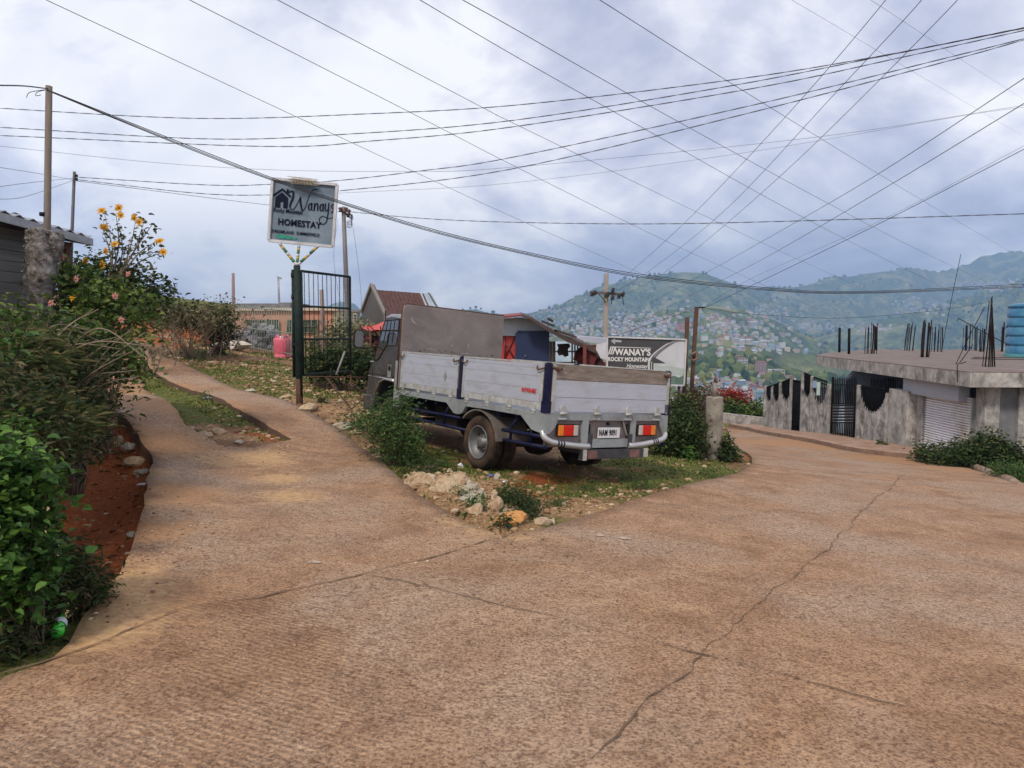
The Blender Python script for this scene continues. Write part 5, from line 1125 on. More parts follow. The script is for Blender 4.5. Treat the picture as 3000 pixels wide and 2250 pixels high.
# small pale sign box near the gable
sb_ = quadwall(1035,1043,918,946,30,.2,plain('pale box', (.45,.45,.45), .6),'meter_box',None); tag(sb_, 'tiny pale slotted box seen beside the gate top', 'box'); m_ = MB()
for py_ in (923, 931, 939): m_.prism([P(1036,py_+3,29.9), P(1042,py_+3,29.9), P(1042,py_,29.9), P(1036,py_,29.9)], (0, .08, 0))
m_.build('slot', BLACKP, sb_)
# red tarpaulin shelter
rt = thing('red_tarp_shelter', 'red tarpaulin stretched over junk beside the truck cab', 'shelter', P(1110, 1010, 20))
TA, TB_, TC, TD = P(1052, 962, 20), P(1140, 940, 19), P(1150, 968, 17.5), P(1085, 968, 18); mb = MB(); n = 10; vs = []
for i in range(n+1):
    for j in range(n+1):
        u_, v_ = i/n, j/n; p_ = (1-v_)*((1-u_)*TA+u_*TB_)+v_*((1-u_)*TD+u_*TC); vs.append(p_+(0, 0, -.10*math.sin(math.pi*u_)*math.sin(math.pi*v_)+.02*math.sin(9*u_+5*v_)))
mb.add(vs+[np.array(v_)-(0,0,.012) for v_ in vs], [(i*(n+1)+j, (i+1)*(n+1)+j, (i+1)*(n+1)+j+1, i*(n+1)+j+1) for i in range(n) for j in range(n)]+[((n+1)**2+i*(n+1)+j, (n+1)**2+i*(n+1)+j+1, (n+1)**2+(i+1)*(n+1)+j+1, (n+1)**2+(i+1)*(n+1)+j) for i in range(n) for j in range(n)], 0, True); mb.build('tarp', plain('red tarpaulin', (.48,.045,.03), .5, 0, .2, 2, .1), rt)
for p_ in (TA, TB_, TC, TD): mb = MB(); mb.tube([(p_[0], p_[1], gz(p_[0], p_[1])-.1), p_], .03, 6); mb.build('pole', RUST, rt)
mb = MB(); rg = np.random.default_rng(8)
for k in range(34): q_ = P(1065+rg.random()*75, 985+rg.random()*85, 18.4+rg.random()*1.2); mb.stone(q_, .06+.1*rg.random(), k % 3, (1.3, 1, .8), k)
for k in range(16): q_ = P(1065+rg.random()*70, 975+rg.random()*60, 18+rg.random()); mb.tube([q_, q_+rg.normal(size=3)*.35], .02, 5, k % 3)
mb.build('junk_heap', [plain('dark red scrap', (.12,.03,.03), .8), BLACKP, plain('brown scrap', (.14,.09,.06), .9)], rt)
# ================================================================== SHED BEHIND THE TRUCK
sh_ = thing('shed', 'lean shed with blue door, red wall and brown tin roof behind the truck bed', 'shed', (.3, 19, z1(.3, 19)))
YH = 19; BLD = plain('dark navy door', (.008,.02,.075), .6, 0, .2, 2, .05); REDW = plain('red plank wall', (.42,.035,.03), .6, 0, .25, 4, .1); WHW = plain('white board', (.42,.47,.52), .7, 0, .12, 3, .05)
mb = MB(); mb.prism([P(1440,1100,YH), P(1512,1100,YH), P(1512,978,YH), P(1440,978,YH)], (0,.1,0)); mb.build('red_wall', REDW, sh_)
mb = MB(); mb.prism([P(1440,982,YH-.05), P(1612,988,YH-.05), P(1602,965,YH-.05), P(1560,938,YH-.05), P(1530,930,YH-.05), P(1440,935,YH-.05)], (0,.08,0)); mb.build('gable_board', WHW, sh_)
mb = MB(); mb.prism([P(1509,1100,YH-.15), P(1609,1100,YH-.15), P(1609,969,YH-.15), P(1518,969,YH-.15), P(1510,978,YH-.15)], (0,.06,0)); dr_ = mb.build('door', BLD, sh_); mb = MB(); mb.bb(*[v for v in (P(1537,1042,YH)[0], P(1541,1042,YH)[0])], YH-.19, YH-.16, P(1537,1043,YH)[2], P(1537,1040,YH)[2]); mb.build('handle', CHROME, dr_)
mb = MB(); mb.tube([P(1478,1050,YH-.03), P(1508,985,YH-.03)], .02, 5); mb.tube([P(1478,1000,YH-.03), P(1506,1050,YH-.03)], .02, 5); mb.tube([P(1478,985,YH-.03), P(1480,1060,YH-.03)], .03, 5); mb.build('brace', plain('dark red brace', (.14,.015,.015), .6), sh_)
mb = MB(); mb.prism([P(1440,936,YH-.5), P(1529,926,YH-.5), P(1529,922,YH-.5), P(1440,930,YH-.5)], (0, 2.5, .1)); mb.build('roof', plain('red roof sheet', (.20,.03,.03), .6, .1, .3, 3), sh_)
BT = plain('brown tin roof', (.075,.05,.042), .8, .2, .4, 3, .2); mb = MB(); rp = [(1529,922),(1560,932),(1600,958),(1660,990),(1715,1008),(1750,1022)]
for i in range(5):
    (a, c_), (e_, f_) = rp[i], rp[i+1]; mb.prism([P(a,c_,YH-.8), P(e_,f_,YH-.8), P(e_,f_+7+i*2,YH-.8), P(a,c_+6+i*2,YH-.8)], (0, 3.0, .12))
mb.build('roof', BT, sh_)
for k, (a, c_, e_, f_) in enumerate(((1590,938,1626,952), (1630,965,1690,985), (1608,930,1622,938))): mb = MB(); mb.prism([P(a,c_,YH-.6), P(e_,f_,YH-.6), P(e_,f_+5,YH-.6), P(a,c_+5,YH-.6)], (0,.9,0)); mb.build('loose_sheet', BT, sh_)
mb = MB(); mb.prism([P(1612,1090,23), P(1700,1090,23), P(1700,1000,23), P(1612,1000,23)], (0,.06,0)); mb.build('rear_backing', plain('painted sky blue', (.42,.55,.66), .6, 0, .15, 3), sh_)  # added pale blue sheet, its colour standing in for open sky and haze
mb = MB()
for px_ in (1612, 1622, 1676, 1684, 1692, 1700, 1712): mb.tube([P(px_,1090,20.2), P(px_,1000,20.2)], .025 if px_ > 1622 else .05, 5)
for py_ in (1030, 1062): mb.tube([P(1612,py_,20.2), P(1700,py_,20.2)], .02, 5)
mb.build('post_rail', plain('grey white rail', (.38,.38,.40), .7), sh_)
q_ = P(1713, 1010, YH-.9); mb = MB(); mb.bb(q_[0]-.04, q_[0]+.04, YH-.94, YH-.86, z1(q_[0], YH)-.2, q_[2]); mb.build('porch_post', plain('red brown post', (.16,.035,.03), .7), sh_)
mb = MB(); rg = np.random.default_rng(2)
for k in range(44): q_ = P(1698+rg.random()*60, 1030+rg.random()*50, 19.2+rg.random()*.8); mb.stone(q_, .10+.10*rg.random(), k % 2, (1.2,1,.9), k)
tag(mb.build('dark_junk', [plain('dark brown cloth', (.035,.018,.016), .9), plain('dark red cloth', (.10,.012,.012), .8)]), 'heap of dark brown and red cloth under the shed roof', 'junk heap')
def flat(name, label, cat, pts, Yw, mat, d=.03): m_ = MB(); m_.prism([P(a, c_, Yw) for a, c_ in pts], (0, d, 0)); return tag(m_.build(name, mat), label, cat)
flat('hanging_cloth', 'black garment hanging under the shed eave', 'garment', [(1632,1008),(1668,1006),(1671,1016),(1664,1022),(1666,1042),(1655,1046),(1648,1040),(1637,1042),(1632,1030),(1636,1020)], 18.6, BLACKP, .05)
flat('dark_red_cloth', 'dark red cloth hanging from the low eave by the billboard', 'cloth', [(1712,1012),(1745,1010),(1748,1050),(1736,1075),(1715,1072),(1722,1045)], 18.3, plain('dark red cloth'), .06)
flat('white_sheet', 'torn white plastic sheet beside the billboard', 'sheet', [(1748,1008),(1782,1002),(1784,1060),(1772,1052),(1760,1050),(1752,1034),(1746,1024)], 17.8, plain('white plastic sheet', (.52,.53,.56), .4, 0, .1, 4, .1), .03)
mb = MB(); mb.prism([P(1660,1000,24), P(1790,1006,24), P(1785,992,24), P(1680,984,24)], (0,.3,.02)); tag(mb.build('pale_roof', plain('lilac tin roof', (.38,.40,.48), .5, .2, .12, 3)), 'pale lilac tin roof beyond the shed', 'roof')
# ================================================================== VEGETATION
def bl(px, py, Y, rx, ry, rd): p = P(px, py, Y); s_ = Y/FO; return (p[0], p[1], p[2], rx*s_, rd, ry*s_)
LG1 = leafmat('bright nettle leaf', (.022,.055,.012), (.055,.135,.020), (.12,.23,.035)); LG2 = leafmat('dark narrow leaf', (.018,.034,.012), (.05,.075,.02), (.16,.13,.06))
LG3 = leafmat('mid green leaf', (.03,.06,.014), (.08,.14,.025), (.17,.21,.045)); LG4 = leafmat('deep shrub leaf', (.014,.032,.010), (.042,.075,.016), (.11,.12,.035))
LG5 = leafmat('dry brown leaf', (.09,.06,.03), (.18,.13,.06), (.05,.07,.02)); LG6 = leafmat('feathery green leaf', (.03,.065,.018), (.06,.12,.03), (.12,.19,.05))
TWG = plain('pale twig', (.22,.17,.12), .85, 0, .3, 9, 0); TWD = plain('twig bark', (.13,.09,.06), .8)
def gbase(px, py, Y): p = P(px, py, Y); return np.array([p[0], Y, gz(p[0], Y)])
shrub('nettle_bush', 'bright green broad leaved bush at lower left edge of the road', 'bush', gbase(60,1700,3.5),
 [bl(20,1430,3.6,95,115,.2), bl(50,1600,3.55,75,125,.2), bl(0,1560,3.7,90,210,.25), bl(20,1730,3.5,80,100,.18), bl(85,1400,3.8,40,60,.1)], 560, 9, .052, LG1, broad=True, spray=.055, asp=.85, up=.9, shell=.75, stems=10, seed=2)
shrub('dark_herb', 'low dark narrow leaved herb at the foot of the bright bush', 'plant', gbase(190,1760,4.0),
 [bl(180,1680,4.0,65,55,.2), bl(90,1770,3.8,70,70,.2), bl(20,1870,3.5,90,70,.2), bl(250,1730,4.1,50,45,.15)], 700, 9, .055, LG2, spray=.05, asp=.28, up=.2, stems=8, seed=3)
shrub('bank_undergrowth', 'dark thick undergrowth with dry grass covering the earth bank', 'bush', gbase(120,1350,6.2),
 [bl(120,1180,6.6,170,190,.6), bl(40,1330,5.8,120,110,.5), bl(180,1080,7.4,100,85,.5), bl(30,1100,7,140,130,.6), bl(220,1090,7.8,45,40,.4), bl(120,1300,5.6,70,80,.3), bl(40,1260,5.0,120,160,.4)], 1900, 9, .085, LG2, spray=.10, asp=.30, up=.1, stems=14, seed=4)
shrub('sprawling_lantana', 'sprawling green shrub with arching branches over the track edge', 'bush', gbase(200,1150,7.8),
 [bl(190,1000,7.6,120,70,.5), bl(300,1030,8.0,110,55,.4), bl(110,960,7.4,80,50,.4), bl(330,900,8.6,90,70,.4), bl(250,860,8.8,110,70,.5), bl(385,955,8.6,60,40,.3), bl(360,1080,7.9,80,40,.3), bl(20,920,7.4,40,50,.3)], 430, 8, .075, LG3, TWG, broad=True, spray=.09, asp=.7, up=.5, stems=16, seed=5, shell=.3)
rg = np.random.default_rng(33); mb = MB()
for k in range(34):
    a = P(40+rg.random()*170, 1010+rg.random()*330, 6.4+rg.random()*.6); e_ = P(60+rg.random()*400, 900+rg.random()*260, 6.1+rg.random()*1.2); s_ = spline([a, (a+e_)/2+np.array([0, 0, .12+.1*rg.random()]), e_], 5); mb.tube(s_, [.009*(1-.7*q_/len(s_)) for q_ in range(len(s_))], 4, cap=False)
tag(mb.build('arching_canes', TWG), 'pale arching bare canes sticking out over the bank and track', 'branches', kind='stuff')
pts_ = clumps(900, [bl(120,1240,6.0,110,90,.3), bl(230,1230,6.6,40,50,.25), bl(90,1050,6.2,90,80,.3)], rg, .6); mb = MB()
for c_ in pts_:
    for _ in range(5):
        d = rg.normal(size=3); d[2] = abs(d[2])*.6+.1; d /= np.linalg.norm(d); s__ = np.cross(d, rg.normal(size=3)); s__ /= np.linalg.norm(s__); L_ = .10+.14*rg.random(); tip = c_+d*L_-np.array([0, 0, L_*.35]); mb.add([c_-s__*.003, c_+s__*.003, (c_+tip)/2+np.array([0,0,L_*.12])+s__*.002, tip], [(0,1,2),(0,2,3)])
tag(mb.build('bank_grass', leafmat('drooping bank grass', (.03,.048,.014), (.085,.105,.03), (.24,.20,.09), .8, .2)), 'drooping half dry grass hanging over the earth bank', 'grass', kind='stuff')
mg_ = shrub('tree_marigold', 'tall yellow flowered shrub against the sky at left', 'shrub', gbase(290,1000,9.6),
 [bl(330,860,9.8,130,45,.5), bl(300,800,9.8,70,30,.3), bl(430,855,10.2,60,40,.4), bl(250,890,9.6,90,55,.4), bl(225,800,9.4,40,40,.3)], 400, 8, .075, LG4, TWG, broad=True, spray=.10, asp=.65, stems=12, seed=6)
rg = np.random.default_rng(21); bmb = MB(); lmb = MB(); yY = 9.8
for tip, midp in (((305,620),(330,760)),((340,625),(345,740)),((350,660),(355,760)),((400,635),(370,760)),((425,640),(385,750)),((448,655),(390,740)),((460,705),(395,755)),((475,740),(400,775)),((300,665),(325,770)),((335,700),(335,790)),((445,780),(370,800)),((280,740),(300,800)),((380,700),(365,780))):
    a, c_, e_ = P(290,900,yY), P(midp[0], midp[1], yY+rg.normal()*.1), P(tip[0], tip[1], yY+rg.normal()*.2); s_ = spline([a, c_, e_], 8); bmb.tube(s_, [.016*(1-.85*k/len(s_)) for k in range(len(s_))], 5)
    pts = np.array([s_[k]+rg.normal(size=3)*.045 for k in range(9, len(s_)) for _ in range(3)]); leaves(lmb, pts, .062, 0, .2, .6, True, rg)
bmb.build('branch', TWG, mg_); lmb.build('foliage', leafmat('dusty marigold leaf', (.05,.06,.035), (.09,.11,.045), (.12,.13,.06)), mg_)
YP = leafmat('yellow petal', (.62,.30,.01), (.80,.42,.015), (.85,.5,.02), .5, .3); YC = plain('orange flower centre', (.45,.16,.01), .8); PK = leafmat('pink petal', (.55,.22,.22), (.7,.35,.33), None, .5, .3)
def flower(px, py, Y, r, mp, mc, parent, seed=0, n=12):
    rg = np.random.default_rng(seed); c_ = P(px, py, Y); ax = np.array([rg.normal()*.3, -1, .25+rg.normal()*.3]); ax /= np.linalg.norm(ax); a = np.cross(ax, (0,0,1)); a /= np.linalg.norm(a); b_ = np.cross(a, ax); m_ = MB()
    for k in range(n):
        t = 2*math.pi*k/n+rg.normal()*.08; d = math.cos(t)*a+math.sin(t)*b_; s_ = np.cross(ax, d); L = r*(.85+.3*rg.random())
        m_.add([c_, c_+d*L*.5+s_*L*.17+ax*.006, c_+d*L+ax*.0, c_+d*L*.5-s_*L*.17+ax*.006], [(0,1,2),(0,2,3)])
    f_ = m_.build('flower', mp, parent); q_ = MB(); q_.stone(c_+ax*.006, r*.27, 0, (1,1,1), seed, .1); q_.build('flower_centre', mc, f_)
for k, (px, py) in enumerate(((354,630),(298,617),(348,608),(304,664),(408,650),(393,638),(467,706),(478,738),(310,735),(250,766),(300,775),(336,715))): flower(px, py, 9.5, .062, YP, YC, mg_, k)
for k, (px, py, Y_) in enumerate(((185,753,9),(223,817,8.6),(375,803,9),(338,867,8.4),(150,887,7.6),(160,780,9),(212,872,8.2),(355,937,8.3))): flower(px, py, Y_-.3, .045, PK if k != 6 else YP, YC, mg_, 50+k, 8)
shrub('leafy_sprig', 'bright green leafy sprig poking out above the dark bank', 'plant', gbase(30,1000,5.6), [bl(15,1010,5.6,25,40,.12), bl(30,1270,4.4,30,35,.12)], 30, 7, .06, LG1, broad=True, spray=.06, asp=.7, seed=31)
# stump wrapped in lichen
BARK = plain('lichen speckled bark', (.12,.10,.085), .95, 0, .5, 9, .9, dirt=(.34,.32,.30), dirt_amt=.35, dscale=9, bd=.03)
YT = 8.45; b0 = gbase(105, 900, YT); stp = thing('tree_stump', 'thick lichen covered forked tree stump around the tall pole', 'tree stump', b0)
mb = MB(); s_ = spline([b0-(0,0,.2), P(105,900,YT), P(122,800,YT), P(114,720,YT), P(105,668,YT)], 6); mb.tube(s_, [.20-.10*k/len(s_)+.012*math.sin(k*2.3) for k in range(len(s_))], 16)
s_ = spline([P(115,880,YT+.1), P(142,780,YT+.1), P(160,710,YT+.1), P(166,680,YT+.1)], 6); mb.tube(s_, [.13-.05*k/len(s_)+.01*math.sin(k*2.9) for k in range(len(s_))], 16); o = mb.build('trunk', BARK, stp)
tx_ = bpy.data.textures.new('bark lumps', 'CLOUDS'); tx_.noise_scale = .05; md = o.modifiers.new('sub', 'SUBSURF'); md.levels = md.render_levels = 2; md = o.modifiers.new('lumps', 'DISPLACE'); md.texture = tx_; md.strength = .035; md.mid_level = .5
rg = np.random.default_rng(15); lm_ = MB(); pc = []
for k in range(900):
    t = rg.random(); a = rg.random()*6.28; c_ = P(105,900,YT)*(1-t)+P(108,668,YT)*t if rg.random() < .6 else P(125,860,YT+.1)*(1-t)+P(164,682,YT+.1)*t; pc.append(c_+np.array([math.cos(a)*.15*(1-.35*t), -abs(math.sin(a))*.16*(1-.35*t), 0]))
leaves(lm_, np.array(pc), .024, 0, .1, .8, False, rg); lm_.build('lichen', leafmat('lichen flakes', (.06,.05,.035), (.22,.19,.14), (.42,.39,.33), .9, 0), stp)
# bare shrubs on the crest
def bare(name, label, px0, py0, Y, hpx, wpx, seed, n=9, leafy=0):
    rg = np.random.default_rng(seed); b_ = gbase(px0, py0, Y); t = thing(name, label, 'shrub', b_, 'bare shrubs on the crest'); m_ = MB(); s0 = Y/FO; ends = []
    def grow(p_, d, L, r_, dep):
        q_ = p_+d*L; mid = (p_+q_)/2+rg.normal(size=3)*L*.06; m_.tube([p_, mid, q_], [r_, r_*.8, r_*.6], 4, cap=False); ends.append(q_)
        if dep:
            for _ in range(rg.integers(2, 4)):
                e_ = d+rg.normal(size=3)*.38; e_[2] = abs(e_[2])*.9+.15; grow(q_ if rg.random() > .4 else mid, e_/np.linalg.norm(e_), L*(.62+.2*rg.random()), r_*.6, dep-1)
    for k in range(n):
        d = np.array([rg.uniform(-1, 1)*wpx/hpx, rg.normal()*.3, 1]); d /= np.linalg.norm(d); grow(b_+np.array([rg.uniform(-1, 1)*wpx*s0*.5, rg.normal()*.3, 0]), d, hpx*s0*(.30+.15*rg.random()), .022, 3)
    m_.build('branches', TWG, t)
    if leafy:
        l_ = MB(); e = np.array(ends); pk = e[rg.choice(len(e), leafy)]+rg.normal(size=(leafy, 3))*.08; leaves(l_, pk, .10, 0, .2, .6, False, rg); l_.build('foliage', LG5, t)
bare('bare_shrub', 'leafless pale branched shrub on the left crest against the sky', 520, 940, 19, 210, 90, 1, 6, 30)
bare('bare_shrub', 'leafless shrub with a few dry leaves left of the fence pole', 625, 950, 20, 190, 70, 2, 6, 120)
bare('bare_shrub', 'small leafless shrub low behind the marigold branches', 440, 930, 17, 150, 60, 3, 6, 40)
shrub('crest_shrub', 'brownish dry shrubbery along the left crest', 'bush', gbase(560,960,19), [bl(470,925,18,90,22,.8), bl(560,935,19,110,22,.8), bl(650,925,20,50,30,.6), bl(400,900,16,60,22,.8)], 330, 7, .085, leafmat('olive dry leaf', (.06,.065,.025), (.17,.15,.07), (.28,.22,.12)), TWG, spray=.16, seed=9)
shrub('crest_shrub', 'dark green bush left of the bar fence', 'bush', gbase(650,1000,21), [bl(645,965,21,38,42,.5), bl(560,925,20,120,18,.5), bl(480,920,19,70,16,.5)], 420, 8, .13, LG4, spray=.14, seed=10)
shrub('gate_bush', 'dark bush growing behind the open gate', 'bush', gbase(1000,1085,16.5), [bl(960,1065,16.5,50,35,.5), bl(1020,1060,16.5,55,38,.5), bl(1070,1075,16.2,45,40,.5), bl(925,1078,17,35,22,.4)], 600, 8, .10, LG4, spray=.12, seed=11)
shrub('fence_weeds', 'pale weeds and vines on the bar fence', 'plant', gbase(1000,1010,21), [bl(1010,975,21,60,28,.4), bl(1080,985,20,40,25,.4), bl(940,1010,22,60,18,.4)], 380, 7, .11, leafmat('pale vine leaf', (.08,.10,.04), (.18,.19,.09), (.34,.33,.22)), spray=.14, seed=12)
shrub('roadside_shrub', 'feathery green shrub beside the front wheel of the truck', 'bush', gbase(1160,1350,9.7),
 [bl(1155,1280,9.7,75,70,.35), bl(1120,1240,9.8,55,45,.25), bl(1170,1200,9.9,45,50,.22), bl(1060,1235,10.2,50,28,.25), bl(1200,1300,9.6,40,55,.25), bl(1130,1180,10,18,25,.12)], 620, 9, .052, LG6, spray=.075, asp=.38, up=.1, stems=14, seed=13)
for k, (px, py, Y_, rx, ry, mt) in enumerate(((1275,1350,9.3,40,14,LG6),(1450,1450,7.6,30,12,LG4),(1640,1500,7.6,34,9,LG6),(1350,1455,7.7,18,8,LG6),(1560,1475,7.5,40,10,LG4),(1700,1450,8.6,50,8,LG6),(1880,1430,9.0,60,8,LG6),(2060,1390,10.6,50,8,LG6),(1190,1385,9.0,26,10,LG4),(480,1160,12,60,8,LG6),(560,1225,10.6,50,8,LG6),(300,1960,3.2,20,8,LG6),(50,1990,3.1,60,14,LG6))):
    b__ = gbase(px, py, Y_); s__ = Y_/FO; shrub('grass_clump', 'low clump of short green grass '+('left of the rear wheel,behind the tall stone bush,below the truck tail centre,in front of the whitish rock,right of the stone bush,under the right tail lamp,near the road edge right of the tail,below the concrete stump,beside the small tan rocks at the track edge,at the head of the median,in the middle of the median,at the lower left road corner right of the bottle,at the extreme lower left corner'.split(',')[k]), 'grass clump', b__, [(b__[0], b__[1], b__[2]+ry*s__*.3, rx*s__, rx*s__*.8, ry*s__)], int(rx*1.6), 7, .045, mt, spray=.05, asp=.16, up=-.2, group='grass clumps on the verge', seed=80+k, stems=1)
shrub('column_shrub', 'dense dark shrub between the truck tail and the concrete stump', 'bush', gbase(2000,1340,13.4),
 [bl(1985,1275,13.3,62,60,.4), bl(2015,1240,13.6,35,55,.3), bl(1960,1310,13.1,50,40,.3), bl(2025,1310,13.2,35,40,.25), bl(1990,1195,13.9,30,35,.25)], 950, 8, .075, LG4, spray=.10, asp=.5, stems=14, seed=14)
shrub('small_bush', 'small bush hugging the right foot of the concrete stump', 'bush', gbase(2128,1350,13.4), [bl(2130,1320,13.4,24,34,.2), bl(2135,1345,13.3,24,18,.2)], 130, 8, .075, LG4, spray=.07, seed=15)
shrub('weed', 'pale green broad leaved weed under the dense shrub', 'plant', gbase(2010,1345,12.7), [bl(2012,1335,12.7,14,14,.1)], 16, 7, .11, LG1, broad=True, spray=.05, asp=.6, seed=16)
shrub('shutter_bush', 'low dark bush in front of the roller shutter', 'bush', gbase(2850,1345,18.2),
 [bl(2770,1335,18.6,60,16,.4), bl(2850,1325,18.3,60,22,.5), bl(2895,1300,18.2,28,26,.3), bl(2930,1330,17.9,60,26,.4), bl(2710,1338,19.2,25,18,.3), bl(2990,1345,17.8,50,18,.4), bl(2820,1342,18.0,100,14,.3)], 1100, 8, .10, LG4, spray=.13, asp=.5, seed=17)
shrub('verge_tuft', 'green tuft on the verge at the right edge', 'plant', gbase(2950,1390,14.5), [bl(2950,1378,14.5,42,18,.3), bl(2990,1395,14.0,30,18,.3)], 240, 8, .07, LG6, spray=.08, asp=.3, seed=18)
shrub('weed', 'dark weed at the foot of the boundary wall', 'plant', gbase(2585,1318,22.5), [bl(2584,1312,22.4,16,18,.15)], 60, 7, .09, LG4, spray=.07, seed=19)
shrub('stone_bush', 'small dark bush beside the broken rocks at the fork', 'bush', gbase(1515,1500,7.2), [bl(1510,1470,7.1,48,34,.2), bl(1545,1500,6.9,30,22,.15), bl(1480,1455,7.4,25,18,.12)], 420, 8, .035, LG4, spray=.045, asp=.4, seed=20)
shrub('red_flower_bush', 'red flowering bush beyond the road bend', 'bush', gbase(2150,1195,40), [bl(2140,1175,40,40,18,.8)], 240, 8, .22, leafmat('red petals', (.30,.015,.02), (.42,.03,.03), (.06,.08,.02)), spray=.25, seed=22)
shrub('bend_shrub', 'green brush on the drop beyond the road bend', 'bush', gbase(2180,1230,39), [bl(2170,1212,39,80,20,1.0), bl(2220,1225,38,60,16,.8), bl(2120,1205,39,30,18,.6)], 700, 8, .22, LG3, spray=.25, seed=23)
shrub('vine_heap', 'tangle of vines and broken stems behind the dense shrub', 'plant', gbase(2060,1200,15), [bl(2050,1160,15,60,30,.3), bl(2030,1200,14.8,60,40,.3)], 260, 7, .07, LG5, TWD, spray=.10, stems=30, seed=24)
for k, (px, py, Y_, r_) in enumerate(((940,1115,14,10),(1290,1340,9.6,12),(1245,1345,9,26),(600,1115,14,14),(1330,1380,8.7,14),(1390,1500,6.9,12),(1480,1560,6.4,16))):
    shrub('ground_weed', 'low green weed sprouting '+('behind the bent rod by the sign post,left of the rear wheel,beside the cream rock under the feathery shrub,above the track at the far left,on the big outcrop by the rear wheel,between the flat pale rock and ribbed rock,just below the ochre slab at the fork'.split(',')[k]), 'plant', gbase(px, py, Y_), [(gbase(px, py, Y_)[0], Y_, gbase(px, py, Y_)[2]+r_*.5*Y_/FO, r_*Y_/FO*1.2, r_*Y_/FO, r_*Y_/FO*.8)], 26, 7, .05, LG6 if k % 2 else LG4, spray=.05, asp=.4, group='low weeds on the verge', seed=60+k, stems=3)
# ------------------------------------------------------------------ grass, gravel, hillside trees
def scatter(n, x0, x1, y0, y1, rg):
    # denser towards the camera
    y_ = y0+(y1-y0)*rg.random(n)**1.6; x_ = x0+(x1-x0)*rg.random(n); return x_, y_
rg = np.random.default_rng(77); xs, ys = scatter(60000, -14, 10, 4.5, 26, rg); k = ~on_road(xs, ys) & (np.abs(xs/ys) < .75) & ~inside(xs, ys, walkpoly)
dd2 = dist_poly(xs, ys, DITCH, False); gn_ = np.clip((fbm(xs*.9, ys*.9, 4, 31)-.42)*6, 0, 1)+.8*blob(xs, ys, [(1180,1380,.9),(1650,1440,1.0),(2050,1380,1.4),(1900,1400,.9),(750,1100,2),(950,1150,1.5),(560,1180,1.3),(480,1120,1.5)])
gn_ *= 1-.9*blob(xs, ys, [(1600,1420,1.0),(1500,1350,1.2),(1700,1480,.6),(1050,1190,1.0),(700,1270,.5),(1350,1450,.9),(1400,1510,.6)]); k &= (rg.random(len(xs)) < gn_*.8) & (dd2 > 1.3) & (xs < 5.5)
xs, ys = xs[k][:15000], ys[k][:15000]; mb = MB()
for x_, y_ in zip(xs, ys):
    z_ = gz(x_, y_); h = .018+.028*rg.random()
    for _ in range(4):
        a = rg.random()*6.28; d = np.array([math.cos(a), math.sin(a), 0])*h*.8; s_ = np.array([-math.sin(a), math.cos(a), 0])*.006*(1+y_*.12); p_ = np.array([x_, y_, z_-.004])+rg.normal(size=3)*np.array([.03,.03,0])
        mb.add([p_-s_, p_+s_, p_+d+(0,0,h)], [(0,1,2)])
tag(mb.build('verge_grass', leafmat('short grass', (.05,.075,.012), (.13,.165,.03), (.28,.26,.09), .8, .2)), 'short patchy grass on the verge and median', 'grass', kind='stuff')
rg = np.random.default_rng(78); xs, ys = scatter(110000, -14, 10, 4.2, 24, rg); k = ~on_road(xs, ys) & (np.abs(xs/ys) < .75) & ~inside(xs, ys, walkpoly) & (xs < 5.5)
gv = np.clip((fbm(xs*2.6, ys*2.6, 3, 55)-.45)*4, 0, 1)*.30+blob(xs, ys, [(1350,1450,.7),(1400,1520,.45),(1250,1400,.6),(1760,1490,.7),(1600,1530,.5),(1850,1450,.5),(600,1270,.6),(700,1275,.5),(380,1290,.5),(360,1250,.5),(1050,1160,1.5),(1000,1190,1),(660,1240,.7),(760,1270,.5),(980,1140,1.6),(800,1110,1.0),(520,1060,1.2),(700,1070,1.0)])
dd2 = dist_poly(xs, ys, DITCH, False); gv = np.where((dd2 < 1.5) & (xs < -3), gv*.2, gv); k &= rg.random(len(xs)) < gv*.6; xs, ys = xs[k][:13000], ys[k][:13000]; mb = MB(); iv, if_ = ICO[1]; iv = iv
for x_, y_ in zip(xs, ys):
    r_ = (.009+.036*rg.random()**3)*(1+.05*max(0, y_-9)); z_ = gz(x_, y_); mb.stone((x_, y_, z_+r_*.2), r_, 0, (1.2,.9,.6), rg.integers(1e9), .15, 1)
GRV = leafmat('pale gravel', (.20,.11,.055), (.38,.25,.14), (.56,.46,.33), .95, .0); tag(mb.build('gravel', GRV), 'loose pale limestone gravel on the verge', 'gravel', kind='stuff')
rg = np.random.default_rng(70); mb = MB(); ns_ = 0
while ns_ < 1500:
    i_ = rg.integers(0, len(DITCH)-1); t = rg.random(); px_ = DITCH[i_][0]*(1-t)+DITCH[i_+1][0]*t-abs(rg.normal())*.6-.05; py_ = DITCH[i_][1]*(1-t)+DITCH[i_+1][1]*t; ns_ += 1
    if on_road(np.array([px_]), np.array([py_]))[0]: continue
    s_ = .006+.028*rg.random()**2.5; mb.stone((px_, py_, gz(px_, py_)+s_*.1), s_, 0 if rg.random() < .85 else 1, (1.3,1,.6), rg.integers(1e9), .25, 1)
tag(mb.build('soil_clods', [leafmat('red clod', (.09,.025,.01), (.22,.065,.025), (.36,.13,.06), .95, 0), GRV]), 'crumbled red soil clods along the drain cut', 'soil', kind='stuff')
mb = MB()
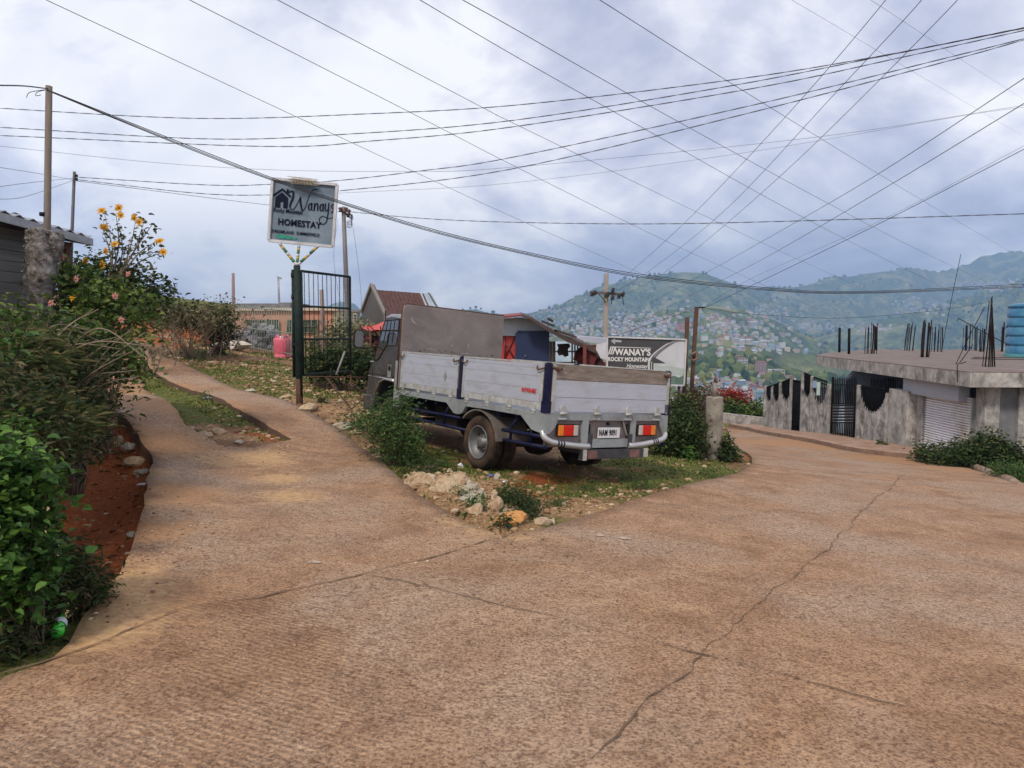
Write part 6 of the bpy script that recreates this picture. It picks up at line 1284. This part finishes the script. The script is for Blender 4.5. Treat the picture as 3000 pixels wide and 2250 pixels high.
for _ in range(260):
    i_ = rg.integers(0, len(DITCH)-1); t = rg.random(); px_ = DITCH[i_][0]*(1-t)+DITCH[i_+1][0]*t-.15-rg.random()*1.0; py_ = DITCH[i_][1]*(1-t)+DITCH[i_+1][1]*t; a = rg.random()*3.14; L_ = .05+.12*rg.random(); z_ = gz(px_, py_)+.006; d = np.array([math.cos(a), math.sin(a), .15*rg.normal()])*L_
    mb.tube([np.array([px_, py_, z_]), np.array([px_, py_, z_+.01])+d*.5+rg.normal(size=3)*.006, np.array([px_, py_, z_])+d], .0022, 3)
tag(mb.build('dry_straws', leafmat('dry straw', (.12,.07,.03), (.32,.22,.11), None, .9, 0)), 'dry straws and rootlets lying on the red soil', 'straw', kind='stuff')
# dirt crumbs on the road edge
rg = np.random.default_rng(79); mb = MB()
for px, py, r_, n in ((460,1550,.5,90),(400,1640,.4,60),(1500,1575,.35,110),(620,1330,.6,70),(820,1320,.3,60),(900,1400,.5,40),(1480,1600,.5,60),(2450,1325,1.6,60),(2000,1440,.5,50),(300,1800,.35,60),(350,1700,.3,60),(1300,1530,.25,50),(420,1450,.3,50),(1700,1900,2.2,50),(900,1800,1.6,40)):
    c_ = G(px, py)
    for _ in range(n):
        x_, y_ = c_[0]+rg.normal()*r_*.6, c_[1]+rg.normal()*r_*.6
        if on_road(np.array([x_]), np.array([y_]))[0]: s_ = .004+.010*rg.random()**3; mb.stone((x_, y_, float(ZR(x_, y_))+.031+s_*.3), s_, 0, (1.2,1,.6), rg.integers(1e9), .2, 1)
tag(mb.build('road_grit', leafmat('grit', (.14,.08,.05), (.32,.22,.14), (.55,.45,.33), .95, 0)), 'loose grit and crumbs scattered on the concrete', 'grit', kind='stuff')
# individual rocks
ROCK = plain('tan limestone', (.43,.28,.155), .95, 0, .4, 9, .9, dirt=(.62,.51,.36), dirt_amt=.45, dscale=5, bd=.03); ROCKW = plain('white limestone', (.50,.45,.36), .95, 0, .25, 9, .9, dirt=(.42,.33,.2), dirt_amt=.35, bd=.03); ROCKO = plain('ochre rock', (.50,.24,.07), .9, 0, .3, 6, .6)
def rock(px, py, rpx, mat, label, sq=(1.2,.9,.8), group=None, seed=0, lift=.35, name='rock'):
    p_ = G(px, py+rpx*.4); r_ = rpx*p_[1]/FO; z_ = gz(p_[0], p_[1]); m_ = MB(); m_.stone((p_[0], p_[1], z_+r_*lift*sq[2]), r_, 0, sq, seed, .22, 2); o = m_.build(name, mat, None, loc=(p_[0], p_[1], z_)); tag(o, label, 'rock', group)
    md = o.modifiers.new('chip', 'DISPLACE'); md.texture = tx_; md.strength = r_*.5; md.mid_level = .5; return o
def peak(px0, px1, pyt, pyb, Y, mat, label, seed, ap=.45, d=.35):
    """jagged outcrop: ridge lump with its own height and depth"""
    rg = np.random.default_rng(seed); a, c_ = P(px0, pyb, Y), P(px1, pyb, Y); H = (pyb-pyt)*Y/FO; m_ = MB(); n = 15; q = 9; vs = []
    for i in range(n):
        for j in range(q):
            u_, v_ = i/(n-1), j/(q-1); x_ = a[0]+(c_[0]-a[0])*u_; y_ = Y-d/2+d*v_; prof = max(0, 1-abs(u_-ap)/(ap if u_ < ap else 1-ap))**.8; h = H*prof*math.sin(math.pi*min(1, .02+v_*.96))**.8*(1+.07*rg.normal()); vs.append((x_+rg.normal()*.012, y_+rg.normal()*.012, gz(x_, y_)-.03+max(0, h)))
    m_.add(vs, [(i*q+j, (i+1)*q+j, (i+1)*q+j+1, i*q+j+1) for i in range(n-1) for j in range(q-1)]); o = m_.build('rock_outcrop', mat, None); tag(o, label, 'rock')
    md = o.modifiers.new('sub', 'SUBSURF'); md.subdivision_type = 'SIMPLE'; md.levels = md.render_levels = 2; md = o.modifiers.new('chip', 'DISPLACE'); md.texture = tx_; md.strength = .07; md.mid_level = .5
peak(1250,1405,1368,1432,8.0,ROCK,'tan peaked outcrop left half of the big rock by the rear wheel',1,.66,.45); peak(1340,1428,1385,1432,7.85,ROCKW,'whitish crumbling half of the big rock by the rear wheel',2,.4,.4)
peak(1160,1300,1395,1425,8.3,ROCK,'long low tan rock shelf between track and rear wheel',3,.5,.35)
peak(1425,1480,1445,1520,6.9,ROCK,'ribbed tan rock standing at the point of the fork',4,.45,.25)
for k, (px, py, r_, mt, lb, sq) in enumerate((
 (1500,1535,36,ROCKO,'orange ochre slab at the tip of the fork',(1.5,1,.5)), (1492,1505,32,ROCK,'flat tan rock above the ochre slab',(1.5,1,.6)), (1458,1515,27,ROCK,'upright tan rock left of the ochre slab',(.7,.8,1.3)), (1393,1518,27,ROCK,'round tan rock low on the rubble slope',(1.3,1,.7)), (1378,1483,28,ROCKW,'pale flat rock in the middle of the rubble',(1.6,1,.5)), (1455,1400,13,ROCKW,'small grey rock standing near the plastic scraps',(.9,.9,1.1)),
 (1590,1530,22,ROCK,'tan rock at the road edge right of the ochre slab',(1.3,1,.7)), (1140,1268,26,ROCK,'tan rock beside the track below the feathery shrub',(1.5,1,.7)), (1180,1335,22,ROCKW,'cream rock under the feathery shrub',(1.1,.9,1)), (905,1190,26,ROCK,'tan rock at the foot of the sign post',(1.5,1,.6)), (900,1212,20,ROCK,'ochre rock below the sign post rock',(1.5,1,.6)), (1010,1245,22,ROCKW,'cream rock at the track edge',(1.4,1,.6)), (1045,1262,18,ROCK,'second cream rock further down the track edge',(1.3,1,.6)), (1105,1330,18,ROCK,'flat tan rock at the bend of the track',(1.6,1,.5)),
 (735,1140,13,ROCKW,'small white rock on the grass above the track',(1.3,1,.6)), (840,1160,14,ROCK,'small ochre rock above the track',(1.4,1,.6)), (855,1188,11,ROCK,'little tan rock left of the sign post foot',(1.4,1,.6)), (375,1262,22,ROCKW,'pale boulder in the ditch below the track edge',(1.3,1,.8)), (390,1298,24,ROCK,'tan boulder wedged against the slab edge in the ditch',(1.4,1,.7)), (345,1240,16,ROCK,'upright rock in the upper ditch',(.9,.9,1.1)), (290,1235,20,ROCK,'brown rock at the head of the ditch',(1.4,1,.7)), (383,1500,13,ROCKW,'pale stone on the ditch floor',(1.5,1,.6)), (420,1330,20,ROCKW,'flat pale rock half buried in the ditch',(1.4,1,.5)), (325,1200,18,ROCK,'rubble rock at the top end of the ditch',(1.3,1,.7)),
 (600,1262,20,ROCK,'pale rock in the median soil',(1.4,1,.6)), (640,1255,16,ROCK,'tan rock in the median soil',(1.2,1,.7)), (560,1245,13,ROCK,'small rock at the left of the median soil',(1.2,1,.7)), (700,1285,12,ROCKW,'white rock near the end of the median',(1.4,1,.5)), (620,1290,12,ROCK,'brown rock low in the median soil',(1.4,1,.6)),
 (2457,1318,11,ROCKW,'white stone lying at the kerb by the spiked gate',(1.4,1,.7)), (2310,1268,8,ROCK,'small stone on the walk by the wall',(1.2,1,.7)))):
    rock(px, py, r_, mt, lb, sq, None, k+5)
mb = MB(); c_ = G(2770,1360); mb.stone((c_[0], c_[1], gz(c_[0], c_[1])+.02), .55, 0, (1.5,.8,.35), 9, .15, 2); tag(mb.build('earth_mound', plain('mound concrete', (.33,.25,.18), .95, 0, .3, 5, .6)), 'low rounded concrete mound at the kerb end', 'mound')
a, c_ = gw([(2775,1356),(2990,1432)]); mb = MB()
pk = gw([(2760,1354),(2810,1362),(2860,1374),(2910,1392),(2960,1412),(3000,1430)]); mb.tube([(p_[0], p_[1], gz(p_[0], p_[1])+.03) for p_ in pk], [.10,.12,.11,.12,.10,.10], 8); tag(mb.build('broken_kerb', plain('broken kerb', (.30,.215,.15), .95, 0, .35, 4, .8, dirt=(.14,.08,.05))), 'crumbling kerb stub running to the right edge', 'kerb')
mb = MB(); p0, p1 = P(195,1580,4.6), P(235,1680,4.35); mb.prism([(p0[0]-.3, 4.9, -.1), (p1[0]-.02, 4.35, -.1), (p1[0]-.04, 4.3, .05+gz(p1[0], 4.3)), (p0[0], 4.6, gz(p0[0], 4.6)+.28), (p0[0]-.3, 4.9, .4)], (-.12, .0, 0)); tag(mb.build('marker_slab', plain('yellowed concrete', (.45,.34,.19), .9, 0, .25, 6, .3)), 'broken yellowish concrete slab leaning behind the bright bush', 'slab')
# litter
def crumple(name, label, cat, px, py, rpx, mat, sq=(1.3,1,.5), seed=0): p_ = G(px, py); r_ = rpx*p_[1]/FO; z_ = max(gz(p_[0], p_[1]), 0 if 0 else -99); m_ = MB(); m_.stone((p_[0], p_[1], z_+r_*.3), r_, 0, sq, seed, .5, 2); return tag(m_.build(name, mat), label, cat)
PLW = plain('white plastic', (.60,.61,.65), .35, 0, .15, 9, .2)
mb = MB(); c_ = G(175,1852); z_ = gz(c_[0], c_[1]); ax = np.array([-.35, .8, .12]); ax /= np.linalg.norm(ax); st = c_+ax*-.09; st[2] = z_+.035
gb = thing('green_bottle', 'crushed bright green plastic bottle with white label by the bush', 'bottle', (c_[0], c_[1], z_)); mb.lathe(st, ax, [(0,.001),(0,.026),(.02,.034),(.07,.030),(.10,.034),(.14,.028),(.17,.014),(.19,.012),(.2,.001)], 14); mb.build('body', plain('green plastic', (.06,.55,.05), .25, 0, .2, 14, .2), gb)
mb = MB(); mb.lathe(st+ax*.07, ax, [(0,.035),(.03,.036),(.045,.035)], 14); mb.build('label', PLW, gb)
crumple('white_sack', 'crumpled dirty white sack on the grass left of the fence', 'sack', 665, 1022, 36, plain('dirty white cloth', (.50,.44,.36), .9, 0, .2, 4, .3), (1.5,1,.5), 3)
crumple('litter', 'red and white wrapper pile at the left of the white sack', 'litter', 622, 1035, 14, plain('red wrapper', (.5,.2,.2), .6, 0, .5, 25, 0), (1.3,1,.6), 4)
crumple('litter', 'white scrap lying on the soil by the ditch edge', 'litter', 425, 1374, 12, PLW, (1.6,.6,.2), 5); crumple('litter', 'white scrap in the upper ditch', 'litter', 292, 1190, 10, PLW, (1,1,.5), 6)
crumple('litter', 'blue and white wrapper near the big rock', 'litter', 1437, 1400, 9, plain('blue wrapper', (.12,.13,.35), .5, 0, .6, 20, 0), (1.3,1,.5), 7); crumple('litter', 'white plastic lid beside the small grey rock', 'litter', 1477, 1422, 7, PLW, (1.3,1,.4), 8)
crumple('litter', 'clear cup standing on the peaked rock', 'litter', 1352, 1372, 9, PLW, (.8,.8,1.2), 9); crumple('litter', 'white paper scrap by the shutter bush', 'litter', 2686, 1343, 9, PLW, (1.6,1,.3), 10); crumple('litter', 'white scrap on the left edge of the median', 'litter', 612, 1162, 8, PLW, (1.3,1,.5), 11)
crumple('litter', 'dark twig scrap lying on the main road', 'litter', 2010, 1436, 14, plain('dark twig', (.06,.03,.02), .9), (1.8,.5,.2), 12); crumple('litter', 'bluish scrap beside the cream rock', 'litter', 1150, 1340, 9, plain('pale blue scrap', (.35,.38,.55), .5), (1.2,1,.6), 13)
# dried cement splash on the slab
for px, py, r_, sd_ in ((922,1660,.03,1),(1760,1580,.03,2),(1830,1588,.035,3)):
    rg = np.random.default_rng(sd_); c_ = G(px, py); m_ = MB(); n = 26; vs = [(c_[0]+r_*(1+.35*rg.normal())*math.cos(t)*1.4, c_[1]+r_*(1+.35*rg.normal())*math.sin(t)) for t in np.linspace(0, 6.28, n, endpoint=False)]
    m_.add([(x_, y_, float(ZR(x_, y_))+.036) for x_, y_ in vs], [tuple(range(n))]); struct(m_.build('cement_splash', plain('dried cement', (.46,.36,.28), .9, 0, .2, 20, .2)))
# pink drum
Yd = 23.2; a = P(828, 1042, Yd); a[2] = gz(a[0], Yd); pdm = thing('pink_drum', 'pink plastic drum with handles in front of the bar fence', 'drum', a); Hd = P(828, 984, Yd)[2]-a[2]; mb = MB(); rD = .265
pr = [(0,.001),(0,rD*.95),(.03,rD),(.12,rD),(.14,rD-.015),(.17,rD),(Hd-.12,rD),(Hd-.09,rD*.97),(Hd-.05,rD*.8),(Hd-.05,.001)]; mb.lathe(a, (0,0,1), pr, 28); PNK = plain('pink plastic', (.62,.11,.17), .4, 0, .12, 3, 0, dirt=(.70,.22,.26), dirt_amt=.3)
mb.build('body', PNK, pdm)
for k in range(4): t = k*1.57+.5; m_ = MB(); p_ = a+np.array([math.cos(t)*rD*.8, math.sin(t)*rD*.8, Hd-.08]); q_ = a+np.array([math.cos(t+.9)*rD*.8, math.sin(t+.9)*rD*.8, Hd-.08]); m_.tube(spline([p_, (p_+q_)/2+(0,0,.09), q_], 4), .03, 6); m_.build('handle', PNK, pdm)
mb = MB(); mb.lathe(a+(0,0,Hd-.06), (0,0,1), [(0,.08),(.05,.08),(.06,.001)], 14); mb.build('cap', PLW, pdm)
# grey rubble heap behind the fence
mb = MB(); rg = np.random.default_rng(5)
for k in range(220): q_ = P(770+rg.normal()*45, 1000, 25.5+rg.random()); z_ = gz(q_[0], q_[1]); mb.stone((q_[0], q_[1], z_+rg.random()*.9*max(0, 1-abs(q_[0]-P(770,1000,26)[0])/1.2)), .10+.12*rg.random(), k % 2, (1,1,.7), k)
tag(mb.build('rubble_heap', [plain('grey rubble', (.25,.24,.25), .95), plain('grey rubble dark', (.14,.135,.14), .95)]), 'grey rubble heap behind the bar fence', 'rubble', kind='stuff')
# ================================================================== OVERHEAD WIRES
WB = plain('black cable', (.02,.02,.024), .6, 0, .1, 3, 0)
def wire(label, pts, Y0, Y1, r, group='overhead wires', twist=False, name='overhead_wire', seed=0):
    r *= .62
    P2 = spline([np.array(p_, float) for p_ in pts], 10); L = [0]
    for i in range(1, len(P2)): L.append(L[-1]+np.linalg.norm(P2[i]-P2[i-1]))
    m_ = MB(); q_ = []
    for p_, l in zip(P2, L):
        t = l/L[-1]; Y_ = 1/((1-t)/Y0+t/Y1); q_.append(P(p_[0], p_[1], Y_))
    q_ = np.array(q_)
    if twist:
        # two strands wound round each other
        d = np.cumsum(np.r_[0, np.linalg.norm(np.diff(q_, axis=0), axis=1)]); n = int(d[-1]/.12); s_ = np.linspace(0, d[-1], n); c_ = np.stack([np.interp(s_, d, q_[:,k]) for k in range(3)], 1)
        for ph in (0, math.pi): o_ = np.stack([0*s_, np.cos(s_*9+ph), np.sin(s_*9+ph)], 1)*r*1.0; m_.tube(list(c_+o_), r*.8, 4, cap=False)
    else: m_.tube(list(q_), r, 5)
    return tag(m_.build(name, WB), label, 'wire', group)
D = [([(136,0),(868,342),(1424,600),(1853,790),(2250,962)], 'first from the left'), ([(556,0),(1207,332),(1500,483),(1934,698),(2212,824),(2381,900),(2560,985)], 'second from the left'), ([(814,0),(1414,315),(1500,359),(2110,654),(2517,841),(2700,925)], 'third from the left'),
 ([(1231,0),(1500,159),(1893,380),(2354,637),(2775,848),(2990,945)], 'fourth from the left'), ([(1356,0),(1500,80),(1907,312),(2544,658),(3010,885)], 'fifth from the left'), ([(1758,0),(2131,237),(2707,590),(3010,765)], 'sixth from the left')]
for k, (p_, n_) in enumerate(D): wire('thin wire falling from upper left to lower right, %s' % n_, [(p_[0][0]*1.5-p_[1][0]*.5, p_[0][1]*1.5-p_[1][1]*.5)]+p_, 7, 60, .0065 if k < 6 else .005)
wire('faint thin wire high at upper right, lower of the pair', [(2100,-125),(2320,0),(2653,197),(3010,406)], 14, 60, .006); wire('faint thin wire high at upper right, upper of the pair', [(2400,-90),(2551,0),(2809,170),(3010,298)], 14, 60, .006)
for k, (p_, n_) in enumerate((([(2700,-140),(2595,0),(2341,298),(2042,617),(1825,814),(1736,868)], 'leftmost'), ([(2800,-140),(2700,0),(2449,271),(2144,597),(1907,790),(1781,866)], 'middle'), ([(2905,-130),(2805,0),(2402,407),(2110,671),(1934,807),(1826,866)], 'rightmost'))):
    wire('steep wire climbing right from the crossarm of the concrete pole, %s of three' % n_, p_, 9, 31.7, .008)
wire('wire rising to the right edge, upper of the two spaced ones', [(3010,223),(2585,502),(2219,715),(1975,850),(1840,918)], 10, 70, .010); wire('wire rising to the right edge, lower of the two spaced ones', [(3010,297),(2612,539),(2246,753),(1990,882),(1870,945)], 10, 70, .010)
wire('thin upper strand above the thick wire to the brown post', [(3010,422),(2585,644),(2205,814),(2062,900)], 9, 14.9, .003); wire('thick wire from the brown post to the right edge', [(3010,432),(2612,637),(2341,770),(2064,902)], 8, 14.8, .0065)
wire('cable from the brown post sagging to the slab rebar', [(2064,902),(2200,920),(2459,932),(2733,911),(2893,886)], 14.8, 20, .008); wire('thin cable from the shed roof to the brown post', [(1785,990),(1890,955),(2036,905)], 18, 14.9, .008)
T = [([(0,317),(407,341),(678,347),(1017,336),(1500,309),(2144,234),(2585,163),(3010,79)], 'topmost twisted cable across the picture'), ([(0,373),(610,407),(1017,393),(1500,353),(2144,251),(2585,165),(3010,81)], 'second twisted cable across the picture'), ([(0,397),(780,429),(1100,412),(1500,372),(2212,258),(2619,173),(3010,87)], 'third twisted cable across the picture'),
 ([(224,519),(610,542),(793,540),(990,529),(1221,502),(1500,461),(2219,305),(2788,166),(3010,111)], 'fourth twisted cable, from the thin leaning pole'), ([(224,526),(576,566),(793,571),(997,559),(1500,495),(2219,325),(2788,176),(3010,114)], 'fifth twisted cable, from the thin leaning pole')]
for k, (p_, n_) in enumerate(T): wire(n_, p_, 17 if k > 2 else 15, 12, .0085, twist=True)
wire('faint straight wire above the signboard', [(0,428),(441,475),(814,498),(1207,502),(1500,490),(2381,403),(3010,307)], 22, 24, .008); wire('faint wire just below the faint straight one', [(990,566),(1500,536),(2178,448),(2822,339),(3010,313)], 24, 24, .007)
wire('cable from the thin leaning pole to the pole behind the board', [(224,530),(576,575),(800,602),(1006,622)], 16, 22, .009); wire('nearly level cable from the pole behind the board to the right edge', [(1020,620),(1240,640),(1500,651),(1907,656),(2347,647),(3010,626)], 22, 16, .010, twist=True)
for k, (p_, n_) in enumerate((([(-10,489),(110,508),(214,527)], 'upper'), ([(-10,548),(90,535),(214,522)], 'middle'), ([(-10,584),(70,577),(214,529)], 'lowest'))): wire('short wire from the left edge to the thin leaning pole, %s' % n_, p_, 10, 16, .006)
for k, (dy, n_) in enumerate(((0, 'top'), (5, 'middle'), (9, 'lowest'))):
    s_ = dy; wire('thick sagging cable from the tall left pole past the board, %s strand' % n_, [(137,262+s_*.3),(353,348+s_*.7),(610,449+s_),(800,522+s_*.8),(1000,590+s_*.8),(1240,664+s_*.9),(1500,729+s_*.8),(1853,800+s_),(2246,843+s_*.8),(2517,854+s_*.6),(3010,832+s_)], 8.5, 13.2, .0085, 'thick cable bundle')
wire('thick cable entering from the left edge at the top of the tall pole', [(-10,250),(70,252),(140,260)], 7, 8.55, .012, 'thick cable bundle')
wire('slack drop wire right of the pole behind the board', [(1030,640),(1042,720),(1056,840),(1062,960)], 21.8, 21, .007); wire('slack drop wire left of the pole behind the board', [(990,640),(978,740),(985,820),(1000,900)], 21.8, 21, .006)
# ================================================================== TOWN ON THE SLOPES
rg = np.random.default_rng(99)
HC = [('white', (.50,.49,.47)), ('cream', (.46,.40,.29)), ('pale blue', (.24,.32,.44)), ('grey', (.36,.36,.37)), ('pink', (.42,.27,.28)), ('orange', (.55,.22,.11)), ('pale green', (.31,.38,.30)), ('tan', (.48,.36,.26))]
RC = [('rust red', (.26,.08,.055)), ('silver', (.42,.44,.47)), ('blue', (.13,.21,.31)), ('grey', (.30,.30,.31)), ('green', (.12,.25,.18))]
WIN = plain('far window', (.06,.07,.09), .3, 0, .1, 1, 0); HM = {}
def far_house(ci, ri, fl, gable):
    key = (ci, ri, fl, gable)
    if key in HM: return HM[key]
    m_ = MB(); w, d, h = 8.0, 7.0, 3.0*fl; m_.bb(-w/2, w/2, -d/2, d/2, -5, h, 0)
    for f_ in range(fl):
        for k in range(3):
            x_ = -w/2+1.4+k*2.6; m_.bb(x_-.55, x_+.55, -d/2-.04, -d/2+.02, f_*3+.9, f_*3+2.2, 2)
        for y_ in (-1.8, 1.5):
            for s_ in (-1, 1): m_.bb(s_*w/2-.04, s_*w/2+.04, y_-.5, y_+.5, f_*3+.9, f_*3+2.2, 2)
        if f_: m_.bb(-w/2-.2, w/2+.2, -d/2-.9, -d/2, f_*3-.12, f_*3+.06, 3)
    if gable: m_.prism([(-w/2-.5, -d/2-.6, h), (-w/2-.5, d/2+.6, h), (-w/2-.5, 0, h+1.9)], (w+1, 0, 0), 1)
    else: m_.prism([(-w/2-.4, -d/2-.6, h+.02), (-w/2-.4, d/2+.5, h+.02), (-w/2-.4, d/2+.5, h+1.0), (-w/2-.4, -d/2-.6, h+.25)], (w+.8, 0, 0), 1)
    me = bpy.data.meshes.new('far_house'); me.from_pydata([tuple(p_) for p_ in m_.v], [], m_.f); me.polygons.foreach_set('material_index', m_.m)
    for x in (plain('far wall '+HC[ci][0], HC[ci][1], .85, 0, .15, .3, 0), plain('far roof '+RC[ri][0], RC[ri][1], .6, 0, .2, .3, 0), WIN, plain('far slab', (.45,.44,.42), .9, 0, .1, 1, 0)): me.materials.append(x)
    HM[key] = me; return me
AREAS = [('lower valley town', 2200, 1165, 130, 38, 80, (0,2,3,2,4,6,0,1), (1,2,3,0,1,4)), ('lower valley town', 2090, 1130, 60, 25, 14, (0,3,2), (1,3,0)), ('green spur below the mountain', 2215, 1010, 110, 28, 26, (0,1,7,0), (0,1,3)), ('green spur below the mountain', 2130, 960, 70, 22, 20, (0,1,4,7), (0,1,3)),
 ('slope behind the concrete pole', 1720, 960, 190, 22, 42, (0,1,0,3,7), (0,1,3)), ('slope behind the concrete pole', 1900, 940, 100, 22, 30, (0,1,4,0), (0,1)), ('slope behind the billboard', 1860, 975, 120, 16, 14, (0,1,7), (0,1,3)), ('upper hillside village', 2260, 925, 80, 20, 16, (0,5,1,0), (0,1)), ('upper hillside village', 2380, 958, 60, 10, 10, (0,1,7), (1,3)), ('upper hillside village', 2555, 965, 30, 8, 6, (0,4), (0,1)),
 ('right hand ridge village', 2900, 838, 90, 10, 14, (0,1,0), (1,3)), ('right hand ridge village', 2700, 900, 60, 14, 6, (0,1), (1,3)), ('left shoulder of the mountain', 1640, 915, 60, 18, 10, (0,1), (1,0))]
cnt = 0
for nm, cx, cy, rx, ry, n, cs, rs in AREAS:
    for k in range(n):
        px, py = cx+rg.normal()*rx*.6, cy+rg.normal()*ry*.7; h_ = on_hill(px, py)
        if h_ is None: continue
        ci = cs[rg.integers(len(cs))]; ri = rs[rg.integers(len(rs))]; fl = int(rg.choice([1,1,2,2,3])) if 'lower' in nm else int(rg.choice([1,1,2]))
        o = bpy.data.objects.new('hillside_house', far_house(ci, ri, fl, rg.random() < .6)); COL.objects.link(o)
        hz_ = float(hills(np.array([h_[0]]), np.array([h_[1]]))[0]); o.location = (h_[0], h_[1], hz_+.3); o.rotation_euler = (0, 0, rg.uniform(-.7, .7)+math.pi*int(rg.random() < .0)); s_ = rg.uniform(.6, 1.0)*(.95 if h_[1] > 900 else .6)*(1.0+.1*(h_[1] > 1300)); o.scale = (s_*rg.uniform(.8,1.3), s_, s_)
        tag(o, 'distant %s %s house with %s roof in the %s' % (['', 'low', 'two storey', 'three storey'][fl], HC[ci][0], RC[ri][0], nm), 'house', '%s houses with %s roofs, %s' % (HC[ci][0], RC[ri][0], nm)); cnt += 1
for px, py, fl, ci, ri, sc, lb in ((2000,965,3,5,0,1.7,'large orange block standing above the billboard top'), (2228,1090,5,4,0,.75,'tall pink and red five storey building in the lower town'), (2278,1100,2,7,3,1.0,'tiered brown roofed building beside the tall pink one'), (2205,955,2,0,1,1.5,'large white gabled hall on the green spur'), (2172,1070,3,0,0,.85,'white and red roofed block above the lower town')):
    h_ = on_hill(px, py)
    if h_ is None: continue
    o = bpy.data.objects.new('hillside_building', far_house(ci, ri, fl, ri == 1)); COL.objects.link(o); o.location = tuple(h_); o.scale = (sc*1.2, sc, sc*.75); o.rotation_euler = (0,0,.2); tag(o, lb, 'building')
# the mass of tiny houses beyond counting
V_ = []; F_ = []; MI = []; cols = [HC[i] for i in (0, 3, 1, 2, 3, 7, 3)]
for k in range(1100):
    A_ = AREAS[[0,0,0,1,2,3,4,4,4,5,5,6,7,8,9,10,10,11,12][rg.integers(19)]]; px, py = A_[1]+rg.normal()*A_[3]*.75, A_[2]+rg.normal()*A_[4]*.9; h_ = on_hill(px, py)
    if h_ is None: continue
    w = rg.uniform(2.2, 4.2)*(.6 if h_[1] < 700 else 1)*(1+.3*(h_[1] > 1800)); hh_ = w*rg.uniform(.7, 1.3); a = rg.uniform(-.8, .8); ca, sa = math.cos(a), math.sin(a); o_ = len(V_)
    for z_ in (-2, hh_):
        for x_, y_ in ((-w,-w*.8),(w,-w*.8),(w,w*.8),(-w,w*.8)): V_.append((h_[0]+x_*ca-y_*sa, h_[1]+x_*sa+y_*ca, h_[2]+z_))
    V_.append((h_[0]-w*ca, h_[1]-w*sa, h_[2]+hh_*1.35)); V_.append((h_[0]+w*ca, h_[1]+w*sa, h_[2]+hh_*1.35)); ci = rg.integers(7); ri = rg.integers(5)
    for f_, m_ in (((0,1,5,4), ci), ((1,2,6,5), ci), ((2,3,7,6), ci), ((3,0,4,7), ci), ((4,5,9,8), 7+ri), ((6,7,8,9), 7+ri), ((4,8,7), ci), ((5,6,9), ci)): F_.append(tuple(o_+i for i in f_)); MI.append(m_)
me = bpy.data.meshes.new('far_town'); me.from_pydata(V_, [], F_)
for c_ in cols: me.materials.append(plain('far wall '+c_[0], c_[1], .85, 0, .15, .3, 0))
for c_ in RC: me.materials.append(plain('far roof '+c_[0], c_[1], .6, 0, .2, .3, 0))
me.polygons.foreach_set('material_index', MI); o = bpy.data.objects.new('far_town', me); COL.objects.link(o); tag(o, 'mass of tiny pale houses across the valley slopes', 'houses', kind='stuff')
# trees on the slopes
mb = MB(); iv, if_ = ICO[1]; n = 0; rg = np.random.default_rng(123); V_ = []; F_ = []
pxs = rg.uniform(1150, 3060, 30000); tt = rg.random(30000); Ys = np.exp(np.log(330)+(np.log(3300)-np.log(330))*tt); xx = (pxs-1500)/FO*Ys; hh = hills(xx, Ys); pyy = 1125-np.tan(np.arctan((hh-1.6)/Ys)+PITCH)*FO
dn = fbm(xx/160, Ys/160, 4, 44)
keep = (dn > .44) & (rg.random(30000) < .75)
for x_, y_, z_ in list(zip(xx[keep], Ys[keep], hh[keep]))[:11000]:
    s_ = rg.uniform(3.2, 7)*(1+.4*(y_ > 1500)); f_ = 1+.28*rg.normal(size=len(iv)); v_ = iv*f_[:,None]*np.array([s_*.75, s_*.75, s_*rg.uniform(.6, 1.1)])+np.array([x_, y_, z_+s_*.3]); o_ = len(V_)*len(iv); V_.append(v_); F_ += [(a+o_, b_+o_, c_+o_) for a, b_, c_ in if_]
me = bpy.data.meshes.new('hillside_trees'); me.from_pydata(np.concatenate(V_).tolist(), [], F_); me.materials.append(leafmat('far tree crown', (.022,.045,.012), (.07,.115,.025), (.19,.21,.05), 1, .0)); o = bpy.data.objects.new('hillside_trees', me); COL.objects.link(o); tag(o, 'woodland scattered over the far mountain slopes', 'trees', kind='stuff')
